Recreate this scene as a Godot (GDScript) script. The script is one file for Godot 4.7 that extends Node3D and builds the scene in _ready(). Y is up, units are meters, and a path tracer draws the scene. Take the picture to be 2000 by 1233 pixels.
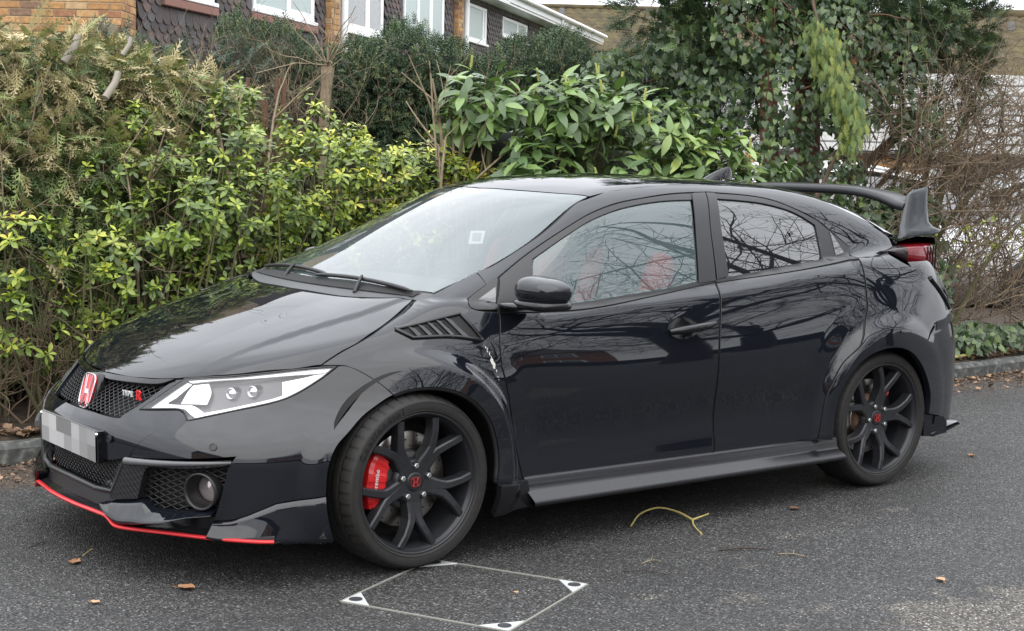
extends Node3D

# ---------------------------------------------------------------- materials and shared things
var M := {}
var taken := {}
var rng := RandomNumberGenerator.new()

func _ready() -> void:
	rng.seed = 77
	# camera, sky, light, exposure
	var cam := Camera3D.new()
	cam.name = "camera"
	cam.position = Vector3(-3.0061, 1.4999, 5.3449)
	cam.rotation = Vector3(-0.105985, -0.654246, 0.023549)
	cam.fov = 23.395
	cam.near = 0.05
	cam.far = 400.0
	add_child(cam)
	cam.current = true
	var env := Environment.new()
	env.background_mode = Environment.BG_SKY
	env.tonemap_mode = Environment.TONE_MAPPER_LINEAR
	env.tonemap_exposure = 1.5
	env.sdfgi_enabled = true
	env.ssao_enabled = true
	env.ssil_enabled = true
	env.sky = Sky.new()
	env.sky.sky_material = overcast_sky()
	env.background_energy_multiplier = 1.0
	var we := WorldEnvironment.new()
	we.name = "world_environment"
	we.environment = env
	add_child(we)
	var sun := DirectionalLight3D.new()
	sun.name = "sun"
	sun.light_energy = 0.35
	sun.light_angular_distance = 90.0
	sun.light_color = Color(1.0, 0.97, 0.93)
	sun.shadow_enabled = true
	add_child(sun)
	sun.look_at_from_position(Vector3(-4, 12, 7), Vector3(1, 0, 0))
	make_materials()
	build_ground()
	build_terrace()
	build_street()
	build_plants()
	build_car()
	build_litter()

func overcast_sky() -> PanoramaSkyMaterial:
	var nz := FastNoiseLite.new()
	nz.seed = 5
	nz.frequency = 1.6
	nz.fractal_octaves = 4
	var im := Image.create_empty(512, 256, false, Image.FORMAT_RGBF)
	for j in 256:
		var el := (0.5 - (j + 0.5) / 256.0) * PI
		for i in 512:
			var az := (i + 0.5) / 512.0 * TAU
			var d := Vector3(cos(el) * cos(az), sin(el), cos(el) * sin(az))
			var l := 1.12 + 0.9 * maxf(d.y, 0.0)
			l *= 1.0 + 0.16 * nz.get_noise_3d(d.x * 2.0, d.y * 4.0, d.z * 2.0)
			if d.y < 0.0:
				l = 0.5
			im.set_pixel(i, j, Color(l * 0.972, l, l * 1.05))
	var m := PanoramaSkyMaterial.new()
	m.panorama = ImageTexture.create_from_image(im)
	return m

# ---------------------------------------------------------------- naming, tagging
func numbered(n: String) -> String:
	if not taken.has(n):
		taken[n] = 0
		return n
	taken[n] += 1
	return "%s_%03d" % [n, taken[n]]

func tag(o: Node, label := "", category := "", group := "", kind := "") -> void:
	if label != "":
		o.set_meta("label", label)
	if category != "":
		o.set_meta("category", category)
	if group != "":
		o.set_meta("group", group)
	if kind != "":
		o.set_meta("kind", kind)

func thing(called: String, at := Vector3.ZERO, turn := 0.0) -> Node3D:
	var o := Node3D.new()
	o.name = numbered(called)
	add_child(o)
	o.position = at
	o.rotation.y = turn
	return o

func node(called: String, mesh: Mesh, mat: Material, parent: Node = null, xf := Transform3D()) -> MeshInstance3D:
	var o := MeshInstance3D.new()
	if parent == null:
		o.name = numbered(called)
		add_child(o)
	else:
		var key := str(parent.get_instance_id()) + called
		taken[key] = taken.get(key, -1) + 1
		o.name = called if taken[key] == 0 else "%s_%03d" % [called, taken[key]]
		parent.add_child(o, true)
	o.mesh = mesh
	if mat != null:
		o.material_override = mat
	o.transform = xf
	return o

# ---------------------------------------------------------------- mesh builder
class MB:
	var v := PackedVector3Array()
	var n := PackedVector3Array()
	var uv := PackedVector2Array()
	var c := PackedColorArray()
	var i := PackedInt32Array()
	var off := Vector3.ZERO

	func vert(p: Vector3, nn: Vector3, t := Vector2.ZERO) -> int:
		v.append(p - off)
		n.append(nn)
		uv.append(t)
		return v.size() - 1

	# a triangle turned so that its front goes with its normals
	func tri(a: int, b: int, d: int) -> void:
		var g := (v[b] - v[a]).cross(v[d] - v[a])
		if g.dot(n[a] + n[b] + n[d]) > 0.0:
			i.append(a)
			i.append(d)
			i.append(b)
		else:
			i.append(a)
			i.append(b)
			i.append(d)

	func quad(a: int, b: int, d: int, e: int) -> void:
		tri(a, b, d)
		tri(a, d, e)

	# flat faces; out = a point inside, so that the face looks away from it
	func face(pts: Array, inside: Vector3) -> void:
		var m := Vector3.ZERO
		for p: Vector3 in pts:
			m += p
		m /= pts.size()
		var g: Vector3 = (pts[1] - pts[0]).cross(pts[2] - pts[0])
		if g.length() < 1e-12:
			g = (pts[2] - pts[0]).cross(pts[pts.size() - 1] - pts[0])
		g = g.normalized()
		if g.dot(m - inside) < 0.0:
			g = -g
		var k := v.size()
		for p: Vector3 in pts:
			vert(p, g)
		for q in range(1, pts.size() - 1):
			tri(k, k + q, k + q + 1)

	func box(lo: Vector3, hi: Vector3, xf := Transform3D()) -> void:
		var q := []
		for a in 8:
			q.append(xf * Vector3(hi.x if a & 1 else lo.x, hi.y if a & 2 else lo.y, hi.z if a & 4 else lo.z))
		var m := xf * ((lo + hi) * 0.5)
		for f: Array in [[0, 1, 3, 2], [4, 5, 7, 6], [0, 1, 5, 4], [2, 3, 7, 6], [0, 2, 6, 4], [1, 3, 7, 5]]:
			face([q[f[0]], q[f[1]], q[f[2]], q[f[3]]], m)

	# a box whose edges are cut back by b
	func chamfer(lo: Vector3, hi: Vector3, b: float, xf := Transform3D()) -> void:
		var m := xf * ((lo + hi) * 0.5)
		var cc := func(sx: int, sy: int, sz: int, ax: int) -> Vector3:
			var p := Vector3(hi.x if sx else lo.x, hi.y if sy else lo.y, hi.z if sz else lo.z)
			var s := Vector3(-1 if sx else 1, -1 if sy else 1, -1 if sz else 1) * b
			s[ax] = 0.0
			return xf * (p + s)
		for ax in 3:
			for s in 2:
				var q := []
				for k: Array in [[0, 0], [1, 0], [1, 1], [0, 1]]:
					var t := [k[0], k[0], k[0]]
					t[ax] = s
					t[(ax + 1) % 3] = k[0]
					t[(ax + 2) % 3] = k[1]
					q.append((cc as Callable).call(t[0], t[1], t[2], ax))
				face(q, m)
		for ax in 3:
			var a1 := (ax + 1) % 3
			var a2 := (ax + 2) % 3
			for s1 in 2:
				for s2 in 2:
					var q := []
					for e in 2:
						var t := [0, 0, 0]
						t[ax] = e
						t[a1] = s1
						t[a2] = s2
						var p1: Vector3 = (cc as Callable).call(t[0], t[1], t[2], a1)
						var p2: Vector3 = (cc as Callable).call(t[0], t[1], t[2], a2)
						if e == 0:
							q.append(p1)
							q.append(p2)
						else:
							q.append(p2)
							q.append(p1)
					face(q, m)
		for k in 8:
			face([(cc as Callable).call(k & 1, (k >> 1) & 1, (k >> 2) & 1, 0), (cc as Callable).call(k & 1, (k >> 1) & 1, (k >> 2) & 1, 1), (cc as Callable).call(k & 1, (k >> 1) & 1, (k >> 2) & 1, 2)], m)

	# a tube through points with a radius at each
	func tube(pts: PackedVector3Array, rad: PackedFloat32Array, sides := 6, caps := true) -> void:
		var k0 := v.size()
		var up := Vector3.UP
		var cnt := pts.size()
		for a in cnt:
			var d := (pts[mini(a + 1, cnt - 1)] - pts[maxi(a - 1, 0)]).normalized()
			if absf(d.dot(up)) > 0.95:
				up = Vector3.RIGHT if absf(d.x) < 0.8 else Vector3.BACK
			var s := d.cross(up).normalized()
			var t := s.cross(d)
			up = t
			for b in sides:
				var w := TAU * b / sides
				var o := s * cos(w) + t * sin(w)
				vert(pts[a] + o * rad[a], o, Vector2(float(b) / sides, a))
		for a in cnt - 1:
			for b in sides:
				var p := k0 + a * sides + b
				var q := k0 + a * sides + (b + 1) % sides
				tri(p, p + sides, q)
				tri(q, p + sides, q + sides)
		if caps:
			for e: int in [0, cnt - 1]:
				var d := (pts[0] - pts[1]).normalized() if e == 0 else (pts[cnt - 1] - pts[cnt - 2]).normalized()
				var k := v.size()
				for b in sides:
					vert(v[k0 + e * sides + b] + off, d)
				for b in range(1, sides - 1):
					tri(k, k + b, k + b + 1)

	# turned about the z axis: profile of (radius, z), smooth unless a point is given twice
	func lathe(prof: PackedVector2Array, seg: int, xf := Transform3D(), from := 0.0, to := TAU) -> void:
		for a in prof.size() - 1:
			var d := prof[a + 1] - prof[a]
			if d.length() < 1e-6:
				continue
			var na := Vector2(-d.y, d.x).normalized()
			var n0 := na
			var n1 := na
			if a > 0 and prof[a].distance_to(prof[a - 1]) > 1e-6:
				var e := prof[a] - prof[a - 1]
				n0 = (na + Vector2(-e.y, e.x).normalized()).normalized()
			if a + 2 < prof.size() and prof[a + 2].distance_to(prof[a + 1]) > 1e-6:
				var e := prof[a + 2] - prof[a + 1]
				n1 = (na + Vector2(-e.y, e.x).normalized()).normalized()
			var k := v.size()
			for s in seg + 1:
				var w := from + (to - from) * s / seg
				var o := Vector3(cos(w), sin(w), 0)
				vert(xf * (o * prof[a].x + Vector3(0, 0, prof[a].y)), xf.basis * (o * n0.x + Vector3(0, 0, n0.y)), Vector2(float(s) / seg, 0))
				vert(xf * (o * prof[a + 1].x + Vector3(0, 0, prof[a + 1].y)), xf.basis * (o * n1.x + Vector3(0, 0, n1.y)), Vector2(float(s) / seg, 1))
			for s in seg:
				quad(k + s * 2, k + s * 2 + 1, k + s * 2 + 3, k + s * 2 + 2)

	# a rounded block: superellipsoid
	func blob(mid: Vector3, r: Vector3, e1: float, e2: float, seg := 20, xf := Transform3D()) -> void:
		var k := v.size()
		var rows := seg / 2
		for a in rows + 1:
			var la := -PI / 2 + PI * a / rows
			for b in seg + 1:
				var lo := -PI + TAU * b / seg
				var p := Vector3(spow(cos(la), e1) * spow(cos(lo), e2), spow(sin(la), e1), spow(cos(la), e1) * spow(sin(lo), e2))
				var q := Vector3(spow(cos(la), 2 - e1) * spow(cos(lo), 2 - e2) / r.x, spow(sin(la), 2 - e1) / r.y, spow(cos(la), 2 - e1) * spow(sin(lo), 2 - e2) / r.z)
				if a == 0 or a == rows:
					q = Vector3(0, 1 if a else -1, 0)
				vert(xf * (mid + p * r), (xf.basis * q).normalized())
		for a in rows:
			for b in seg:
				var p := k + a * (seg + 1) + b
				quad(p, p + 1, p + seg + 2, p + seg + 1)

	static func spow(x: float, e: float) -> float:
		return signf(x) * pow(absf(x), e)

	# a flat outline given thickness: poly in the plane of ex and ey, from depth z0 to z1 along ez
	func prism(poly: PackedVector2Array, xf: Transform3D, z0: float, z1: float, bevel := 0.0) -> void:
		var ids := Geometry2D.triangulate_polygon(poly)
		var cap := poly
		if bevel > 0.0:
			var inn := Geometry2D.offset_polygon(poly, -bevel)
			if inn.size() > 0 and inn[0].size() == poly.size():
				cap = inn[0]
				var best := 0
				for s in cap.size():
					if cap[s].distance_to(poly[0]) < cap[best].distance_to(poly[0]):
						best = s
				var turned := PackedVector2Array()
				for s in cap.size():
					turned.append(cap[(best + s) % cap.size()])
				cap = turned
				if Geometry2D.is_polygon_clockwise(cap) != Geometry2D.is_polygon_clockwise(poly) or cap[1].distance_to(poly[1]) > bevel * 8.0:
					cap = poly
		var ez := xf.basis.z.normalized()
		for top in 2:
			var k := v.size()
			var src := cap if top else poly
			for p in src:
				vert(xf * Vector3(p.x, p.y, z1 if top else z0), ez * (1 if top else -1))
			var idt := ids if not top else Geometry2D.triangulate_polygon(src)
			for t in range(0, idt.size(), 3):
				tri(k + idt[t], k + idt[t + 1], k + idt[t + 2])
		var cw := Geometry2D.is_polygon_clockwise(poly)
		var zb := z1 - (bevel if cap != poly else 0.0) * signf(z1 - z0)
		for a in poly.size():
			var b := (a + 1) % poly.size()
			var d := (poly[b] - poly[a]).normalized()
			var o2 := Vector2(-d.y, d.x) if cw else Vector2(d.y, -d.x)
			var o := (xf.basis * Vector3(o2.x, o2.y, 0)).normalized()
			quad(vert(xf * Vector3(poly[a].x, poly[a].y, z0), o), vert(xf * Vector3(poly[b].x, poly[b].y, z0), o), vert(xf * Vector3(poly[b].x, poly[b].y, zb), o), vert(xf * Vector3(poly[a].x, poly[a].y, zb), o))
			if cap != poly:
				var o3 := (o + ez * signf(z1 - z0)).normalized()
				quad(vert(xf * Vector3(poly[a].x, poly[a].y, zb), o3), vert(xf * Vector3(poly[b].x, poly[b].y, zb), o3), vert(xf * Vector3(cap[b].x, cap[b].y, z1), o3), vert(xf * Vector3(cap[a].x, cap[a].y, z1), o3))

	func mirrored() -> MB:
		var o := MB.new()
		for p in v:
			o.v.append(Vector3(p.x, p.y, -p.z))
		for p in n:
			o.n.append(Vector3(p.x, p.y, -p.z))
		o.uv = uv
		o.i = i.duplicate()
		for t in range(0, i.size(), 3):
			o.i[t + 1] = i[t + 2]
			o.i[t + 2] = i[t + 1]
		return o

	func mesh() -> ArrayMesh:
		var a := []
		a.resize(Mesh.ARRAY_MAX)
		a[Mesh.ARRAY_VERTEX] = v
		a[Mesh.ARRAY_NORMAL] = n
		a[Mesh.ARRAY_TEX_UV] = uv
		if c.size() == v.size() and c.size() > 0:
			a[Mesh.ARRAY_COLOR] = c
		a[Mesh.ARRAY_INDEX] = i
		var m := ArrayMesh.new()
		m.add_surface_from_arrays(Mesh.PRIMITIVE_TRIANGLES, a)
		return m

func lin(r: float, g: float, b: float) -> Color:
	return Color(r, g, b).linear_to_srgb()

func mat(called: String, r: float, g: float, b: float, rough := 0.6, metal := 0.0) -> StandardMaterial3D:
	var m := StandardMaterial3D.new()
	m.resource_name = called
	m.albedo_color = lin(r, g, b)
	m.roughness = rough
	m.metallic = metal
	M[called] = m
	return m

func noise_tex(freq: float, oct: int, seed_: int, lo: Color, hi: Color, size := 512, normal := false, bump := 4.0) -> NoiseTexture2D:
	var nz := FastNoiseLite.new()
	nz.seed = seed_
	nz.frequency = freq
	nz.fractal_octaves = oct
	var t := NoiseTexture2D.new()
	t.width = size
	t.height = size
	t.seamless = true
	t.noise = nz
	if normal:
		t.as_normal_map = true
		t.bump_strength = bump
	else:
		var g := Gradient.new()
		g.set_color(0, lo)
		g.set_color(1, hi)
		t.color_ramp = g
	return t
func make_materials() -> void:
	var p := mat("paint", 0.0058, 0.0070, 0.0105, 0.035)
	# thin road film: roughness varies in soft patches
	p.roughness = 1.0
	p.roughness_texture = noise_tex(0.012, 4, 3, Color(0.004, 0.004, 0.004), Color(0.030, 0.030, 0.030), 256)
	p.roughness_texture_channel = BaseMaterial3D.TEXTURE_CHANNEL_RED
	p.uv1_triplanar = true
	p.uv1_world_triplanar = true
	p.uv1_scale = Vector3(0.9, 0.9, 0.9)
	p.metallic_specular = 0.57
	mat("paint_dull", 0.012, 0.012, 0.014, 0.16)
	mat("paint_sky_pale", 0.035, 0.038, 0.043, 0.12)  # black paint lightened to stand in for the sky it reflects
	mat("gloss", 0.006, 0.006, 0.007, 0.06)
	mat("satin", 0.014, 0.014, 0.016, 0.32)
	mat("trim", 0.012, 0.012, 0.013, 0.38)
	mat("grey_trim", 0.05, 0.052, 0.055, 0.45)
	mat("black", 0.004, 0.004, 0.004, 0.7)
	mat("well", 0.006, 0.006, 0.006, 0.9)
	mat("mesh", 0.012, 0.012, 0.013, 0.35)
	mat("mesh_bright", 0.03, 0.03, 0.032, 0.25)
	var cb := mat("carbon", 1, 1, 1, 0.28)
	var ci := Image.create_empty(64, 64, false, Image.FORMAT_RGB8)
	for y in 64:
		for x in 64:
			var k := ((x / 8) + (y / 8)) % 4
			ci.set_pixel(x, y, lin(0.028, 0.028, 0.03) if k < 2 else lin(0.006, 0.006, 0.007))
	cb.albedo_texture = ImageTexture.create_from_image(ci)
	cb.uv1_triplanar = true
	cb.uv1_scale = Vector3(22, 22, 22)
	mat("red", 0.55, 0.025, 0.03, 0.25)
	mat("badge_red", 0.50, 0.008, 0.014, 0.15)
	mat("emblem_red", 0.30, 0.02, 0.025, 0.45)
	mat("caliper", 0.50, 0.012, 0.014, 0.28)
	mat("seat_red", 0.26, 0.015, 0.02, 0.8)
	mat("white", 0.75, 0.75, 0.75, 0.5)
	mat("paper", 0.34, 0.37, 0.35, 0.8)
	mat("paper_dark", 0.12, 0.13, 0.13, 0.8)
	mat("pale_trim", 0.5, 0.5, 0.5, 0.4)
	mat("edge_sky_grey", 0.10, 0.10, 0.105, 0.22)  # reflected sky put into the colour of a black edge
	mat("dropping", 0.55, 0.54, 0.50, 0.8)
	mat("chrome", 0.75, 0.75, 0.77, 0.12, 1.0)
	mat("silver", 0.62, 0.62, 0.64, 0.22, 1.0)
	mat("lamp_white", 0.78, 0.78, 0.80, 0.2)
	mat("lamp_dark", 0.06, 0.06, 0.068, 0.25)
	mat("lens", 0.45, 0.40, 0.40, 0.1, 0.6)
	mat("lamp_red", 0.15, 0.007, 0.012, 0.06)
	mat("lamp_tip", 0.03, 0.02, 0.022, 0.06)
	mat("rim", 0.022, 0.023, 0.026, 0.34, 0.2)
	mat("nut", 0.45, 0.45, 0.46, 0.3, 0.9)
	mat("disc", 0.42, 0.40, 0.37, 0.30, 1.0)
	mat("disc_dark", 0.06, 0.06, 0.06, 0.5, 0.3)
	mat("rust", 0.10, 0.055, 0.035, 0.8)
	mat("cabin", 0.02, 0.02, 0.021, 0.8)
	var rb := mat("rubber", 0.0165, 0.0152, 0.0140, 0.68)
	rb.albedo_texture = noise_tex(0.03, 4, 8, Color(0.75, 0.74, 0.72), Color(1, 1, 1), 256)
	rb.uv1_triplanar = true
	rb.uv1_scale = Vector3(3, 3, 3)
	mat("rubber_letter", 0.0045, 0.0045, 0.0045, 0.5)
	var g := mat("glass", 0.115, 0.165, 0.17, 0.0)  # pale milky body colour stands in for part of the sky reflection
	g.albedo_color.a = 0.45
	g.metallic_specular = 0.707
	g.clearcoat_enabled = true
	g.clearcoat = 1.0
	g.clearcoat_roughness = 0.0
	g.transparency = BaseMaterial3D.TRANSPARENCY_ALPHA
	g = mat("glass_dark", 0.01, 0.011, 0.012, 0.01)
	g.metallic_specular = 0.707
	g.clearcoat_enabled = true
	g.clearcoat = 1.0
	g.clearcoat_roughness = 0.0
	g = mat("clear", 1, 1, 1, 0.0)
	g.albedo_color.a = 0.03
	g.transparency = BaseMaterial3D.TRANSPARENCY_ALPHA
	# the plate's blurred print: soft grey squares
	var pm := mat("plate", 1, 1, 1, 0.35)
	var pi := Image.create_empty(70, 16, false, Image.FORMAT_RGB8)
	var r := RandomNumberGenerator.new()
	r.seed = 31
	for y in 2:
		for x in 7:
			var tone := r.randf_range(0.15, 0.5)
			pi.fill_rect(Rect2i(x * 10, y * 8, 10, 8), lin(tone, tone, tone))
	pi.fill_rect(Rect2i(0, 0, 10, 8), lin(0.42, 0.42, 0.40))
	pm.albedo_texture = ImageTexture.create_from_image(pi)
	pm.texture_filter = BaseMaterial3D.TEXTURE_FILTER_NEAREST
	scenery_materials()
# ---------------------------------------------------------------- scenery
func speckle(seed_: int, cell: float, stops: Array, size := 512) -> NoiseTexture2D:
	var nz := FastNoiseLite.new()
	nz.seed = seed_
	nz.noise_type = FastNoiseLite.TYPE_CELLULAR
	nz.cellular_return_type = FastNoiseLite.RETURN_CELL_VALUE
	nz.frequency = cell
	nz.fractal_type = FastNoiseLite.FRACTAL_NONE
	var t := NoiseTexture2D.new()
	t.width = size
	t.height = size
	t.seamless = true
	t.seamless_blend_skirt = 0.08
	t.normalize = true
	t.noise = nz
	var g := Gradient.new()
	g.interpolation_mode = Gradient.GRADIENT_INTERPOLATE_LINEAR
	var off := PackedFloat32Array()
	var col := PackedColorArray()
	for s: Array in stops:
		off.append(s[0])
		col.append(s[1])
	g.offsets = off
	g.colors = col
	t.color_ramp = g
	return t

func grey(v: float) -> Color:
	return lin(v, v * 0.985, v * 0.97)

func scenery_materials() -> void:
	var a := mat("asphalt", 1, 1, 1, 0.62)
	a.albedo_texture = speckle(4, 0.115, [[0.0, grey(0.022)], [0.28, grey(0.066)], [0.6, grey(0.13)], [0.84, grey(0.24)], [0.97, grey(0.42)], [1.0, grey(0.9)]], 1024)
	a.vertex_color_use_as_albedo = true
	a.uv1_scale = Vector3(1, 1, 1) / 0.76
	var nz := FastNoiseLite.new()
	nz.seed = 4
	nz.noise_type = FastNoiseLite.TYPE_CELLULAR
	nz.cellular_return_type = FastNoiseLite.RETURN_DISTANCE
	nz.frequency = 0.105
	nz.fractal_type = FastNoiseLite.FRACTAL_NONE
	var nt := NoiseTexture2D.new()
	nt.width = 1024
	nt.height = 1024
	nt.seamless = true
	nt.noise = nz
	nt.as_normal_map = true
	nt.bump_strength = 9.0
	a.normal_enabled = true
	a.normal_texture = nt
	a.normal_scale = 1.0
	var k := mat("kerb", 1, 1, 1, 0.85)
	k.albedo_texture = noise_tex(0.018, 5, 12, lin(0.035, 0.037, 0.036), lin(0.26, 0.26, 0.24), 512)
	(k.albedo_texture as NoiseTexture2D).color_ramp.add_point(0.55, lin(0.075, 0.078, 0.074))
	k.uv1_triplanar = true
	k.uv1_world_triplanar = true
	k.uv1_scale = Vector3(1.6, 1.6, 1.6)
	var s := mat("soil", 1, 1, 1, 0.95)
	s.albedo_texture = noise_tex(0.03, 5, 6, lin(0.012, 0.009, 0.006), lin(0.085, 0.055, 0.032), 512)
	s.uv1_triplanar = true
	s.uv1_world_triplanar = true
	var g := mat("grass", 1, 1, 1, 0.9)
	g.albedo_texture = noise_tex(0.04, 5, 7, lin(0.015, 0.028, 0.008), lin(0.07, 0.11, 0.03), 256)
	g.uv1_triplanar = true
	g.uv1_world_triplanar = true
	mat("steel_line", 0.22, 0.215, 0.19, 0.7)
	mat("corner_white", 0.44, 0.46, 0.45, 0.6)
	mat("cap_dark", 0.03, 0.03, 0.035, 0.6)
	mat("silt", 0.16, 0.145, 0.12, 0.9)
	for q: Array in [[0.58, 0.33, 0.14], [0.64, 0.39, 0.18], [0.52, 0.29, 0.125], [0.44, 0.22, 0.12], [0.60, 0.42, 0.23], [0.30, 0.19, 0.13]]:
		var b := mat("brick%d" % (M.size()), q[0], q[1], q[2], 0.9)
		bricks.append(b)
		b.albedo_texture = noise_tex(0.05, 4, 20 + bricks.size(), Color(0.72, 0.70, 0.68), Color(1, 1, 1), 128)
		b.uv1_triplanar = true
		b.uv1_world_triplanar = true
		b.uv1_scale = Vector3(3, 3, 3)
	mat("mortar", 0.36, 0.28, 0.19, 0.95)
	for q: Array in [[0.042, 0.033, 0.034], [0.055, 0.041, 0.041], [0.075, 0.055, 0.050], [0.105, 0.066, 0.055], [0.066, 0.062, 0.066]]:
		tile_mats.append(mat("tile%d" % M.size(), q[0], q[1], q[2], 0.7))
	mat("upvc", 0.82, 0.83, 0.84, 0.3)
	mat("pane", 0.20, 0.24, 0.235, 0.05)
	mat("pane_frosted", 0.36, 0.43, 0.42, 0.3)
	var wg := mat("window_glass", 0.3, 0.33, 0.33, 0.0)
	wg.albedo_color.a = 0.10
	wg.transparency = BaseMaterial3D.TRANSPARENCY_ALPHA
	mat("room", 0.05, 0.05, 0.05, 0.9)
	mat("blind", 0.60, 0.60, 0.56, 0.7)
	mat("sill_red", 0.24, 0.125, 0.10, 0.85)
	mat("render_white", 0.62, 0.62, 0.60, 0.85)
	var rt := mat("roof_moss", 1, 1, 1, 0.9)
	rt.albedo_texture = noise_tex(0.02, 5, 15, lin(0.035, 0.026, 0.018), lin(0.13, 0.105, 0.038), 256)
	rt.uv1_triplanar = true
	rt.uv1_world_triplanar = true
	rt.uv1_scale = Vector3(0.5, 0.5, 0.5)
	mat("lead", 0.16, 0.165, 0.17, 0.6)
	mat("car_white", 0.80, 0.80, 0.80, 0.12)
	mat("car_silver", 0.45, 0.50, 0.52, 0.2, 0.4)
	# plants
	for q: Array in [["leaf_deep", 0.034, 0.062, 0.014], ["leaf_mid", 0.095, 0.15, 0.026], ["leaf_light", 0.2, 0.27, 0.04], ["leaf_lime", 0.36, 0.42, 0.06], ["leaf_yellow", 0.55, 0.5, 0.08], ["laurel_deep", 0.065, 0.11, 0.042], ["laurel_mid", 0.17, 0.26, 0.085], ["laurel_lime", 0.36, 0.44, 0.11], ["ivy_deep", 0.03, 0.055, 0.022], ["ivy_mid", 0.055, 0.095, 0.034], ["ivy_light", 0.13, 0.185, 0.06]]:
		var m := mat(q[0], q[1], q[2], q[3], 0.36)
		m.backlight_enabled = true
		m.backlight = lin(q[1] * 1.3, q[2] * 1.3, q[3] * 0.8)
	var f := mat("foliage", 1, 1, 1, 0.55)
	f.vertex_color_use_as_albedo = true
	f.backlight_enabled = true
	f.backlight = lin(0.10, 0.13, 0.05)
	var f2 := mat("glossy_foliage", 1, 1, 1, 0.36)
	f2.vertex_color_use_as_albedo = true
	f2.backlight_enabled = true
	f2.backlight = lin(0.12, 0.16, 0.05)
	var bk := mat("bark", 1, 1, 1, 0.9)
	bk.albedo_texture = noise_tex(0.04, 5, 17, lin(0.045, 0.030, 0.020), lin(0.19, 0.125, 0.08), 256)
	bk.uv1_triplanar = true
	bk.uv1_scale = Vector3(4, 1, 4)
	mat("bark_green", 0.10, 0.095, 0.045, 0.9)
	mat("bark_red", 0.14, 0.075, 0.045, 0.9)
	mat("twig", 0.16, 0.115, 0.075, 0.85)
	var tp := mat("twig_pale", 1, 1, 1, 0.85)
	tp.albedo_texture = noise_tex(0.05, 4, 33, lin(0.13, 0.10, 0.065), lin(0.38, 0.30, 0.20), 128)
	tp.uv1_triplanar = true
	tp.uv1_scale = Vector3(5, 2, 5)
	mat("twig_dark", 0.045, 0.032, 0.024, 0.9)
	mat("cut_wood", 0.27, 0.245, 0.20, 0.85)
	mat("bare_bark", 0.028, 0.024, 0.021, 0.95)
	mat("dead_leaf", 0.30, 0.15, 0.075, 0.8)
	mat("dead_leaf_pale", 0.42, 0.26, 0.15, 0.8)
	mat("dead_leaf_dark", 0.13, 0.065, 0.04, 0.85)
	mat("spike_yellow", 0.46, 0.48, 0.14, 0.6)
	mat("twig_yellow", 0.36, 0.30, 0.10, 0.7)
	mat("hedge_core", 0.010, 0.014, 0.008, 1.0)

var bricks := []
var tile_mats := []

func kerb_z(x: float) -> float:
	return ramp(x, PackedFloat64Array([-40, -4, 0, 3, 5.8, 7, 10, 60]), PackedFloat64Array([-3.6, -1.80, -1.56, -1.31, -1.10, -1.14, -1.30, -4.0]))

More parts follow.
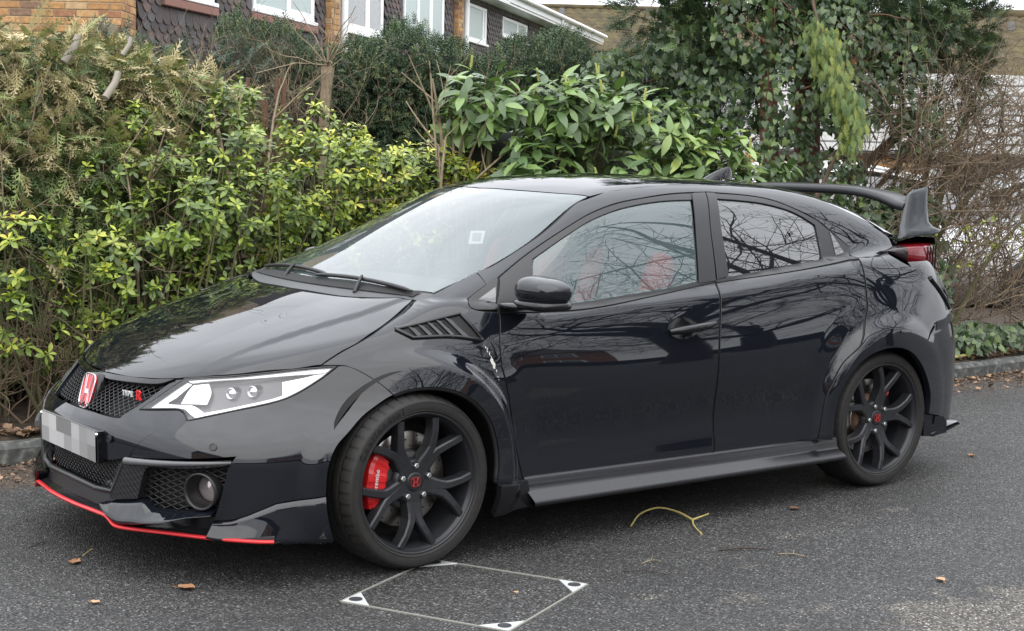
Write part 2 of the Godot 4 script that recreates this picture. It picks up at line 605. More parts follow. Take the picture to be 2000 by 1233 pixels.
func build_ground() -> void:
	# road: a fine sheet near the car whose stains have their own shapes, and a wide one beyond
	var n1 := FastNoiseLite.new()
	n1.seed = 3
	n1.frequency = 0.8
	n1.fractal_octaves = 5
	var n2 := FastNoiseLite.new()
	n2.seed = 14
	n2.frequency = 6.0
	n2.fractal_octaves = 3
	var m := MB.new()
	var st := 0.03
	var nx := 330
	var nz := 170
	var x0 := -2.6
	var z0 := -1.6
	for j in nz + 1:
		for i in nx + 1:
			var p := Vector3(x0 + i * st, 0, z0 + j * st)
			m.vert(p, Vector3.UP, Vector2(p.x, p.z))
			var v := 1.0 + 0.42 * n1.get_noise_2d(p.x * 0.7, p.z * 0.7) + 0.12 * n2.get_noise_2d(p.x, p.z) + 0.22 * ss(1.0, 5.0, p.x)  # last term paints the wet sheen: lighter towards the right
			var c := Color(v, v, v)
			# pale silt dried at the edge of a puddle, and small scuffs
			var d := Vector2((p.x - 1.45) / 0.75, (p.z - 2.75) / 0.62).length() + 0.42 * n1.get_noise_2d(p.x * 2.0 + 9.0, p.z * 2.0) + 0.10 * n2.get_noise_2d(p.x, p.z)
			var silt := 1.0 - ss(0.93, 1.0, d)
			for q: Array in [[0.755, 1.80, 0.075, 0.05], [0.484, 1.61, 0.07, 0.03], [1.554, 1.29, 0.09, 0.04], [1.05, 1.52, 0.06, 0.025], [0.88, 2.02, 0.10, 0.03], [2.3, 1.2, 0.08, 0.03], [2.9, 0.6, 0.2, 0.05], [0.66, 2.1, 0.05, 0.02]]:
				var e := Vector2((p.x - q[0]) / q[2], (p.z - q[1]) / q[3]).length() + 0.9 * n2.get_noise_2d(p.x * 3.0, p.z * 3.0)
				silt = maxf(silt, 0.75 * (1.0 - ss(0.6, 1.0, e)))
			c = c.lerp(Color(2.3, 2.15, 1.9), silt)
			# rust-brown needles and dust gathered along the kerb
			var e2 := p.z - kerb_z(p.x)
			c = c.lerp(Color(2.2, 1.5, 1.0), 0.75 * (1.0 - ss(0.05, 0.55, e2 + 0.5 * n1.get_noise_2d(p.x * 3.0, p.z * 3.0))))
			m.c.append(Color(c.r, c.g, c.b) * 0.285)
	for j in nz:
		for i in nx:
			var k := j * (nx + 1) + i
			m.quad(k, k + 1, k + nx + 2, k + nx + 1)
	tag(node("road", m.mesh(), M.asphalt), "", "", "", "structure")
	m = MB.new()
	for q: Array in [[-150, -1.6, 150, -12], [-150, 3.5, 150, 40], [-150, -1.6, -2.6, 3.5], [7.3, -1.6, 150, 3.5]]:
		var k := m.v.size()
		for p: Vector2 in [Vector2(q[0], q[1]), Vector2(q[2], q[1]), Vector2(q[2], q[3]), Vector2(q[0], q[3])]:
			m.vert(Vector3(p.x, -0.001 if q[3] > -5 else -0.02, p.y), Vector3.UP, p)
			m.c.append(Color(0.285, 0.285, 0.285))
		m.quad(k, k + 1, k + 2, k + 3)
	tag(node("road_beyond", m.mesh(), M.asphalt), "", "", "", "structure")
	m = MB.new()
	m.box(Vector3(-300, -0.6, -300), Vector3(300, -0.03, 300))
	tag(node("ground", m.mesh(), M.grass), "", "", "", "structure")
	# planting bed behind the kerb
	m = MB.new()
	for j in 25:
		for i in 61:
			var x := -14.0 + i * 0.5
			var t := j / 24.0
			var z := lerpf(kerb_z(x) - 0.10, -9.0, t * t)
			m.vert(Vector3(x, 0.085 + 0.08 * ss(0.0, 0.3, t) + 0.02 * n1.get_noise_2d(x * 2.0, z * 2.0), z), Vector3.UP)
	for j in 24:
		for i in 60:
			var k := j * 61 + i
			m.quad(k, k + 1, k + 62, k + 61)
	tag(node("planting_bed", m.mesh(), M.soil), "", "", "", "structure")
	# kerb stones
	var kerb := thing("kerb", Vector3(0, 0, -1.55))
	tag(kerb, "low weathered concrete kerb between the road and the planting bed", "kerb")
	var r := RandomNumberGenerator.new()
	r.seed = 6
	var x := -6.4
	while x < 14.0:
		var x1 := x + 0.905
		var a := Vector3(x, 0, kerb_z(x))
		var b := Vector3(x1, 0, kerb_z(x1))
		var d := (b - a).normalized()
		var bx := Basis(d, Vector3.UP, d.cross(Vector3.UP))
		var km := MB.new()
		var L := a.distance_to(b) - 0.008
		km.chamfer(Vector3(0, -0.1, -0.125), Vector3(L, 0.105 + r.randf_range(-0.006, 0.006), 0.0), 0.022)
		node("kerb_stone", km.mesh(), M.kerb, kerb, Transform3D(bx, a - kerb.position + Vector3(0, 0, r.randf_range(-0.006, 0.006))))
		x = x1
	# square access cover set in the road
	var cover := thing("access_cover", Vector3(-0.015, 0, 1.231), 0.455)
	tag(cover, "square recessed access cover edged in pale steel with white corner plates beside the front wheel", "access cover")
	var hx := 0.308
	var hz := 0.314
	var fm := MB.new()
	for s: float in [-1.0, 1.0]:
		fm = MB.new()
		fm.box(Vector3(-hx, 0.0, s * hz - 0.0035), Vector3(hx, 0.004, s * hz + 0.0035))
		node("frame_bar", fm.mesh(), M.steel_line, cover)
		fm = MB.new()
		fm.box(Vector3(s * hx - 0.0035, 0.0, -hz + 0.0036), Vector3(s * hx + 0.0035, 0.004, hz - 0.0036))
		node("frame_bar", fm.mesh(), M.steel_line, cover)
		for t: float in [-1.0, 1.0]:
			var c := Vector2(s * (hx - 0.004), t * (hz - 0.004))
			var tri := PackedVector2Array([c, c - Vector2(s * 0.115, 0), c - Vector2(0, t * 0.105)])
			fm = MB.new()
			fm.prism(tri, Transform3D(Basis(Vector3.RIGHT, Vector3.BACK, Vector3.UP), Vector3.ZERO), 0.0005, 0.0048, 0.001)
			var cp := node("corner_plate", fm.mesh(), M.corner_white, cover)
			fm = MB.new()
			fm.lathe(PackedVector2Array([Vector2(0.023, 0.0), Vector2(0.0225, 0.006), Vector2(0.019, 0.0064), Vector2(0.017, 0.0052), Vector2(0, 0.0050)]), 20, Transform3D(Basis(Vector3.RIGHT, -PI / 2), Vector3(c.x - s * 0.034, 0.0012, c.y - t * 0.031)))
			node("lifting_cap", fm.mesh(), M.cap_dark, cp)

# ---------------------------------------------------------------- the houses behind
func brick_face(parent: Node, xf: Transform3D, w: float, y0: float, y1: float, rs: int, most := 9999) -> void:
	var r := RandomNumberGenerator.new()
	r.seed = rs
	var meshes := []
	for k in 3:
		var b := MB.new()
		b.chamfer(Vector3(0.005, 0.005, -0.03), Vector3(0.220, 0.070, 0.0 + 0.002 * k), 0.004)
		meshes.append(b.mesh())
	var half := MB.new()
	half.chamfer(Vector3(0.005, 0.005, -0.03), Vector3(0.1075, 0.070, 0.001), 0.004)
	var hm := half.mesh()
	var row := 0
	var y := y0
	var made := 0
	while y < y1:
		var x := 0.0
		if row % 2 == 1:
			node("brick", hm, bricks[r.randi() % bricks.size()], parent, xf * Transform3D(Basis(), Vector3(0, y, 0)))
			x = 0.1125
		while x < w - 0.1:
			var wide := x + 0.225 <= w + 0.001
			node("brick", meshes[r.randi() % 3] if wide else hm, bricks[mini(int(pow(r.randf(), 1.6) * 6), 5)], parent, xf * Transform3D(Basis(), Vector3(x, y, r.randf_range(-0.001, 0.001))))
			x += 0.225 if wide else 0.1125
			made += 1
			if made > most:
				return
		y += 0.075
		row += 1

var FX := Transform3D()

func window_unit(house: Node, s0: float, s1: float, y0: float, y1: float, split: Array, frosted: bool, sill: bool) -> void:
	var fm := MB.new()
	var f := 0.06
	fm.chamfer(Vector3(s0, y0, -0.05), Vector3(s1, y0 + f, 0.035), 0.006, FX)
	fm.chamfer(Vector3(s0, y1 - f, -0.05), Vector3(s1, y1, 0.035), 0.006, FX)
	fm.chamfer(Vector3(s0, y0 + f, -0.05), Vector3(s0 + f, y1 - f, 0.034), 0.006, FX)
	fm.chamfer(Vector3(s1 - f, y0 + f, -0.05), Vector3(s1, y1 - f, 0.034), 0.006, FX)
	fm.chamfer(Vector3(s0 - 0.04, y0 - 0.05, -0.05), Vector3(s1 + 0.04, y0 - 0.001, 0.075), 0.008, FX)
	fm.off = Vector3.ZERO
	var edges := [s0 + f]
	for t: float in split:
		var c := lerpf(s0, s1, t)
		fm.chamfer(Vector3(c - 0.045, y0 + f, -0.05), Vector3(c + 0.045, y1 - f, 0.036), 0.006, FX)
		edges.append(c - 0.045)
		edges.append(c + 0.045)
	edges.append(s1 - f)
	var w := node("window", fm.mesh(), M.upvc, house)
	w.position = -house.position
	for k in range(0, edges.size(), 2):
		var pm := MB.new()
		pm.box(Vector3(edges[k], y0 + f, 0.013), Vector3(edges[k + 1], y1 - f, 0.017), FX)
		node("pane", pm.mesh(), M.pane_frosted if frosted else M.window_glass, w)
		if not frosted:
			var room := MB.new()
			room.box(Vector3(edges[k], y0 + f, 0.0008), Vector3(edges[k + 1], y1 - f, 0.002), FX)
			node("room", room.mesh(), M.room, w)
		# opening light inside the frame
		var sm := MB.new()
		var g := 0.045
		if k > 0:
			sm.box(Vector3(edges[k], y0 + f, 0.002), Vector3(edges[k] + g, y1 - f, 0.028), FX)
			sm.box(Vector3(edges[k + 1] - g, y0 + f, 0.002), Vector3(edges[k + 1], y1 - f, 0.028), FX)
			sm.box(Vector3(edges[k] + g, y0 + f, 0.002), Vector3(edges[k + 1] - g, y0 + f + g, 0.027), FX)
			node("sash", sm.mesh(), M.upvc, w)
		if not frosted:
			var bl := MB.new()
			var yy := y1 - f
			while yy > lerpf(y0, y1, 0.45 if k == 0 else 0.5):
				bl.box(Vector3(edges[k] + 0.02, yy - 0.045, 0.005), Vector3(edges[k + 1] - 0.02, yy - 0.004, 0.009), FX)
				yy -= 0.05
			node("blind", bl.mesh(), M.blind, w)
	if sill:
		var sm := MB.new()
		sm.chamfer(Vector3(s0 - 0.06, y0 - 0.15, 0.0), Vector3(s1 + 0.06, y0 - 0.056, 0.07), 0.01, FX)
		node("sill", sm.mesh(), M.sill_red, house).position = -house.position

func tile_hanging(house: Node, s0: float, s1: float, holes: Array, top: float, singles: int, rs: int) -> int:
	var r := RandomNumberGenerator.new()
	r.seed = rs
	var w := 0.186
	var gauge := 0.094
	var poly := PackedVector2Array([Vector2(-w / 2 + 0.003, 0.12), Vector2(w / 2 - 0.003, 0.12)])
	for k in 9:
		var a := -PI * k / 8.0
		poly.append(Vector2(cos(a) * (w / 2 - 0.003), sin(a) * 0.075 + 0.0))
	var b := MB.new()
	b.prism(poly, Transform3D(Basis(Vector3.RIGHT, deg_to_rad(-8.0)), Vector3.ZERO), 0.004, 0.017, 0.0)
	var tm := b.mesh()
	var st := SurfaceTool.new()
	st.begin(Mesh.PRIMITIVE_TRIANGLES)
	var made := 0
	var rest := 0
	var row := 0
	var y := top
	while y > 2.4:
		y -= gauge
		var s := s0 + (w / 2 if row % 2 == 0 else w)
		row += 1
		while s < s1 - w * 0.3:
			var hit := y > 2.80 + s * 0.105 + 0.55
			for h: Array in holes:
				if s > h[0] - 0.03 and s < h[1] + 0.03 and y > h[2] - 0.02 and y < h[3]:
					hit = true
			if not hit:
				var x := FX * Transform3D(Basis(Vector3.BACK, r.randf_range(-0.02, 0.02)), Vector3(s + r.randf_range(-0.003, 0.003), y, 0.012 + r.randf_range(0, 0.004)))
				if made < singles and y < 2.75 + s * 0.11 + 0.25:
					node("tile", tm, tile_mats[mini(int(pow(r.randf(), 1.4) * 5), 4)], house, Transform3D(x.basis, x.origin - house.position))
					made += 1
				else:
					st.append_from(tm, 0, x)
					rest += 1
			s += w
	if rest > 0:
		var o := node("tile_rows", st.commit(), tile_mats[1], house)
		o.position = -house.position
		o.set_meta("kind", "stuff")
	return made

func build_terrace() -> void:
	FX = Transform3D(Basis(Vector3(0.7737, 0, -0.6335), Vector3.UP, Vector3(0.6335, 0, 0.7737)), Vector3(3.60, 0, -9.80))
	# brick end bay on the left
	var right := Vector3(0.793, 0, 0.609)
	var fwd := Vector3(0.609, 0, -0.793)
	var corner := Vector3(3.60, 0, -9.80) - fwd * 0.58
	var bay := thing("brick_house", corner)
	tag(bay, "house end of yellow-orange brick above the brown conifer hedge", "house")
	var wm := MB.new()
	var bx := Transform3D(Basis(-right, Vector3.UP, -fwd), Vector3.ZERO)
	wm.box(Vector3(0.0, 0, -0.70), Vector3(7.0, 5.2, -0.006), Transform3D(Basis(-right, Vector3.UP, right.cross(Vector3.UP)), Vector3.ZERO))
	node("wall", wm.mesh(), M.mortar, bay)
	brick_face(bay, Transform3D(Basis(right, Vector3.UP, -fwd), right * -3.15), 3.15, 2.30, 3.35, 41)
	brick_face(bay, Transform3D(Basis(fwd, Vector3.UP, right), right * 0.006), 0.5625, 2.30, 3.35, 42)
	# terrace front
	var units := [[0.0, 5.56], [5.56, 12.18], [12.18, 20.0]]
	var labels := ["tile-hung house with a wide white window next to the brick house end", "tile-hung middle house with two white windows behind the pollarded stump", "farthest tile-hung house with white gutter above the yew hedge"]
	for k in 3:
		var s0: float = units[k][0]
		var s1: float = units[k][1]
		var base := FX * Vector3(s0, 0, 0)
		var h := thing("terraced_house", base)
		tag(h, labels[k], "house", "terrace of tile-hung houses")
		var top := 4.45 if k == 2 else 5.4
		wm = MB.new()
		wm.box(Vector3(s0, 0, -5.0), Vector3(s1, top, 0.0), FX)
		node("wall", wm.mesh(), tile_mats[0], h).position = -base
		var holes := []
		var pier0 := s0
		if k > 0:
			pier0 = s0 + 0.40
			var pm := MB.new()
			pm.box(Vector3(s0, 0, -0.1), Vector3(pier0, top, 0.10), FX)
			var pier := node("pier", pm.mesh(), M.mortar, h)
			pier.position = -base
			brick_face(pier, FX * Transform3D(Basis(), Vector3(s0, 0, 0.105)), 0.40, 2.70 if k == 1 else 3.3, 4.0 if k == 1 else 4.4, 50 + k)
			brick_face(pier, FX * Transform3D(Basis(Vector3.UP, -PI / 2), Vector3(s0 - 0.004, 0, 0.0)), 0.1125, 2.70 if k == 1 else 3.3, 4.0 if k == 1 else 4.4, 60 + k)
			var dp := MB.new()
			dp.tube(PackedVector3Array([FX * Vector3(pier0 + 0.10, 0, 0.12), FX * Vector3(pier0 + 0.10, top, 0.12)]), PackedFloat32Array([0.055, 0.055]), 12)
			node("downpipe", dp.mesh(), M.upvc, h).position = -base
			pier0 += 0.16
		var wins: Array = [[[0.6, 1.87, 3.14, 4.6, [0.5], true, true], [3.02, 5.10, 3.20, 4.6, [0.55], true, true]], [[6.16, 8.09, 3.22, 4.9, [0.12, 0.62], false, false], [9.18, 11.5, 3.24, 4.9, [0.33, 0.66], true, false]], [[12.78, 14.52, 3.60, 4.28, [0.85], true, false], [15.85, 18.1, 3.88, 4.27, [0.58], true, false]]][k]
		for w: Array in wins:
			window_unit(h, w[0], w[1], w[2], w[3], w[4], w[5], w[6])
			holes.append([w[0] - 0.06, w[1] + 0.06, w[2] - (0.17 if w[6] else 0.05), w[3]])
		tile_hanging(h, pier0, s1, holes, top, [200, 300, 60][k], 70 + k)
		if k == 2:
			# fascia, gutter, hipped roof
			var fm := MB.new()
			fm.box(Vector3(12.0, 4.40, 0.0), Vector3(25.4, 4.44, 0.40), FX)
			fm.box(Vector3(12.0, 4.45, 0.401), Vector3(25.4, 4.58, 0.43), FX)
			node("fascia", fm.mesh(), M.upvc, h).position = -base
			var gm := MB.new()
			gm.tube(PackedVector3Array([FX * Vector3(12.0, 4.60, 0.49), FX * Vector3(25.4, 4.60, 0.49)]), PackedFloat32Array([0.045, 0.045]), 10)
			node("gutter", gm.mesh(), M.upvc, h).position = -base
			gm = MB.new()
			gm.tube(PackedVector3Array([FX * Vector3(19.8, 4.56, 0.46), FX * Vector3(19.8, 4.36, 0.40), FX * Vector3(19.8, 4.22, 0.10), FX * Vector3(19.8, 3.0, 0.08)]), PackedFloat32Array([0.04, 0.04, 0.04, 0.04]), 8)
			node("downpipe", gm.mesh(), M.upvc, h).position = -base
			var wb := MB.new()
			wb.box(Vector3(20.0, 0, -5.0), Vector3(26.2, 4.40, 0.0), FX)
			node("wall", wb.mesh(), tile_mats[0], h).position = -base
			var rm := MB.new()
			var e := PackedVector3Array()
			# courses of tiles as small steps up the slope, closing in along the hip
			for c in 2:
				var d0 := 0.46 - c * 0.20
				var y0 := 4.62 + c * 0.125
				var sx := 25.4 - c * 6.0
				rm.box(Vector3(11.5, y0 - 0.02, d0 - 0.24), Vector3(sx, y0 + 0.012, d0), FX * Transform3D(Basis(Vector3.RIGHT, 0.0), Vector3.ZERO))
				rm.face([FX * Vector3(11.5, y0 + 0.012, d0), FX * Vector3(sx, y0 + 0.012, d0), FX * Vector3(sx - 0.23, y0 + 0.115, d0 - 0.20), FX * Vector3(11.5, y0 + 0.115, d0 - 0.20)], FX * Vector3(15, 3, -2))
			node("roof", rm.mesh(), M.roof_moss, h).position = -base
	# roof beyond, with its flue
	var far := thing("far_roof_house", Vector3(31.5, 0, -36.5))
	tag(far, "distant house whose mossy brown tiled roof carries a dark flue pipe", "house")
	roof_slope(far, Transform3D(Basis(Vector3(0.81, 0, 0.59), Vector3.UP, Vector3(-0.59, 0, 0.81)), Vector3.ZERO), -6.0, 12.0, 5.0, 6.6, 2.4, 12)
	var pp := MB.new()
	pp.tube(PackedVector3Array([Vector3(-1.35, 5.4, 1.0), Vector3(-1.35, 6.0, 1.0)]), PackedFloat32Array([0.13, 0.13]), 10)
	node("flue_collar", pp.mesh(), M.lead, far)
	pp = MB.new()
	pp.tube(PackedVector3Array([Vector3(-1.35, 6.0, 1.0), Vector3(-1.35, 6.45, 1.0)]), PackedFloat32Array([0.09, 0.09]), 10)
	node("flue", pp.mesh(), M.lead, far)
	var fr := thing("grey_roof_house", Vector3(22.6, 0, -13.4))
	tag(fr, "house with a grey-brown tiled roof and small vent pipe at the far right", "house")
	roof_slope(fr, Transform3D(Basis(Vector3(0.79, 0, 0.61), Vector3.UP, Vector3(-0.61, 0, 0.79)), Vector3.ZERO), -1.2, 9.0, 1.9, 4.40, 4.2, 18)
	pp = MB.new()
	pp.tube(PackedVector3Array([Vector3(0.15, 3.7, 0.8), Vector3(0.15, 4.25, 0.8)]), PackedFloat32Array([0.07, 0.07]), 10)
	node("vent_pipe", pp.mesh(), M.lead, fr)
	pp = MB.new()
	pp.tube(PackedVector3Array([Vector3(0.15, 3.5, 0.8), Vector3(0.15, 3.74, 0.8)]), PackedFloat32Array([0.13, 0.10]), 10)
	node("vent_collar", pp.mesh(), M.render_white, fr)
	# garage court behind the shrubs on the right
	var wall := thing("garage_block", Vector3(10.6, 0, -6.0))
	tag(wall, "white boarded garage block half hidden behind the bare shrub", "garage")
	var gx := Transform3D(Basis(Vector3(0.793, 0, 0.609), Vector3.UP, Vector3(-0.609, 0, 0.793)), Vector3.ZERO)
	var wl := MB.new()
	wl.box(Vector3(-1.4, 0, -3.0), Vector3(9.0, 2.5, -0.02), gx)
	node("wall", wl.mesh(), M.render_white, wall)
	for b in 8:
		wl = MB.new()
		wl.box(Vector3(-1.4, 1.62 + b * 0.11, -0.015), Vector3(9.0, 1.71 + b * 0.11, 0.014), gx)
		node("board", wl.mesh(), M.render_white, wall)
	wl = MB.new()
	wl.box(Vector3(-1.0, 1.55, -0.018), Vector3(9.0, 1.60, 0.06), gx)
	node("beam", wl.mesh(), M.twig_dark, wall)
	wl = MB.new()
	wl.box(Vector3(-1.3, 0, -0.017), Vector3(0.75, 1.52, 0.0), gx)
	node("brick_panel", wl.mesh(), M.mortar, wall)
	brick_face(wall, gx * Transform3D(Basis(), Vector3(-1.3, 0, 0.004)), 2.05, 0.9, 1.5, 81)
	for k in 3:
		wl = MB.new()
		wl.chamfer(Vector3(1.0 + k * 2.6, 0, -0.012), Vector3(3.2 + k * 2.6, 1.5, 0.03), 0.01, gx)
		node("garage_door", wl.mesh(), M.render_white if k != 0 else M.twig_dark, wall)

func roof_slope(parent: Node, x: Transform3D, s0: float, s1: float, y0: float, y1: float, depth: float, rows: int) -> void:
	var w := MB.new()
	w.box(Vector3(s0 + 0.2, 0, -depth * 0.9), Vector3(s1 - 0.2, y0, depth * 0.9), x)
	node("wall", w.mesh(), bricks[2], parent)
	# pantile courses: a wave along each, stepped where they lap
	var m := MB.new()
	var wave := 0.30
	var n := int((s1 - s0) / wave * 6)
	for r in rows:
		var a := Vector2(depth * (1.0 - float(r) / rows), lerpf(y0, y1, float(r) / rows))
		var b := Vector2(depth * (1.0 - float(r + 1) / rows), lerpf(y0, y1, float(r + 1) / rows))
		var k := m.v.size()
		for i in n + 1:
			var s := lerpf(s0, s1, float(i) / n)
			var up := 0.035 * absf(sin(PI * s / wave))
			for q: Vector3 in [Vector3(a.y - 0.01, a.x, 0.0), Vector3(a.y + 0.035 + up, a.x, 0.0), Vector3(b.y + 0.012 + up, b.x, 0.0)]:
				var nn := x.basis * Vector3(0.35 * cos(PI * s / wave) * signf(sin(PI * s / wave)) * -1.0, 1.0, 0.6).normalized()
				m.vert(x * Vector3(s, q.x, q.y), nn)
		for i in n:
			for b2 in 2:
				m.quad(k + i * 3 + b2, k + i * 3 + b2 + 1, k + i * 3 + b2 + 4, k + i * 3 + b2 + 3)
	m.face([x * Vector3(s0, y0, -depth), x * Vector3(s1, y0, -depth), x * Vector3(s1, y1, 0), x * Vector3(s0, y1, 0)], x * Vector3((s0 + s1) / 2, 0, 0))
	node("roof", m.mesh(), M.roof_moss, parent)
	var rd := MB.new()
	rd.tube(PackedVector3Array([x * Vector3(s0, y1 + 0.04, 0), x * Vector3(s1, y1 + 0.04, 0)]), PackedFloat32Array([0.10, 0.10]), 8)
	node("ridge", rd.mesh(), M.roof_moss, parent)

func simple_car(label: String, at: Vector3, turn: float, paint: Material) -> void:
	var c := thing("background_car", at, turn)
	tag(c, label, "car")
	var rows := []
	# plan sections along the length: x, sill, belt height, half width
	var b := MB.new()
	for s: Array in [[-2.0, 0.42, 0.72, 0.55], [-1.9, 0.26, 0.80, 0.72], [-1.5, 0.2, 0.86, 0.82], [-0.8, 0.2, 0.93, 0.85], [0.4, 0.2, 0.96, 0.86], [1.4, 0.2, 0.98, 0.85], [1.85, 0.26, 0.98, 0.80], [2.0, 0.4, 0.92, 0.70]]:
		var r := []
		for q: Vector2 in [Vector2(-1, 0), Vector2(-1.0, 0.6), Vector2(-0.93, 1), Vector2(0.93, 1), Vector2(1.0, 0.6), Vector2(1, 0)]:
			r.append(Vector3(s[0], lerpf(s[1], s[2], q.y), q.x * s[3]))
		rows.append(r)
	loft_into(b, rows, true)
	b.face(rows[0], Vector3(0, 0.6, 0))
	b.face(rows[7], Vector3(0, 0.6, 0))
	node("body", b.mesh(), paint, c)
	var g := MB.new()
	rows = []
	for s: Array in [[-0.95, 0.94, 0.66], [-0.3, 1.36, 0.60], [0.3, 1.46, 0.58], [1.2, 1.42, 0.57], [1.75, 1.18, 0.60], [1.95, 0.97, 0.64]]:
		rows.append([Vector3(s[0], 0.93, -0.74), Vector3(s[0], s[1], -s[2]), Vector3(s[0], s[1] + 0.03, 0), Vector3(s[0], s[1], s[2]), Vector3(s[0], 0.93, 0.74)])
	loft_into(g, rows)
	node("windows", g.mesh(), M.glass_dark, c)
	var rf := MB.new()
	rows = []
	for s: Array in [[-0.25, 1.375, 0.60], [0.3, 1.468, 0.585], [1.2, 1.43, 0.575], [1.65, 1.25, 0.60]]:
		rows.append([Vector3(s[0], s[1] - 0.05, -s[2] - 0.02), Vector3(s[0], s[1] + 0.01, -s[2] + 0.03), Vector3(s[0], s[1] + 0.04, 0), Vector3(s[0], s[1] + 0.01, s[2] - 0.03), Vector3(s[0], s[1] - 0.05, s[2] + 0.02)])
	loft_into(rf, rows)
	node("roof", rf.mesh(), paint, c)
	for sx: float in [-1.25, 1.25]:
		for sz: float in [-1.0, 1.0]:
			var w := MB.new()
			w.lathe(PackedVector2Array([Vector2(0.2, 0.09), Vector2(0.28, 0.10), Vector2(0.31, 0.06), Vector2(0.31, -0.10), Vector2(0.2, -0.10)]), 28)
			w.lathe(PackedVector2Array([Vector2(0.2, 0.085), Vector2(0.05, 0.06), Vector2(0, 0.06)]), 20)
			node("wheel", w.mesh(), M.rubber, c, Transform3D(Basis(Vector3.UP, 0.0 if sz > 0 else PI), Vector3(sx, 0.31, 0.77 * sz)))
	for sz: float in [-1.0, 1.0]:
		var t := MB.new()
		t.blob(Vector3(1.93, 0.98, 0.66 * sz), Vector3(0.07, 0.16, 0.07), 0.6, 0.6, 14)
		node("tail_lamp", t.mesh(), M.red, c)
		t = MB.new()
		t.blob(Vector3(-1.86, 0.70, 0.60 * sz), Vector3(0.10, 0.07, 0.13), 0.6, 0.6, 14)
		node("headlamp", t.mesh(), M.silver, c)

# ---------------------------------------------------------------- across the road: seen only in the reflections
func build_street() -> void:
	simple_car("white hatchback with red tail lamps behind the hedge, seen under the rear wing", Vector3(8.7, 0, -4.3), 2.75, M.car_white)
	simple_car("pale silver car in the garage court behind the bare shrub", Vector3(11.6, 0, -3.2), 2.4, M.car_silver)
	var specs := [[Vector3(9.4, 0, 9.4), 12.0, 101], [Vector3(9.8, 0, 5.9), 14.0, 102], [Vector3(18.0, 0, 12.0), 11.0, 103], [Vector3(3.0, 0, 15.0), 9.0, 104]]
	for s: Array in specs:
		var t := thing("bare_tree", s[0])
		tag(t, "", "tree", "bare trees across the road")
		bare_tree(t, s[1], s[2])
	var first: Array = []
	for c in get_children():
		if str(c.name).begins_with("bare_tree"):
			first.append(c)
	for q: Array in [[0, Vector3(14, 0, 21), 1.1], [1, Vector3(20, 0, 19), 2.3], [2, Vector3(27, 0, 22), 0.6], [3, Vector3(8.5, 0, 23), 4.0], [0, Vector3(33, 0, 17), 3.1], [1, Vector3(-2, 0, 25), 5.2]]:
		var c: Node3D = first[q[0]].duplicate()
		c.name = numbered("bare_tree")
		add_child(c)
		c.position = q[1]
		c.rotation.y = q[2]
		c.scale = Vector3.ONE * 0.8
	var tl := ["leafless tree across the road that mirrors in the front door", "leafless tree across the road that mirrors in the rear window", "tall leafless tree across the road beyond the tail of the car", "leafless tree across the road behind the camera", "smaller leafless tree farther off, in line with the front door", "smaller leafless tree farther off, in line with the rear door", "smaller leafless tree farther off, behind the tallest one", "smaller leafless tree farther off, in front of the left brick house", "smaller leafless tree farthest off along the road to the right", "smaller leafless tree farther off behind the camera"]
	var n := 0
	for c in get_children():
		if str(c.name).begins_with("bare_tree"):
			c.set_meta("label", tl[n])
			n += 1
	n = 0
	for s: Array in [[Vector3(4, 0, 40), 0.0], [Vector3(24, 0, 38), 0.08], [Vector3(-12, 0, 40), -0.1], [Vector3(-24, 0, 12), 1.2]]:
		var h := thing("brick_house", s[0], s[1])
		tag(h, ["brick house across the road behind the leafless trees", "brick house across the road towards the rear of the car", "brick house across the road behind the camera", "brick house down the road ahead of the car"][n], "house", "houses across the road")
		n += 1
		opposite_house(h)
	var hb := thing("street_hedge", Vector3(2, 0, 27))
	tag(hb, "low clipped hedge in front of the houses across the road", "hedge")
	var m := MB.new()
	m.chamfer(Vector3(-30, 0, -0.6), Vector3(34, 1.3, 0.6), 0.2)
	node("foliage", m.mesh(), M.hedge_core, hb)
	var pv := MB.new()
	pv.box(Vector3(-60, -0.05, 23.0), Vector3(80, 0.11, 25.5))
	tag(node("pavement", pv.mesh(), M.kerb), "", "", "", "structure")

func opposite_house(h: Node) -> void:
	var m := MB.new()
	m.box(Vector3(-5.5, 0, -4), Vector3(5.5, 5.2, 4))
	node("wall", m.mesh(), bricks[3], h)
	m = MB.new()
	for s: float in [-1.0, 1.0]:
		m.face([Vector3(-5.8, 5.15, s * 4.3), Vector3(5.8, 5.15, s * 4.3), Vector3(5.8, 7.9, 0), Vector3(-5.8, 7.9, 0)], Vector3(0, 4, 0))
		m.face([Vector3(5.5 * s, 5.2, -4), Vector3(5.5 * s, 5.2, 4), Vector3(5.5 * s, 7.6, 0)], Vector3(0, 5, 0))
	node("roof", m.mesh(), tile_mats[2], h)
	for y: float in [1.0, 3.5]:
		for x: float in [-3.6, 0.0, 3.6]:
			if y < 2.0 and x == 0.0:
				var d := MB.new()
				d.chamfer(Vector3(-0.5, 0, -4.06), Vector3(0.5, 2.1, -3.99), 0.01)
				node("door", d.mesh(), M.render_white, h)
				continue
			var w := MB.new()
			w.box(Vector3(x - 1.0, y, -4.05), Vector3(x + 1.0, y + 1.25, -3.99))
			var o := node("window", w.mesh(), M.upvc, h)
			for e: float in [-0.46, 0.46]:
				var p := MB.new()
				p.box(Vector3(x + e - 0.40, y + 0.1, -4.07), Vector3(x + e + 0.40, y + 1.15, -4.0505))
				node("pane", p.mesh(), M.pane, o)

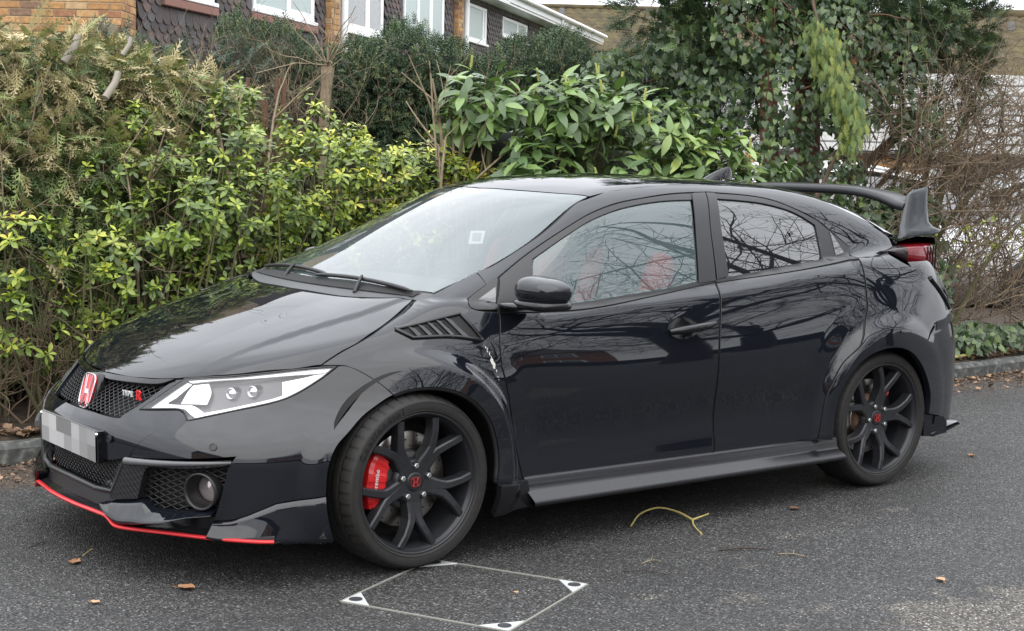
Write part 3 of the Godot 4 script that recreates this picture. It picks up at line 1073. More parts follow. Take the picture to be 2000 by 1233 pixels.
func bare_tree(t: Node, h: float, seed_: int) -> void:
	var r := RandomNumberGenerator.new()
	r.seed = seed_
	var trunk := MB.new()
	var pts := PackedVector3Array([Vector3.ZERO, Vector3(0.05, h * 0.10, 0.02), Vector3(r.randf_range(-0.2, 0.2), h * 0.22, r.randf_range(-0.2, 0.2))])
	trunk.tube(pts, PackedFloat32Array([0.34, 0.25, 0.22]), 10)
	node("trunk", trunk.mesh(), M.bare_bark, t)
	var m := MB.new()
	for k in 6:
		var a := TAU * k / 6 + r.randf_range(-0.3, 0.3)
		var d := Vector3(cos(a), r.randf_range(0.7, 1.5), sin(a)).normalized()
		limb(m, r, pts[2], d, h * r.randf_range(0.22, 0.30), 0.11, 4)
	node("branches", m.mesh(), M.bare_bark, t)

func limb(m: MB, r: RandomNumberGenerator, p: Vector3, d: Vector3, len_: float, rad: float, depth: int) -> void:
	var n := 4 if depth > 1 else 3
	var pts := PackedVector3Array([p])
	var rads := PackedFloat32Array([rad])
	var q := p
	var e := d
	for k in n:
		e = (e + Vector3(r.randf_range(-1, 1), r.randf_range(-0.5, 0.8), r.randf_range(-1, 1)) * 0.24).normalized()
		q += e * len_ / n
		pts.append(q)
		rads.append(rad * lerpf(1.0, 0.55, float(k + 1) / n))
		if depth > 0 and k >= 1:
			for c in (1 if depth > 2 or r.randf() < 0.5 else 2):
				var side := e.cross(Vector3(r.randf_range(-1, 1), r.randf_range(-1, 1), r.randf_range(-1, 1))).normalized()
				limb(m, r, q, (e * r.randf_range(0.3, 0.9) + side).normalized(), len_ * r.randf_range(0.5, 0.72), maxf(rads[k + 1] * 0.62, 0.006), depth - 1)
	m.tube(pts, rads, 6 if depth > 3 else (4 if depth > 1 else 3), false)
	if depth > 0:
		limb(m, r, q, e, len_ * 0.7, rads[n] * 0.9, depth - 1)
# ---------------------------------------------------------------- plants
const EYE := Vector3(-3.0, 1.5, 5.34)

# a leaf along +x, its face towards +y
func leaf_mesh(len_: float, wid: float, fold: float, droop: float, peak: float, segs := 4) -> ArrayMesh:
	var m := MB.new()
	var rows := []
	for k in segs + 1:
		var t := float(k) / segs
		var w := wid * 0.5 * sin(PI * pow(t, peak)) + 0.0006
		var y := -droop * len_ * t * t
		rows.append([Vector3(len_ * t, y + fold * w, -w), Vector3(len_ * t, y, 0), Vector3(len_ * t, y + fold * w, w)])
	for k in segs + 1:
		var u: Vector3 = rows[mini(k + 1, segs)][1] - rows[maxi(k - 1, 0)][1]
		var up := Vector3(-u.y, u.x, 0).normalized()
		for b in 3:
			m.vert(rows[k][b], (up + Vector3(0, 0, -fold * 0.8 * (b - 1))).normalized())
	for k in segs:
		for b in 2:
			var q := k * 3 + b
			m.quad(q, q + 1, q + 4, q + 3)
	return m.mesh()

func ivy_mesh(size: float) -> ArrayMesh:
	var m := MB.new()
	var out := [[0.02, 0.0], [-0.22, 0.30], [0.05, 0.46], [0.30, 0.34], [0.42, 0.40], [0.62, 0.22], [1.0, 0.0], [0.62, -0.22], [0.42, -0.40], [0.30, -0.34], [0.05, -0.46], [-0.22, -0.30]]
	var c := m.vert(Vector3(0.25, 0.0, 0) * size, Vector3.UP)
	for q: Array in out:
		m.vert(Vector3(q[0], 0.05 - 0.10 * absf(q[1]) - 0.14 * q[0] * q[0], q[1]) * size, Vector3(q[0] * 0.25, 1, q[1] * 0.3).normalized())
	for k in out.size():
		m.tri(c, c + 1 + k, c + 1 + (k + 1) % out.size())
	return m.mesh()

# a flat feathery spray along +x (conifer)
func spray_mesh(len_: float, arms: int, wid: float) -> ArrayMesh:
	var m := MB.new()
	var strip := func(a: Vector3, b: Vector3, w0: float, w1: float) -> void:
		var d := (b - a).normalized()
		var s := d.cross(Vector3.UP).normalized()
		var k := m.vert(a - s * w0, (Vector3.UP - s * 0.4).normalized())
		m.vert(a + s * w0, (Vector3.UP + s * 0.4).normalized())
		m.vert(b + s * w1, (Vector3.UP + s * 0.4).normalized())
		m.vert(b - s * w1, (Vector3.UP - s * 0.4).normalized())
		m.quad(k, k + 1, k + 2, k + 3)
	var prev := Vector3.ZERO
	for k in arms:
		var t := float(k + 1) / arms
		var p := Vector3(len_ * t, -0.35 * len_ * t * t, 0)
		(strip as Callable).call(prev, p, wid, wid * 0.8)
		for s: float in [1.0, -1.0]:
			var l := len_ * 0.46 * (1.0 - t * 0.65) * (0.85 + 0.3 * float((k * 7) % 3) / 3.0)
			var e := p + Vector3(l * 0.75, -0.25 * l, s * l * 0.62)
			(strip as Callable).call(p, e, wid * 0.9, wid * 0.35)
			if k < arms - 1:
				var mid := p.lerp(e, 0.5)
				(strip as Callable).call(mid, mid + Vector3(l * 0.36, -0.10 * l, s * l * 0.04), wid * 0.8, wid * 0.3)
				(strip as Callable).call(mid, mid + Vector3(l * 0.10, -0.16 * l, s * l * 0.38), wid * 0.8, wid * 0.3)
		prev = p
	return m.mesh()

# a needled sprig along +x (yew)
func sprig_mesh(len_: float, n: int, leaf: float, wid: float) -> ArrayMesh:
	var m := MB.new()
	for k in n:
		var t := float(k) / n
		var a := k * 2.4
		var p := Vector3(len_ * t, 0, 0)
		var d := Vector3(0.55, cos(a) * 0.8, sin(a)).normalized()
		var s := d.cross(Vector3(0.2, 1, 0.3)).normalized() * wid
		var nn := (Vector3.UP * 0.5 + d.cross(s).normalized()).normalized()
		var l := leaf * (1.0 - 0.35 * t)
		var q := m.vert(p - s * 0.4, nn)
		m.vert(p + d * l * 0.5 - s, nn)
		m.vert(p + d * l, nn)
		m.vert(p + d * l * 0.5 + s, nn)
		m.quad(q, q + 1, q + 2, q + 3)
	return m.mesh()

func many(parent: Node, called: String, mesh: Mesh, m: Material, xfs: Array, cols: Array) -> void:
	if xfs.is_empty():
		return
	var mm := MultiMesh.new()
	mm.transform_format = MultiMesh.TRANSFORM_3D
	mm.use_colors = true
	mm.mesh = mesh
	mm.instance_count = xfs.size()
	for k in xfs.size():
		mm.set_instance_transform(k, xfs[k])
		mm.set_instance_color(k, cols[k])
	var o := MultiMeshInstance3D.new()
	o.name = called
	o.multimesh = mm
	o.material_override = m
	o.position = -(parent as Node3D).position
	o.set_meta("kind", "stuff")
	parent.add_child(o, true)

# the nearest ones as leaves of their own, the rest together
func grow_leaves(parent: Node3D, called: String, mesh: Mesh, xfs: Array, tones: Array, mats: Array, most: int, rest: Material) -> void:
	var order := range(xfs.size())
	var dist := []
	for x: Transform3D in xfs:
		dist.append((x.origin - EYE).length() - x.origin.y * 0.15)
	order.sort_custom(func(a: int, b: int) -> bool: return dist[a] < dist[b])
	var rx := []
	var rc := []
	for k in order.size():
		var id: int = order[k]
		var tone: float = tones[id]
		if k < most:
			var mi := clampi(int(tone * mats.size()), 0, mats.size() - 1)
			var x: Transform3D = xfs[id]
			node(called, mesh, mats[mi], parent, Transform3D(x.basis, x.origin - parent.position))
		else:
			rx.append(xfs[id])
			var f := clampf(tone, 0.0, 0.999) * (mats.size() - 1)
			var ca: Color = (mats[int(f)] as StandardMaterial3D).albedo_color.srgb_to_linear()
			var cb: Color = (mats[mini(int(f) + 1, mats.size() - 1)] as StandardMaterial3D).albedo_color.srgb_to_linear()
			rc.append(ca.lerp(cb, f - int(f)))
	many(parent, "foliage", mesh, rest, rx, rc)

func rv(r: RandomNumberGenerator) -> Vector3:
	var v := Vector3(r.randfn(0, 1), r.randfn(0, 1), r.randfn(0, 1))
	return v.normalized()

func along(d: Vector3, up: Vector3, scale: float, at: Vector3) -> Transform3D:
	var x := d.normalized()
	var z := x.cross(up)
	if z.length() < 0.05:
		z = x.cross(Vector3(0.3, 0.2, 0.9))
	z = z.normalized()
	var y := z.cross(x)
	return Transform3D(Basis(x * scale, y * scale, z * scale), at)

# points in a list of ellipsoids [x, y, z, rx, ry, rz], mostly on their upper and near sides
func in_blobs(r: RandomNumberGenerator, blobs: Array, n: int, shell := 0.5) -> Array:
	var o := []
	var vol := []
	var total := 0.0
	for b: Array in blobs:
		total += pow(b[3] * b[4] * b[5], 0.667)
		vol.append(total)
	for k in n:
		var pick := r.randf() * total
		var bi := 0
		while vol[bi] < pick:
			bi += 1
		var b: Array = blobs[bi]
		var d := rv(r)
		if d.dot(Vector3(-0.5, 0.35, 0.8)) < -0.15 and r.randf() < 0.8:
			d = -d
		var rad := pow(r.randf_range(shell, 1.0), 0.6)
		o.append([Vector3(b[0], b[1], b[2]) + d * Vector3(b[3], b[4], b[5]) * rad, d, rad])
	return o

func whorls(r: RandomNumberGenerator, spots: Array, size: float, bright: float, spread: float, xfs: Array, tones: Array, per := 8) -> void:
	for s: Array in spots:
		var ax: Vector3 = ((s[1] as Vector3) * 0.6 + Vector3.UP * 0.8 + rv(r) * 0.5).normalized()
		var u := ax.cross(rv(r)).normalized()
		var w := ax.cross(u)
		var tip := r.randf()
		var base := clampf(bright * (0.25 + 0.95 * s[2] * r.randf()), 0.0, 0.95)
		for ring in 2:
			for k in per / 2 + ring:
				var a := TAU * (k + 0.5 * ring) / (per / 2 + ring) + r.randf_range(-0.3, 0.3)
				var el := r.randf_range(-0.25, 0.3) + (0.45 if ring == 0 else -0.15)
				var d := ((u * cos(a) + w * sin(a)) * cos(el) + ax * sin(el)).normalized()
				var sc := size * r.randf_range(0.6, 1.2) * (0.8 if ring == 0 else 1.0)
				xfs.append(along(d, ax + rv(r) * 0.25, sc, s[0] + ax * (-0.02 * ring)))
				tones.append(clampf(base + spread * (0.22 if ring == 0 else -0.08) + r.randf_range(-0.18, 0.18), 0.0, 0.999))

func twigs(m: MB, r: RandomNumberGenerator, p: Vector3, d: Vector3, len_: float, rad: float, bend: float, forks: int) -> void:
	var pts := PackedVector3Array([p])
	var rads := PackedFloat32Array([rad])
	var q := p
	var e := d
	var n := 5
	for k in n:
		e = (e + rv(r) * bend).normalized()
		q += e * len_ / n
		pts.append(q)
		rads.append(rad * lerpf(1.0, 0.4, float(k + 1) / n))
		if forks > 0 and k > 0 and r.randf() < 0.75:
			twigs(m, r, q, (e + rv(r) * 0.9).normalized(), len_ * r.randf_range(0.35, 0.65), rads[k + 1] * 0.7, bend, forks - 1)
	m.tube(pts, rads, 5 if rad > 0.006 else 4, false)

func stems(parent: Node3D, called: String, mat_: Material, m: MB) -> void:
	var o := node(called, m.mesh(), mat_, parent)
	if called in ["stems", "twigs", "branches", "shoots", "limb"]:
		o.set_meta("kind", "stuff")
	o.position = -parent.position

func choisya(label: String, base: Vector3, blobs: Array, n: int, seed_: int, bright: float, spread: float, size: float, stuff_n := 1.0) -> void:
	var t := thing("evergreen_shrub", base)
	tag(t, label, "shrub", "glossy evergreen shrubs along the kerb")
	var r := RandomNumberGenerator.new()
	r.seed = seed_
	var xfs := []
	var tones := []
	var spots := in_blobs(r, blobs, n, 0.45)
	whorls(r, spots, size, bright, spread, xfs, tones)
	grow_leaves(t, "leaf", leaf_mesh(1.0, 0.42, 0.25, 0.18, 1.35), xfs, tones, [M.leaf_deep, M.leaf_mid, M.leaf_light, M.leaf_lime, M.leaf_yellow], 300, M.glossy_foliage)
	var m := MB.new()
	for k in int(spots.size() * 0.16):
		var s: Array = spots[r.randi() % spots.size()]
		var foot := Vector3(lerpf(base.x, s[0].x, 0.75) + r.randf_range(-0.2, 0.2), 0.12, minf(lerpf(base.z, s[0].z, 0.5), -1.75))
		var mid := foot.lerp(s[0], 0.55) + Vector3(r.randf_range(-0.12, 0.12), 0.0, r.randf_range(-0.1, 0.1))
		m.tube(curve3([foot, mid, s[0]], 4), PackedFloat32Array([0.010, 0.0095, 0.009, 0.008, 0.007, 0.006, 0.005, 0.004, 0.003]), 5, false)
	stems(t, "stems", M.bark_green, m)

func build_plants() -> void:
	var r := RandomNumberGenerator.new()
	# dark clipped yew hedge across the back
	var yew := thing("yew_hedge", Vector3(4.0, 0, -4.6))
	tag(yew, "dark green clipped yew hedge with a level top behind the laurel", "hedge")
	r.seed = 201
	var xs := []
	var cs := []
	for k in 12000:
		var a := r.randf()
		var p := Vector3(lerpf(2.15, 6.2, a), 0, lerpf(-5.0, -3.55, a))
		var top := 2.33 + 0.10 * sin(a * 23.0) + 0.05 * sin(a * 61.0)
		var y := top - pow(r.randf(), 1.5) * 1.5
		var outw := Vector3(-0.35, 0, 0.93)
		var d := (outw + Vector3.UP * (0.25 if y < top - 0.12 else 1.2) + rv(r) * 0.7).normalized()
		p += outw * r.randf_range(-0.12, 0.22) + Vector3(0, y, 0)
		if y > top - 0.1:
			p -= outw * r.randf_range(0.0, 0.7)
		xs.append(along(d, rv(r) + Vector3.UP, r.randf_range(0.8, 1.35), p))
		var g := r.randf()
		var c := Color(0.028, 0.060, 0.028).lerp(Color(0.09, 0.14, 0.06), g * g)
		if r.randf() < 0.10:
			c = Color(0.18, 0.22, 0.09)
		cs.append(c)
	many(yew, "foliage", sprig_mesh(0.085, 22, 0.030, 0.0032), M.foliage, xs, cs)
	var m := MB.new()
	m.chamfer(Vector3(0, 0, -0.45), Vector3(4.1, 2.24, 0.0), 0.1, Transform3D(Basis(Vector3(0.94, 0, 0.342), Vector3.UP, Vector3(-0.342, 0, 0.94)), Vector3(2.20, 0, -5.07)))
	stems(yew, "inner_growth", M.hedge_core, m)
	m = MB.new()
	for k in 90:
		var a := r.randf()
		var p := Vector3(lerpf(2.3, 4.6, a), r.randf_range(0.5, 2.0), lerpf(-4.8, -3.9, a) + 0.1)
		twigs(m, r, p, Vector3(-0.2, 0.9, 0.4), r.randf_range(0.2, 0.5), 0.005, 0.3, 1)
	stems(yew, "twigs", M.twig, m)
	# blue-green conifer behind the brown one
	var blue := thing("conifer_shrub", Vector3(1.35, 0, -4.1))
	tag(blue, "dark blue-green conifer between the brown hedge and the twigs", "shrub")
	r.seed = 210
	xs = []
	cs = []
	for s: Array in in_blobs(r, [[0.95, 1.9, -4.2, 0.35, 0.30, 0.3], [1.35, 1.85, -4.0, 0.45, 0.28, 0.3], [1.75, 1.8, -3.95, 0.35, 0.30, 0.25], [1.2, 1.35, -4.0, 0.7, 0.5, 0.4]], 1500, 0.4):
		xs.append(along((s[1] + rv(r) * 0.5 + Vector3.DOWN * 0.1).normalized(), Vector3.UP + rv(r) * 0.5, r.randf_range(0.6, 1.1), s[0]))
		cs.append(Color(0.03, 0.07, 0.045).lerp(Color(0.14, 0.20, 0.15), pow(r.randf(), 2.0)))
	many(blue, "foliage", spray_mesh(0.17, 6, 0.0036), M.foliage, xs, cs)
	# brown-tipped conifer hedge on the left
	var thuja := thing("conifer_hedge", Vector3(0.0, 0, -2.9))
	tag(thuja, "large feathery conifer hedge, straw-brown above and green below, at the left edge", "hedge")
	r.seed = 220
	xs = []
	cs = []
	var tb := [[-0.5, 1.8, -3.1, 0.55, 0.40, 0.45], [0.15, 1.75, -3.05, 0.5, 0.38, 0.45], [0.62, 1.72, -3.0, 0.45, 0.33, 0.4], [1.0, 1.62, -3.05, 0.40, 0.30, 0.35], [-0.35, 1.3, -2.75, 0.55, 0.45, 0.42], [0.2, 1.25, -2.65, 0.5, 0.42, 0.4], [0.62, 1.22, -2.7, 0.35, 0.35, 0.35], [-0.5, 0.75, -2.55, 0.5, 0.5, 0.35], [0.1, 0.7, -2.45, 0.5, 0.5, 0.3], [0.6, 0.7, -2.5, 0.4, 0.4, 0.3]]
	for s: Array in in_blobs(r, tb, 12000, 0.25):
		var p: Vector3 = s[0]
		var d: Vector3 = (s[1] * 0.7 + Vector3(0.10, -0.35, 0.3) + rv(r) * 0.75).normalized()
		xs.append(along(d, Vector3.UP + rv(r) * 0.6, r.randf_range(0.5, 1.3), p))
		var brown := clampf(ss(1.15, 1.85, p.y + r.randf_range(-0.25, 0.25)) * 0.85 + 0.1, 0.0, 1.0)
		var c := Color(0.05, 0.09, 0.035).lerp(Color(0.32, 0.38, 0.14), pow(r.randf(), 1.4))
		if r.randf() < brown * 0.62:
			c = Color(0.28, 0.25, 0.11).lerp(Color(0.70, 0.60, 0.36), pow(r.randf(), 1.5))
		cs.append(c)
	many(thuja, "foliage", spray_mesh(0.145, 6, 0.0040), M.foliage, xs, cs)
	m = MB.new()
	for k in 46:
		var a := Vector3(r.randf_range(-0.9, 1.1), r.randf_range(0.1, 0.9), r.randf_range(-3.0, -2.6))
		twigs(m, r, a, Vector3(r.randf_range(-0.3, 0.7), 0.8, r.randf_range(0.1, 0.6)).normalized(), r.randf_range(0.6, 1.2), r.randf_range(0.007, 0.016), 0.25, 2)
	stems(thuja, "branches", M.twig, m)
	for st: Array in [[Vector3(0.10, 1.93, -2.72), Vector3(0.19, 2.08, -2.74), 0.022], [Vector3(0.20, 1.74, -2.40), Vector3(0.29, 1.88, -2.44), 0.020], [Vector3(0.38, 1.98, -2.6), Vector3(0.44, 2.08, -2.62), 0.014]]:
		m = MB.new()
		m.tube(PackedVector3Array([st[0], (st[0] as Vector3).lerp(st[1], 0.6) + Vector3(0.012, 0, 0), st[1]]), PackedFloat32Array([st[2], st[2] * 0.95, st[2] * 0.9]), 8)
		stems(thuja, "cut_branch", M.cut_wood, m)
	m = MB.new()
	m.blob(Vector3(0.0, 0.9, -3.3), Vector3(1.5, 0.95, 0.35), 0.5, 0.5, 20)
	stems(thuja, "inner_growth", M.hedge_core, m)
	# tangle of bare twigs with a pollarded stump
	var tang := thing("bare_hedge", Vector3(1.9, 0, -3.6))
	tag(tang, "tangle of bare pale brown twigs between the brown conifer and the yew", "hedge")
	r.seed = 230
	m = MB.new()
	for k in 230:
		var a := r.randf()
		var p := Vector3(lerpf(0.9, 2.1, a), r.randf_range(0.6, 1.75), lerpf(-3.85, -3.35, a) + r.randf_range(-0.2, 0.15))
		twigs(m, r, p, (Vector3(r.randf_range(-0.7, 0.7), 0.75, r.randf_range(-0.2, 0.5))).normalized(), r.randf_range(0.3, 0.65), r.randf_range(0.002, 0.005), 0.34, 2)
	stems(tang, "twigs", M.twig_pale, m)
	m = MB.new()
	for k in 150:
		var a := r.randf()
		var p := Vector3(lerpf(0.9, 2.1, a), r.randf_range(0.9, 1.9), lerpf(-3.95, -3.5, a))
		twigs(m, r, p, Vector3(r.randf_range(-0.4, 0.4), 0.9, 0.1).normalized(), r.randf_range(0.3, 0.6), 0.0035, 0.22, 2)
	stems(tang, "twigs", M.twig_dark, m)
	m = MB.new()
	m.chamfer(Vector3(0.7, 0, -4.3), Vector3(2.1, 1.55, -3.95), 0.1)
	stems(tang, "inner_growth", M.twig_dark, m)
	var pol := thing("pollard_stump", Vector3(2.02, 0, -3.22))
	tag(pol, "pollarded stump with thin shoots spreading from its head in front of the white downpipe", "tree stump")
	m = MB.new()
	m.tube(curve3([Vector3(1.98, 0, -3.25), Vector3(2.02, 0.8, -3.22), Vector3(2.00, 1.5, -3.22), Vector3(2.03, 2.02, -3.22)], 4), PackedFloat32Array([0.045, 0.044, 0.043, 0.042, 0.040, 0.038, 0.036, 0.035, 0.034, 0.034, 0.035, 0.037, 0.045]), 10)
	stems(pol, "trunk", M.twig_pale, m)
	m = MB.new()
	for k in 15:
		var a := TAU * k / 15 + r.randf_range(-0.2, 0.2)
		var el := r.randf_range(-0.15, 1.3)
		twigs(m, r, Vector3(2.03, 2.03, -3.22), Vector3(cos(a) * cos(el), sin(el), sin(a) * cos(el)), r.randf_range(0.2, 0.6), 0.0055, 0.26, 0 if k % 3 else 1)
	stems(pol, "shoots", M.twig_pale, m)
	# split stakes and cut stems among the shrubs
	var stake := thing("split_stakes", Vector3(1.62, 0, -3.35))
	tag(stake, "bundle of split reddish stakes standing in the twigs behind the green shrub", "stakes")
	for k in 9:
		m = MB.new()
		var x := Vector3(1.50 + 0.03 * k, 0, -3.42 + 0.02 * k + r.randf_range(-0.03, 0.03))
		m.chamfer(Vector3(-0.011, 0.9, -0.011), Vector3(0.011, r.randf_range(1.78, 1.95), 0.011), 0.004, Transform3D(Basis(Vector3.BACK, r.randf_range(-0.05, 0.05)), x))
		stems(stake, "stake", M.bark_red, m)
	# glossy shrubs along the kerb
	choisya("sparse glossy green shrub with bright leaf rosettes on bare stems at the left edge", Vector3(-0.4, 0.1, -2.05), [[-0.42, 0.98, -1.95, 0.36, 0.20, 0.25], [-0.40, 0.62, -1.82, 0.32, 0.22, 0.18], [-0.62, 1.33, -2.15, 0.16, 0.10, 0.12], [-0.05, 1.02, -2.0, 0.25, 0.22, 0.2], [-0.75, 0.95, -1.9, 0.25, 0.3, 0.2]], 105, 301, 0.70, 0.75, 0.062)
	choisya("glossy green shrub with pale young tips above the far side of the bonnet", Vector3(0.55, 0.1, -2.15), [[0.45, 1.12, -1.95, 0.42, 0.24, 0.30], [0.80, 1.18, -1.95, 0.40, 0.28, 0.30], [0.35, 1.36, -2.3, 0.35, 0.20, 0.25], [0.42, 1.62, -2.5, 0.16, 0.10, 0.12], [0.88, 1.50, -2.3, 0.26, 0.18, 0.25], [1.02, 1.74, -2.55, 0.15, 0.16, 0.15], [0.25, 0.8, -1.95, 0.4, 0.3, 0.22], [0.75, 0.85, -1.95, 0.45, 0.3, 0.22]], 520, 302, 0.46, 0.62, 0.062)
	choisya("dense yellow-green shrub above the windscreen, left of the laurel", Vector3(1.6, 0.1, -2.3), [[1.36, 1.30, -2.15, 0.36, 0.30, 0.30], [1.44, 1.62, -2.5, 0.20, 0.22, 0.2], [1.72, 1.35, -2.25, 0.34, 0.24, 0.28], [1.74, 1.55, -2.5, 0.16, 0.12, 0.16], [2.0, 1.34, -2.3, 0.30, 0.22, 0.25], [2.25, 1.36, -2.3, 0.28, 0.22, 0.25], [1.3, 0.98, -2.1, 0.45, 0.3, 0.25], [1.8, 1.05, -2.15, 0.45, 0.3, 0.25]], 620, 303, 0.66, 0.85, 0.062)
	choisya("yellow drooping shrub beside the thin brown stems, left end of the laurel", Vector3(2.45, 0.1, -2.3), [[2.40, 1.60, -2.42, 0.11, 0.14, 0.1], [2.36, 1.36, -2.3, 0.24, 0.16, 0.2], [2.62, 1.36, -2.25, 0.24, 0.14, 0.2]], 70, 304, 1.0, 0.5, 0.075)
	# thin cut stems rising between the shrubs
	var cut := thing("pruned_shrub", Vector3(2.2, 0, -2.25))
	tag(cut, "clump of thin brown pruned stems in front of the yew, left of the laurel", "shrub")
	r.seed = 240
	m = MB.new()
	for s: Array in [[Vector3(2.16, 1.2, -2.12), Vector3(2.20, 1.95, -2.30), 0.011], [Vector3(2.24, 1.2, -2.16), Vector3(2.28, 1.93, -2.30), 0.016], [Vector3(2.30, 1.2, -2.12), Vector3(2.52, 1.86, -2.2), 0.012], [Vector3(2.28, 1.2, -2.12), Vector3(2.36, 1.94, -2.3), 0.012], [Vector3(2.10, 1.1, -2.05), Vector3(2.14, 1.6, -2.1), 0.014], [Vector3(2.3, 1.25, -2.1), Vector3(2.66, 1.62, -2.0), 0.010], [Vector3(0.86, 0.9, -2.1), Vector3(0.92, 1.75, -2.5), 0.016], [Vector3(1.0, 1.0, -2.2), Vector3(1.30, 1.82, -2.6), 0.014], [Vector3(0.2, 0.5, -1.95), Vector3(0.20, 1.45, -2.15), 0.011]]:
		twigs(m, r, s[0], ((s[1] as Vector3) - (s[0] as Vector3)).normalized(), (s[1] as Vector3).distance_to(s[0]), s[2], 0.06, 1)
	stems(cut, "stems", M.twig_pale, m)
	# bare lower stems and dark twigs under the shrubs
	var under := thing("bare_undergrowth", Vector3(0.3, 0, -2.2))
	tag(under, "dark bare twigs and arching stems under the glossy shrubs beside the bonnet", "shrub")
	r.seed = 250
	m = MB.new()
	for k in 230:
		var p := Vector3(r.randf_range(-1.0, 2.3), 0.1, r.randf_range(-2.5, -1.9))
		twigs(m, r, p, Vector3(r.randf_range(-0.9, 1.1), 0.8, r.randf_range(-0.2, 0.3)).normalized(), r.randf_range(0.4, 0.9), r.randf_range(0.003, 0.008), 0.36, 2)
	stems(under, "twigs", M.twig, m)
	m = MB.new()
	for k in 40:
		var p := Vector3(r.randf_range(-1.0, 2.3), 0.1, r.randf_range(-2.4, -1.8))
		twigs(m, r, p, Vector3(r.randf_range(-0.6, 0.9), 0.8, r.randf_range(-0.1, 0.3)).normalized(), r.randf_range(0.6, 1.1), r.randf_range(0.005, 0.011), 0.34, 1)
	stems(under, "stems", M.bark_green, m)
	m = MB.new()
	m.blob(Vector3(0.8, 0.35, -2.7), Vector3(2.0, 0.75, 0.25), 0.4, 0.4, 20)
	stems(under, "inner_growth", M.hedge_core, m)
	# cherry laurel over the roof of the car
	var lau := thing("cherry_laurel", Vector3(3.3, 0.1, -1.9))
	tag(lau, "broad-leaved laurel with upright pale flower spikes above the car roof", "shrub")
	r.seed = 260
	xs = []
	var tones := []
	var lb := [[2.45, 1.74, -2.2, 0.24, 0.24, 0.22], [2.75, 1.76, -2.05, 0.34, 0.24, 0.30], [3.1, 1.76, -1.95, 0.40, 0.22, 0.30], [3.5, 1.70, -1.8, 0.40, 0.22, 0.30], [3.85, 1.50, -1.6, 0.36, 0.20, 0.28], [4.15, 1.38, -1.5, 0.26, 0.14, 0.22], [2.8, 1.35, -1.9, 0.45, 0.30, 0.25], [3.4, 1.30, -1.7, 0.5, 0.30, 0.25], [3.9, 1.22, -1.55, 0.4, 0.25, 0.22]]
	var sp := in_blobs(r, lb, 290, 0.4)
	for s: Array in sp:
		var ax: Vector3 = (s[1] * 0.7 + Vector3.UP * 0.7 + rv(r) * 0.5).normalized()
		var u := ax.cross(rv(r)).normalized()
		var w := ax.cross(u)
		for k in 6:
			var a := k * 2.4 + r.randf_range(-0.3, 0.3)
			var el := r.randf_range(-0.5, 0.55)
			xs.append(along((u * cos(a) + w * sin(a)) * cos(el) + ax * sin(el), ax + Vector3.UP * 0.5 + rv(r) * 0.4, r.randf_range(0.105, 0.165), s[0] + ax * (0.02 * k - 0.06)))
			var lime := 0.0
			if s[0].x > 3.4 and s[0].y > 1.5:
				lime = 0.4
			tones.append(clampf(r.randf() * 0.62 + lime * r.randf(), 0.0, 0.99))
	grow_leaves(lau, "leaf", leaf_mesh(1.0, 0.37, 0.18, 0.22, 0.9, 5), xs, tones, [M.laurel_deep, M.laurel_mid, M.laurel_lime], 300, M.glossy_foliage)
	# flower spikes
	var fm := MB.new()
	fm.tube(PackedVector3Array([Vector3.ZERO, Vector3(0, 0.5, 0), Vector3(0, 1, 0)]), PackedFloat32Array([0.02, 0.02, 0.01]), 5)
	for k in 42:
		var a := k * 2.4
		var y := 0.12 + 0.86 * k / 42.0
		fm.blob(Vector3(cos(a) * 0.075 * (1.1 - y * 0.5), y, sin(a) * 0.075 * (1.1 - y * 0.5)), Vector3(0.042, 0.036, 0.042), 1.0, 1.0, 6)
	var spike := fm.mesh()
	for k in 46:
		var s: Array = sp[r.randi() % sp.size()]
		if s[1].z < -0.2:
			continue
		var up := (Vector3.UP + rv(r) * 0.25).normalized()
		var q := along(up.cross(Vector3.BACK).normalized(), up, 1.0, (s[0] as Vector3) + s[1] * 0.05 - lau.position)
		var l := r.randf_range(0.06, 0.095)
		node("flower_spike", spike, M.spike_yellow, lau, Transform3D(q.basis.scaled_local(Vector3(l, l, l)), q.origin))
	m = MB.new()
	for k in 60:
		var s: Array = sp[r.randi() % sp.size()]
		var foot := Vector3(s[0].x * 0.9 + 0.33 + r.randf_range(-0.15, 0.15), 0.15, -2.05)
		m.tube(curve3([foot, foot.lerp(s[0], 0.6) + Vector3(0, 0.1, -0.1), s[0]], 4), PackedFloat32Array([0.016, 0.015, 0.014, 0.012, 0.010, 0.008, 0.007, 0.006, 0.005]), 5, false)
	stems(lau, "stems", M.bark_green, m)
	m = MB.new()
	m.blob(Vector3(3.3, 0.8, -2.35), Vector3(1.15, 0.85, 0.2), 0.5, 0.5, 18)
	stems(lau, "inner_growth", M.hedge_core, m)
	ivy_conifer()
	bare_shrub()

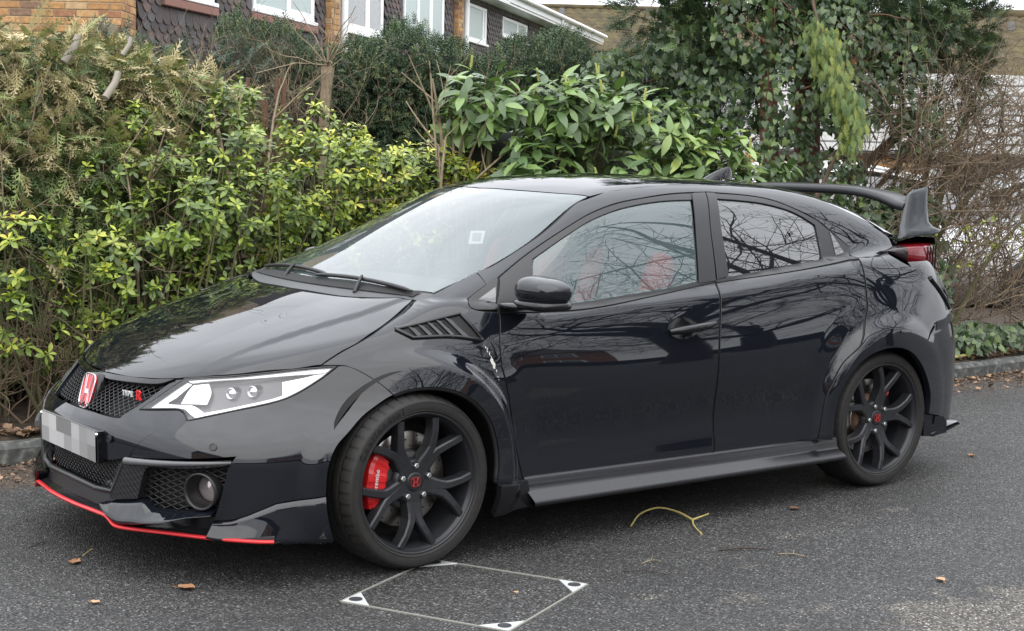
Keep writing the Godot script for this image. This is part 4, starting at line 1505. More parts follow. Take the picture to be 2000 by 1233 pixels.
func ivy_conifer() -> void:
	var r := RandomNumberGenerator.new()
	r.seed = 270
	var t := thing("ivy_clad_conifer", Vector3(5.1, 0.1, -2.25))
	tag(t, "tall dark conifer clad in ivy behind the rear of the car", "tree")
	var m := MB.new()
	m.tube(curve3([Vector3(5.05, 0, -2.25), Vector3(5.08, 1.2, -2.22), Vector3(5.10, 2.4, -2.3), Vector3(5.2, 4.2, -2.4)], 4), PackedFloat32Array([0.085, 0.08, 0.075, 0.072, 0.07, 0.068, 0.066, 0.065, 0.06, 0.055, 0.05, 0.045, 0.04]), 12)
	m.tube(curve3([Vector3(5.75, 0, -2.5), Vector3(5.72, 1.6, -2.45), Vector3(5.65, 3.2, -2.5)], 4), PackedFloat32Array([0.12, 0.115, 0.11, 0.105, 0.1, 0.095, 0.09, 0.085, 0.08]), 12)
	stems(t, "trunk", M.bark_red, m)
	m = MB.new()
	m.tube(curve3([Vector3(5.05, 0.5, -2.3), Vector3(5.3, 1.08, -2.15), Vector3(5.8, 1.45, -2.0), Vector3(6.5, 2.0, -1.85)], 4), PackedFloat32Array([0.05, 0.05, 0.05, 0.048, 0.046, 0.044, 0.042, 0.04, 0.038, 0.036, 0.034, 0.032, 0.03]), 8)
	m.tube(curve3([Vector3(5.35, 0.6, -2.1), Vector3(5.65, 1.02, -2.0), Vector3(6.05, 1.45, -1.9), Vector3(6.4, 1.85, -1.8)], 4), PackedFloat32Array([0.03, 0.03, 0.03, 0.028, 0.026, 0.024, 0.022, 0.02, 0.018, 0.016, 0.014, 0.012, 0.01]), 8)
	m.tube(curve3([Vector3(5.0, 0.6, -1.95), Vector3(5.08, 1.1, -1.85), Vector3(5.15, 1.3, -1.8), Vector3(5.3, 1.66, -1.74)], 4), PackedFloat32Array([0.024, 0.024, 0.023, 0.022, 0.022, 0.021, 0.02, 0.018, 0.017, 0.015, 0.012, 0.01, 0.008]), 7)
	stems(t, "limb", M.bark, m)
	m = MB.new()
	for k in 120:
		var p := Vector3(r.randf_range(4.7, 6.3), r.randf_range(1.2, 3.0), r.randf_range(-2.9, -1.9))
		twigs(m, r, p, rv(r), r.randf_range(0.25, 0.6), r.randf_range(0.003, 0.008), 0.25, 1)
	stems(t, "twigs", M.bark_red, m)
	# feathery outline and crown
	var xs := []
	var cs := []
	var cb := [[4.75, 2.75, -3.1, 0.32, 0.62, 0.35], [4.95, 3.2, -2.9, 0.6, 0.5, 0.5], [5.5, 3.0, -2.5, 0.8, 0.6, 0.5], [6.2, 2.8, -2.05, 0.6, 0.6, 0.45], [6.72, 2.55, -1.9, 0.22, 0.55, 0.28], [6.6, 2.15, -1.85, 0.2, 0.35, 0.25], [5.3, 2.45, -2.7, 0.8, 0.5, 0.4], [6.1, 2.3, -2.3, 0.5, 0.5, 0.35]]
	for s: Array in in_blobs(r, cb, 5200, 0.4):
		xs.append(along((s[1] + Vector3.UP * 0.35 + rv(r) * 0.6).normalized(), rv(r) + Vector3.UP * 0.4, r.randf_range(0.7, 1.25), s[0]))
		cs.append(Color(0.025, 0.052, 0.022).lerp(Color(0.12, 0.18, 0.065), pow(r.randf(), 2.0)))
	many(t, "foliage", spray_mesh(0.15, 7, 0.0036), M.foliage, xs, cs)
	# hanging yellow-green branch
	xs = []
	cs = []
	var path := curve3([Vector3(4.96, 2.42, -1.75), Vector3(5.03, 2.18, -1.66), Vector3(5.06, 1.96, -1.58), Vector3(5.14, 1.78, -1.52), Vector3(5.10, 1.62, -1.52)], 8)
	for k in 620:
		var a := pow(r.randf(), 0.9)
		var p := path[int(a * 31.9)] + Vector3(r.randfn(0, 0.055), r.randfn(0, 0.05), r.randfn(0, 0.05)) * (1.1 - 0.3 * a)
		xs.append(along((Vector3(r.randf_range(-0.5, 0.5), -1.0, 0.35) + rv(r) * 0.35).normalized(), Vector3(-0.4, 0.3, 0.9) + rv(r) * 0.4, r.randf_range(0.7, 1.15), p))
		cs.append(Color(0.05, 0.11, 0.03).lerp(Color(0.26, 0.30, 0.055), pow(r.randf(), 1.3)))
	many(t, "hanging_branch", spray_mesh(0.08, 7, 0.0024), M.foliage, xs, cs)
	m = MB.new()
	m.tube(curve3([Vector3(5.3, 2.95, -2.1), Vector3(5.02, 2.55, -1.82), Vector3(5.03, 2.18, -1.66), Vector3(5.06, 1.96, -1.58), Vector3(5.12, 1.7, -1.52)], 4), PackedFloat32Array([0.012, 0.012, 0.011, 0.011, 0.01, 0.009, 0.009, 0.008, 0.008, 0.007, 0.006, 0.006, 0.005, 0.005, 0.004, 0.003, 0.002]), 6, false)
	stems(t, "branch", M.bark, m)
	# ivy over the near side
	xs = []
	var tones := []
	var ib := [[4.80, 2.30, -2.85, 0.30, 0.42, 0.3], [4.95, 1.95, -2.55, 0.42, 0.36, 0.3], [5.0, 2.45, -2.35, 0.4, 0.35, 0.3], [5.15, 1.95, -2.1, 0.32, 0.40, 0.25], [5.5, 2.35, -2.0, 0.35, 0.40, 0.25], [5.65, 1.90, -1.95, 0.40, 0.30, 0.22], [6.0, 2.25, -1.85, 0.36, 0.40, 0.22], [5.1, 1.5, -2.1, 0.30, 0.28, 0.2], [5.5, 1.35, -2.0, 0.36, 0.25, 0.2], [6.2, 1.75, -1.8, 0.3, 0.22, 0.2], [4.65, 1.75, -2.8, 0.25, 0.2, 0.22], [6.35, 2.6, -1.85, 0.3, 0.3, 0.2], [4.35, 2.05, -3.1, 0.30, 0.22, 0.2], [4.25, 1.75, -2.95, 0.3, 0.22, 0.2]]
	for s: Array in in_blobs(r, ib, 4600, 0.45):
		var out: Vector3 = (s[1] + Vector3(-0.5, 0.25, 0.8) + rv(r) * 0.55).normalized()
		var down: Vector3 = (Vector3.DOWN + out * 0.25 + rv(r) * 0.7).normalized()
		xs.append(along(down, out, r.randf_range(0.034, 0.062), s[0]))
		tones.append(pow(r.randf(), 1.7))
	grow_leaves(t, "ivy_leaf", ivy_mesh(1.0), xs, tones, [M.ivy_deep, M.ivy_mid, M.ivy_light], 300, M.glossy_foliage)

func bare_shrub() -> void:
	var r := RandomNumberGenerator.new()
	r.seed = 280
	var t := thing("bare_shrub", Vector3(6.3, 0.1, -1.6))
	tag(t, "leafless many-stemmed shrub with arching greyish twigs at the right edge", "shrub")
	var m := MB.new()
	for s: Array in [[Vector3(6.1, 0.1, -1.75), Vector3(7.05, 2.5, -1.75), 0.035], [Vector3(6.2, 0.2, -1.8), Vector3(6.55, 1.9, -1.85), 0.028], [Vector3(6.0, 0.1, -1.9), Vector3(7.3, 1.7, -1.7), 0.026], [Vector3(5.9, 0.3, -1.9), Vector3(6.3, 1.8, -1.9), 0.022], [Vector3(6.3, 0.1, -1.6), Vector3(7.5, 1.3, -1.5), 0.02], [Vector3(5.7, 0.3, -2.0), Vector3(6.5, 1.5, -2.0), 0.02]]:
		var a: Vector3 = s[0]
		var b: Vector3 = s[1]
		var mid := a.lerp(b, 0.5) + Vector3(-0.1, 0.12, 0)
		m.tube(curve3([a, mid, b], 5), PackedFloat32Array([s[2], s[2], s[2] * 0.95, s[2] * 0.9, s[2] * 0.85, s[2] * 0.8, s[2] * 0.7, s[2] * 0.6, s[2] * 0.5, s[2] * 0.4, s[2] * 0.3]), 7, false)
	stems(t, "stems", M.bark_green, m)
	m = MB.new()
	for k in 520:
		var p := Vector3(r.randf_range(5.6, 7.7), r.randf_range(0.25, 1.9), r.randf_range(-2.0, -1.45))
		twigs(m, r, p, Vector3(r.randf_range(-0.5, 0.9), r.randf_range(-0.2, 0.8), r.randf_range(-0.2, 0.3)).normalized(), r.randf_range(0.35, 0.8), r.randf_range(0.003, 0.008), 0.30, 2)
	stems(t, "twigs", M.twig, m)
	m = MB.new()
	for k in 330:
		var p := Vector3(r.randf_range(5.8, 7.7), r.randf_range(0.25, 2.3), r.randf_range(-2.0, -1.4))
		twigs(m, r, p, Vector3(r.randf_range(-0.6, 0.8), r.randf_range(-0.4, 0.7), 0.1).normalized(), r.randf_range(0.3, 0.7), 0.0035, 0.35, 1)
	stems(t, "twigs", M.twig_pale, m)
	var xs := []
	var tones := []
	for k in 40:
		var p := Vector3(r.randf_range(6.0, 7.3), r.randf_range(0.75, 1.15), r.randf_range(-1.6, -1.3))
		for q in 4:
			xs.append(along(rv(r) + Vector3.UP * 0.4, rv(r) + Vector3.UP, r.randf_range(0.025, 0.045), p + rv(r) * 0.025))
			tones.append(r.randf_range(0.6, 0.9))
	grow_leaves(t, "bud_leaf", leaf_mesh(1.0, 0.5, 0.2, 0.2, 1.0), xs, tones, [M.leaf_light, M.leaf_lime], 0, M.glossy_foliage)
	# ivy on the post and over the ground
	var iv := thing("ivy_mound", Vector3(6.2, 0.1, -1.5))
	tag(iv, "dark ivy climbing a stump and spreading over the ground beside the kerb at the right", "ivy")
	xs = []
	tones = []
	for s: Array in in_blobs(r, [[5.95, 0.85, -1.75, 0.22, 0.45, 0.18], [6.0, 0.4, -1.55, 0.25, 0.30, 0.2], [6.2, 1.1, -1.75, 0.2, 0.2, 0.15], [6.4, 0.22, -1.40, 0.5, 0.14, 0.18], [7.1, 0.20, -1.40, 0.5, 0.12, 0.15], [5.7, 0.35, -1.7, 0.3, 0.3, 0.2], [5.2, 0.25, -1.75, 0.5, 0.2, 0.2], [6.05, 1.15, -1.8, 0.26, 0.22, 0.16], [6.15, 0.7, -1.6, 0.22, 0.3, 0.15], [5.75, 1.05, -1.85, 0.22, 0.25, 0.15]], 2300, 0.45):
		var out: Vector3 = (s[1] + Vector3(-0.5, 0.5, 0.8) + rv(r) * 0.5).normalized()
		xs.append(along((Vector3.DOWN + out * 0.4 + rv(r) * 0.8).normalized(), out, r.randf_range(0.04, 0.068), s[0]))
		tones.append(pow(r.randf(), 1.5))
	grow_leaves(iv, "ivy_leaf", ivy_mesh(1.0), xs, tones, [M.ivy_deep, M.ivy_mid, M.ivy_light], 300, M.glossy_foliage)
	m = MB.new()
	m.tube(PackedVector3Array([Vector3(6.1, 0, -1.8), Vector3(6.15, 0.6, -1.8), Vector3(6.2, 1.15, -1.8)]), PackedFloat32Array([0.07, 0.06, 0.05]), 8)
	stems(iv, "stump", M.bark, m)

# ---------------------------------------------------------------- things lying on the ground
func curled_leaf(r: RandomNumberGenerator, size: float) -> MB:
	var m := MB.new()
	var rows := []
	for k in 6:
		var t := k / 5.0
		var w := size * (0.10 + 0.34 * sin(PI * pow(t, 0.8))) * (0.75 if k % 2 else 1.0)
		var row := []
		for b in 5:
			var s := (b - 2) / 2.0
			row.append(Vector3(size * (t - 0.5), 0.006 + size * (0.10 * s * s + 0.12 * (t - 0.5) * (t - 0.5)) + r.randf_range(-0.03, 0.03) * size, w * s))
		rows.append(row)
	loft_plain(m, rows)
	m.tube(PackedVector3Array([Vector3(size * 0.5, size * 0.05, 0), Vector3(size * 0.72, 0.006, size * 0.05), Vector3(size * 0.9, 0.004, size * 0.12)]), PackedFloat32Array([0.0012, 0.001, 0.0008]), 4)
	return m

func loft_plain(out: MB, rows: Array) -> void:
	loft_into(out, rows)

func build_litter() -> void:
	var r := RandomNumberGenerator.new()
	r.seed = 290
	var spots := [[-0.984, 0.166, 0.055, "dead_leaf", "small curled brown leaf on the road at the far left, nearest the splitter"], [-0.795, 0.677, 0.062, "dead_leaf", "largest curled brown leaf on the road, left of the front wheel"], [-1.113, 0.668, 0.034, "dead_leaf_pale", "tiny pale leaf scrap on the road near the bottom left"], [1.51, 2.037, 0.045, "dead_leaf_pale", "orange-brown leaf on the wet road near the right edge"], [1.90, 0.98, 0.05, "dead_leaf_dark", "dull brown leaf scrap on the road behind the forked yellow twig"], [2.55, 0.62, 0.06, "dead_leaf_dark", "flat rusty leaf scrap on the road below the rear wheel"], [3.6, 0.65, 0.05, "dead_leaf", "rusty leaf scrap on the road right of the rear wheel"], [0.12, 1.33, 0.022, "dead_leaf_pale", "tiny pale leaf scrap just beyond the access cover's corner"]]
	for s: Array in spots:
		var o := node("fallen_leaf", curled_leaf(r, s[2]).mesh(), M[s[3]], null, Transform3D(Basis(Vector3.UP, r.randf() * TAU), Vector3(s[0], 0.0, s[1])))
		tag(o, s[4], "leaf", "dead leaves on the road")
	# twigs
	var tw := MB.new()
	var base := Vector3(1.25, 0, 0.9)
	tw.tube(curve3([Vector3(1.089, 0.004, 0.832), Vector3(1.19, 0.03, 0.775), Vector3(1.30, 0.04, 0.762), Vector3(1.352, 0.03, 0.82), Vector3(1.36, 0.012, 0.91)], 5), PackedFloat32Array([0.0025, 0.0035, 0.004, 0.004, 0.004, 0.004, 0.004, 0.004, 0.004, 0.004, 0.004, 0.004, 0.004, 0.004, 0.0045, 0.0045, 0.005, 0.005, 0.005, 0.005, 0.005]), 6)
	tw.tube(curve3([Vector3(1.36, 0.012, 0.91), Vector3(1.40, 0.02, 0.915), Vector3(1.442, 0.028, 0.919)], 4), PackedFloat32Array([0.0045, 0.0045, 0.0045, 0.004, 0.004, 0.0035, 0.003, 0.003, 0.004]), 6)
	tw.tube(curve3([Vector3(1.36, 0.012, 0.91), Vector3(1.30, 0.01, 0.98), Vector3(1.245, 0.005, 1.08)], 4), PackedFloat32Array([0.0045, 0.0045, 0.0045, 0.004, 0.004, 0.0035, 0.003, 0.003, 0.005]), 6)
	tag(node("forked_twig", tw.mesh(), M.twig_yellow), "yellow-green forked twig curved on the road below the rear door", "twig")
	for s: Array in [[Vector3(1.123, 0.004, 1.297), Vector3(1.30, 0.005, 1.40), "twig_dark", "dark straight twig on the road right of the forked yellow twig", 0.003], [Vector3(1.28, 0.003, 1.46), Vector3(1.34, 0.004, 1.56), "twig_pale", "short grey bent twig just below the dark straight twig", 0.0025], [Vector3(0.62, 0.003, 1.32), Vector3(0.72, 0.004, 1.44), "twig_dark", "thin dark twig on the road right of the access cover", 0.002], [Vector3(0.74, 0.003, 1.28), Vector3(0.82, 0.008, 1.30), "twig_pale", "thin reddish sprig on the road between cover and forked twig", 0.0018], [Vector3(-1.05, 0.003, -0.12), Vector3(-0.96, 0.004, -0.16), "twig_dark", "thin dark twig on the road at the left below the splitter", 0.002], [Vector3(-0.93, 0.004, 0.10), Vector3(-0.88, 0.02, 0.08), "twig_yellow", "small yellow sprig on the road below the splitter's left end", 0.0016]]:
		tw = MB.new()
		var a: Vector3 = s[0]
		var b: Vector3 = s[1]
		var mid := a.lerp(b, 0.5) + Vector3(0.01, 0.004, -0.01)
		tw.tube(curve3([a, mid, b], 4), PackedFloat32Array([s[4], s[4], s[4], s[4], s[4], s[4], s[4] * 0.8, s[4] * 0.7, s[4] * 0.5]), 5)
		tw.tube(PackedVector3Array([mid, mid + Vector3(0.02, 0.012, -0.015)]), PackedFloat32Array([s[4] * 0.8, s[4] * 0.4]), 4)
		tag(node("twig", tw.mesh(), M[s[2]]), s[3], "twig")
	var st := MB.new()
	st.tube(PackedVector3Array([Vector3(5.7, 0.125, -1.24), Vector3(6.1, 0.135, -1.27), Vector3(6.45, 0.13, -1.32)]), PackedFloat32Array([0.010, 0.012, 0.008]), 6)
	tag(node("cut_stick", st.mesh(), M.twig_yellow), "pale yellowish stick lying on the bed just behind the kerb at the right", "stick")
	# litter along the kerb
	var lt := thing("leaf_litter", Vector3(-0.5, 0.1, -1.8))
	tag(lt, "brown dead leaves and needles gathered along the kerb and on the bed", "leaf litter", "", "stuff")
	var kinds := [[], [], []]
	var cols := [[], [], []]
	for k in 7000:
		var x := r.randf_range(-2.0, 7.6)
		var on_bed := r.randf() < 0.62
		var z := kerb_z(x) + (-0.14 - pow(r.randf(), 1.6) * 0.9 if on_bed else pow(r.randf(), 2.5) * 0.42 + 0.005)
		var y := 0.11 + 0.02 * r.randf() if on_bed else 0.004 + 0.012 * r.randf()
		var q := r.randi() % 3
		kinds[q].append(Transform3D(Basis.from_euler(Vector3(r.randf_range(-0.5, 0.5), r.randf() * TAU, r.randf_range(-0.5, 0.5))) * Basis.from_scale(Vector3.ONE * r.randf_range(0.3, 0.95) * (1.0 if on_bed else 0.6)), Vector3(x, y, z)))
		cols[q].append(Color(0.07, 0.04, 0.026).lerp(Color(0.40, 0.26, 0.16), pow(r.randf(), 1.7)))
	for q in 3:
		many(lt, "dead_leaves", curled_leaf(r, 0.055 + 0.012 * q).mesh(), M.foliage, kinds[q], cols[q])
# ---------------------------------------------------------------- the car body: one smooth solid, cut into panels
var T_nose := PackedFloat64Array([-0.9, -0.9156, -0.9299, -0.9329, -0.9338, -0.936, -0.937, -0.9381, -0.9406, -0.9069, -0.8617, -0.8243, -0.7812, -0.7338, -0.6638, -0.5802, -0.5])
var T_wrap := PackedFloat64Array([0, 0.0026, 0.0138, 0.0324, 0.0668, 0.1086, 0.1709, 0.2578, 0.4179, 0.6505, 1])
var T_hood := PackedFloat64Array([0.58, 0.6714, 0.7785, 0.8466, 0.9049, 0.9577, 0.9762, 0.9335, 0.9299, 0.9388, 0.9565, 0.9651, 0.9755, 0.9887, 1.007, 1.025, 1.044, 1.062, 1.068, 1.069, 1.052, 1.02, 0.9867, 0.95])
var T_roof := PackedFloat64Array([0.85, 0.9435, 1.046, 1.143, 1.236, 1.317, 1.38, 1.404, 1.415, 1.418, 1.415, 1.407, 1.401, 1.376, 1.334, 1.268, 1.174, 1.076, 0.97])
var T_rear := PackedFloat64Array([3.36, 3.417, 3.43, 3.442, 3.439, 3.444, 3.417, 3.361, 3.298, 3.247, 3.155, 3.032, 2.9])
var T_rwrap := PackedFloat64Array([0, -0.0004, 0.0018, 0.0054, 0.0126, 0.0222, 0.0485, 0.1017, 0.2047, 0.4988, 1.1])
var T_crown := PackedFloat64Array([4, 4.808, 5.724, 9.494, 11.51, 10.14, 6.713, 4.825, 3.965, 3.314, 3.279, 3.22, 3.04, 2.973, 2.975, 3.128, 3.401, 3.724, 4])
var SIDE_ROWS := [
	[0.8, 0.8194, 0.8426, 0.8504, 0.856, 0.8558, 0.8507, 0.8412, 0.7643, 0.6614, 0.55],
	[0.8389, 0.8595, 0.8632, 0.8667, 0.8711, 0.8691, 0.8585, 0.8312, 0.7567, 0.6464, 0.503],
	[0.8242, 0.8568, 0.8685, 0.8736, 0.8729, 0.8723, 0.8597, 0.8323, 0.7719, 0.6822, 0.5582],
	[0.8442, 0.8645, 0.8581, 0.847, 0.8577, 0.8726, 0.879, 0.8636, 0.8359, 0.7797, 0.6244],
	[0.8389, 0.8738, 0.864, 0.8499, 0.8656, 0.8801, 0.8754, 0.8585, 0.8325, 0.7822, 0.6644],
	[0.8403, 0.8713, 0.8622, 0.8495, 0.8633, 0.8804, 0.8782, 0.8588, 0.8383, 0.7986, 0.678],
	[0.8398, 0.8719, 0.8632, 0.8487, 0.8625, 0.8795, 0.8773, 0.8639, 0.843, 0.8113, 0.7037],
	[0.8403, 0.8719, 0.861, 0.8522, 0.8684, 0.8822, 0.8804, 0.8693, 0.8544, 0.8249, 0.7671],
	[0.8388, 0.873, 0.8632, 0.8607, 0.8727, 0.887, 0.891, 0.8835, 0.8708, 0.846, 0.7879],
	[0.8443, 0.8647, 0.8717, 0.8744, 0.8823, 0.899, 0.8939, 0.8828, 0.8604, 0.8169, 0.7312],
	[0.8239, 0.8453, 0.8612, 0.8686, 0.872, 0.8744, 0.8694, 0.8517, 0.8226, 0.7526, 0.6672],
	[0.78, 0.799, 0.824, 0.825, 0.8261, 0.8208, 0.8108, 0.796, 0.7451, 0.6637, 0.56],
]
var ST := PackedFloat64Array()
var CUT := {
	"fender": ["z", [[-244, 746, -267, 748, -323, 748], [-323, 748, -249, 789, -161, 828, -8, 891, 96, 934, 144, 951], [144, 951, 203, 969, 277, 995, 424, 1047], [424, 1047, 420, 1003], [420, 1003, 312, 955, 289, 937, 307, 920, 403, 904], [403, 904, 383, 796, 379, 707], [379, 707, 419, 552, 493, 272], [493, 272, 334, 279], [334, 279, 343, 362, 331, 440, 290, 529, 215, 604, 138, 646, 51, 664, -34, 662, -102, 645], [-102, 645, -147, 687, -205, 728, -244, 746]]],
	"front_door": ["z", [[407, 904, 387, 796, 384, 706], [384, 706, 425, 551, 498, 271], [498, 271, 1510, 265], [1510, 265, 1507, 672, 1547, 938], [1547, 938, 1565, 979], [1565, 979, 1177, 935, 800, 899, 407, 903]]],
	"rear_door": ["z", [[1556, 938, 1516, 672, 1523, 266], [1523, 266, 2131, 272], [2131, 272, 2145, 360, 2157, 439, 2183, 514, 2241, 608, 2338, 682], [2338, 682, 2378, 737, 2432, 836, 2449, 937, 2469, 1053], [2469, 1053, 2008, 1010, 1573, 977]]],
	"quarter": ["z", [[2834, 1101, 2792, 1093, 2749, 1085, 2738, 1070, 2748, 1059, 2817, 1025, 2932, 984], [2932, 984, 2985, 916, 3044, 802], [3044, 802, 2861, 676], [2861, 676, 2687, 734, 2554, 754, 2410, 726, 2342, 682], [2342, 682, 2388, 737, 2445, 835, 2460, 937, 2479, 1053], [2479, 1053, 2486, 1063, 2507, 1105, 2428, 1171, 2350, 1231, 2220, 1284, 2091, 1322, 1952, 1340, 1759, 1351, 1698, 1353, 1496, 1346, 1302, 1326, 1149, 1304, 996, 1263, 848, 1204, 673, 1123, 489, 1031, 419, 999], [419, 999, 427, 1049], [427, 1049, 517, 1075, 737, 1175, 962, 1294, 1057, 1325], [1057, 1325, 1225, 1364, 1429, 1388, 1689, 1400, 1957, 1396, 2151, 1383, 2328, 1355, 2460, 1319, 2598, 1268, 2751, 1207, 2843, 1164], [2843, 1164, 2845, 1138, 2834, 1101]]],
	"wheel_arch": ["z", [[2342, 679, 2409, 724, 2553, 751, 2687, 732, 2840, 683, 2949, 611, 3026, 525, 3055, 457, 3075, 350, 3060, 292], [3060, 292, 2903, 322], [2903, 322, 2907, 403, 2870, 484, 2794, 571, 2701, 632, 2589, 661, 2465, 657, 2358, 624, 2280, 562, 2232, 490, 2206, 385, 2194, 271], [2194, 271, 2135, 270], [2135, 270, 2147, 360, 2158, 439, 2187, 514, 2245, 608, 2342, 679]]],
	"front_window": ["z", [[653, 1091, 718, 1121, 826, 1171, 977, 1233, 1129, 1275, 1281, 1300, 1435, 1314, 1588, 1320], [1588, 1320, 1529, 1173, 1468, 984], [1468, 984, 1274, 960, 1060, 943, 821, 924, 560, 913], [560, 913, 653, 1091]]],
	"rear_window": ["z", [[1747, 1325, 1877, 1318, 2023, 1305, 2162, 1278, 2250, 1246, 2320, 1206], [2320, 1206, 2289, 1058], [2289, 1058, 1649, 1000], [1649, 1000, 1687, 1170, 1747, 1325]]],
	"front_frame": ["z", [[488, 1027, 670, 1119, 845, 1200, 993, 1259, 1146, 1299, 1299, 1322, 1492, 1341, 1625, 1346], [1625, 1346, 1591, 1320], [1591, 1320, 1436, 1316, 1283, 1302, 1131, 1277, 978, 1235, 827, 1173, 719, 1123, 655, 1093], [655, 1093, 560, 913], [560, 913, 821, 924, 1060, 943, 1274, 960, 1468, 984], [1468, 984, 1517, 987], [1517, 987, 1566, 981], [1566, 981, 1179, 937, 802, 903, 408, 906], [408, 906, 488, 1027]]],
	"front_pillar": ["z", [[1625, 1346, 1693, 1348], [1693, 1348, 1624, 1193, 1567, 985], [1567, 985, 1469, 978], [1469, 978, 1525, 1152, 1597, 1325, 1625, 1346]]],
	"rear_pillar": ["z", [[1699, 1348, 1751, 1346], [1751, 1346, 1692, 1192, 1649, 1000], [1649, 1000, 1579, 991], [1579, 991, 1630, 1193, 1699, 1348]]],
	"rear_frame": ["z", [[1754, 1346, 1947, 1336, 2086, 1318, 2217, 1280, 2347, 1226], [2347, 1226, 2425, 1166, 2505, 1101, 2472, 1059], [2472, 1059, 2011, 1012, 1574, 979], [1574, 979, 1579, 993], [1579, 993, 1652, 999], [1652, 999, 2289, 1058], [2289, 1058, 2323, 1206], [2323, 1206, 2250, 1246, 2162, 1278, 2023, 1305, 1877, 1318, 1744, 1325], [1744, 1325, 1754, 1346]]],
	"quarter_window": ["z", [[2406, 1178, 2456, 1081], [2456, 1081, 2391, 1071], [2391, 1071, 2406, 1178]]],
	"corner_trim": ["z", [[482, 1031, 317, 957, 293, 939, 306, 922, 404, 917], [404, 917, 482, 1031]]],
	"corner_window": ["z", [[446, 992, 353, 951], [353, 951, 419, 938], [419, 938, 446, 992]]],
	"fuel_flap": ["z", [[2658, 1061, 2660, 1026, 2674, 975, 2663, 946, 2628, 935, 2582, 955, 2540, 989, 2540, 1032, 2595, 1061, 2645, 1068, 2658, 1061]]],
	"side_vent": ["z", [[-33, 862, 86, 883, 236, 908], [236, 908, 268, 867, 307, 811], [307, 811, 172, 831, 17, 833], [17, 833, -33, 862]]],
	"headlight": ["h", [[-185, 243, -12, 248, 122, 267, 288, 303, 348, 316], [348, 316, 297, 260, 219, 195, 146, 156, 13, 112, -117, 76, -134, 74], [-134, 74, -150, 101, -168, 115, -192, 120, -278, 124, -338, 128], [-338, 128, -185, 243]]],
	"corner_bumper": ["f", [[365, 743, 390, 744, 436, 726, 503, 685, 550, 644], [550, 644, 518, 624, 463, 579, 425, 528, 392, 482, 371, 407, 365, 318], [365, 318, 208, 297], [208, 297, 121, 259, 58, 239, 2, 235], [2, 235, 24, 311, 52, 416, 76, 457], [76, 457, -328, 421], [-328, 421, -318, 440, -282, 480, -234, 514, -191, 538, -117, 559], [-117, 559, -100, 561, 29, 592, 162, 622, 234, 649, 312, 699, 365, 743]]],
	"spat": ["f", [[208, 293, 365, 314], [365, 314, 369, 252, 372, 161], [372, 161, 283, 158, 199, 162], [199, 162, 13, 175, -20, 181], [-20, 181, 0, 231], [0, 231, 58, 235, 121, 256, 208, 293]]],
	"winglet": ["f", [[-347, 412, -227, 424, 62, 443], [62, 443, 50, 430, -76, 413, -236, 403], [-236, 403, -260, 380, -291, 281], [-291, 281, -419, 256], [-419, 256, -388, 365, -347, 412]]],
	"fog_opening": ["f", [[-260, 378, -165, 403, 50, 427], [50, 427, 52, 409, 33, 334, 15, 280], [15, 280, -126, 258, -229, 254], [-229, 254, -268, 281, -291, 279], [-291, 279, -260, 378]]],
	"blade": ["f", [[-427, 249, -284, 278], [-284, 278, -266, 274, -232, 252, -126, 257, 15, 277], [15, 277, 8, 262, -77, 249, -167, 221, -346, 193], [-346, 193, -379, 200, -408, 217, -427, 249]]],
	"hood": ["y", [[-805, 16, -788, 184, -750, 320, -709, 408, -688, 442, -644, 508, -556, 608, -429, 705, -323, 758], [-323, 758, -248, 764, -158, 764, -4, 713, 102, 659, 137, 637], [137, 637, 46, 489, -12, 283, -38, 119, -33, -14]]],
	"beak": ["x", [[158, 541, 242, 539, 308, 541, 316, 552, 358, 599, 389, 648, 412, 679], [412, 679, 443, 684], [443, 684, 363, 574], [363, 574, 425, 579, 502, 587, 523, 585, 545, 576, 570, 557], [570, 557, 521, 538, 494, 514, 458, 480, 420, 439, 407, 420], [407, 420, 368, 408, 259, 390, 112, 398]]],
	"grille": ["x", [[73, 651, 233, 657, 356, 667, 406, 680], [406, 680, 389, 648, 358, 599, 318, 545], [318, 545, 242, 539, 147, 541]]],
	"lower_grille": ["x", [[225, 387, 368, 410], [368, 410, 347, 362, 312, 282], [312, 282, 218, 279, 91, 290]]],
	"drl_top": ["h", [[-178, 238, -12, 244, 123, 263, 288, 300, 342, 313], [342, 313, 317, 290, 253, 274, 81, 245, -104, 231, -159, 226], [-159, 226, -178, 238]]],
	"drl_low": ["h", [[320, 291, 294, 261, 218, 202, 145, 162, 11, 120, -102, 88], [-102, 88, -110, 101, 9, 130, 144, 173, 213, 212, 288, 271, 320, 291]]],
	"end_reflector": ["h", [[172, 239, 254, 267, 306, 291], [306, 291, 282, 265, 233, 225, 179, 192], [179, 192, 172, 239]]],
	"chrome_tip": ["h", [[-325, 134, -181, 234], [-181, 234, -158, 224], [-158, 224, -210, 172, -237, 153, -183, 144, -139, 141, -100, 121, -82, 107], [-82, 107, -111, 90], [-111, 90, -138, 107, -163, 126, -189, 130], [-189, 130, -325, 134]]],
	"signal_reflector": ["h", [[-185, 151, -171, 194, -154, 222], [-154, 222, -96, 226], [-96, 226, -80, 189, -87, 147], [-87, 147, -185, 151]]],
	"grille_bar": ["x", [[30, 658, 190, 663, 327, 669, 412, 678], [412, 678, 365, 659, 249, 651, 97, 645]]],
	"door_recess": ["z", [[1422, 803, 1393, 776, 1322, 759, 1258, 770, 1233, 802, 1252, 832, 1312, 852, 1374, 847, 1414, 825, 1422, 803]]],
}
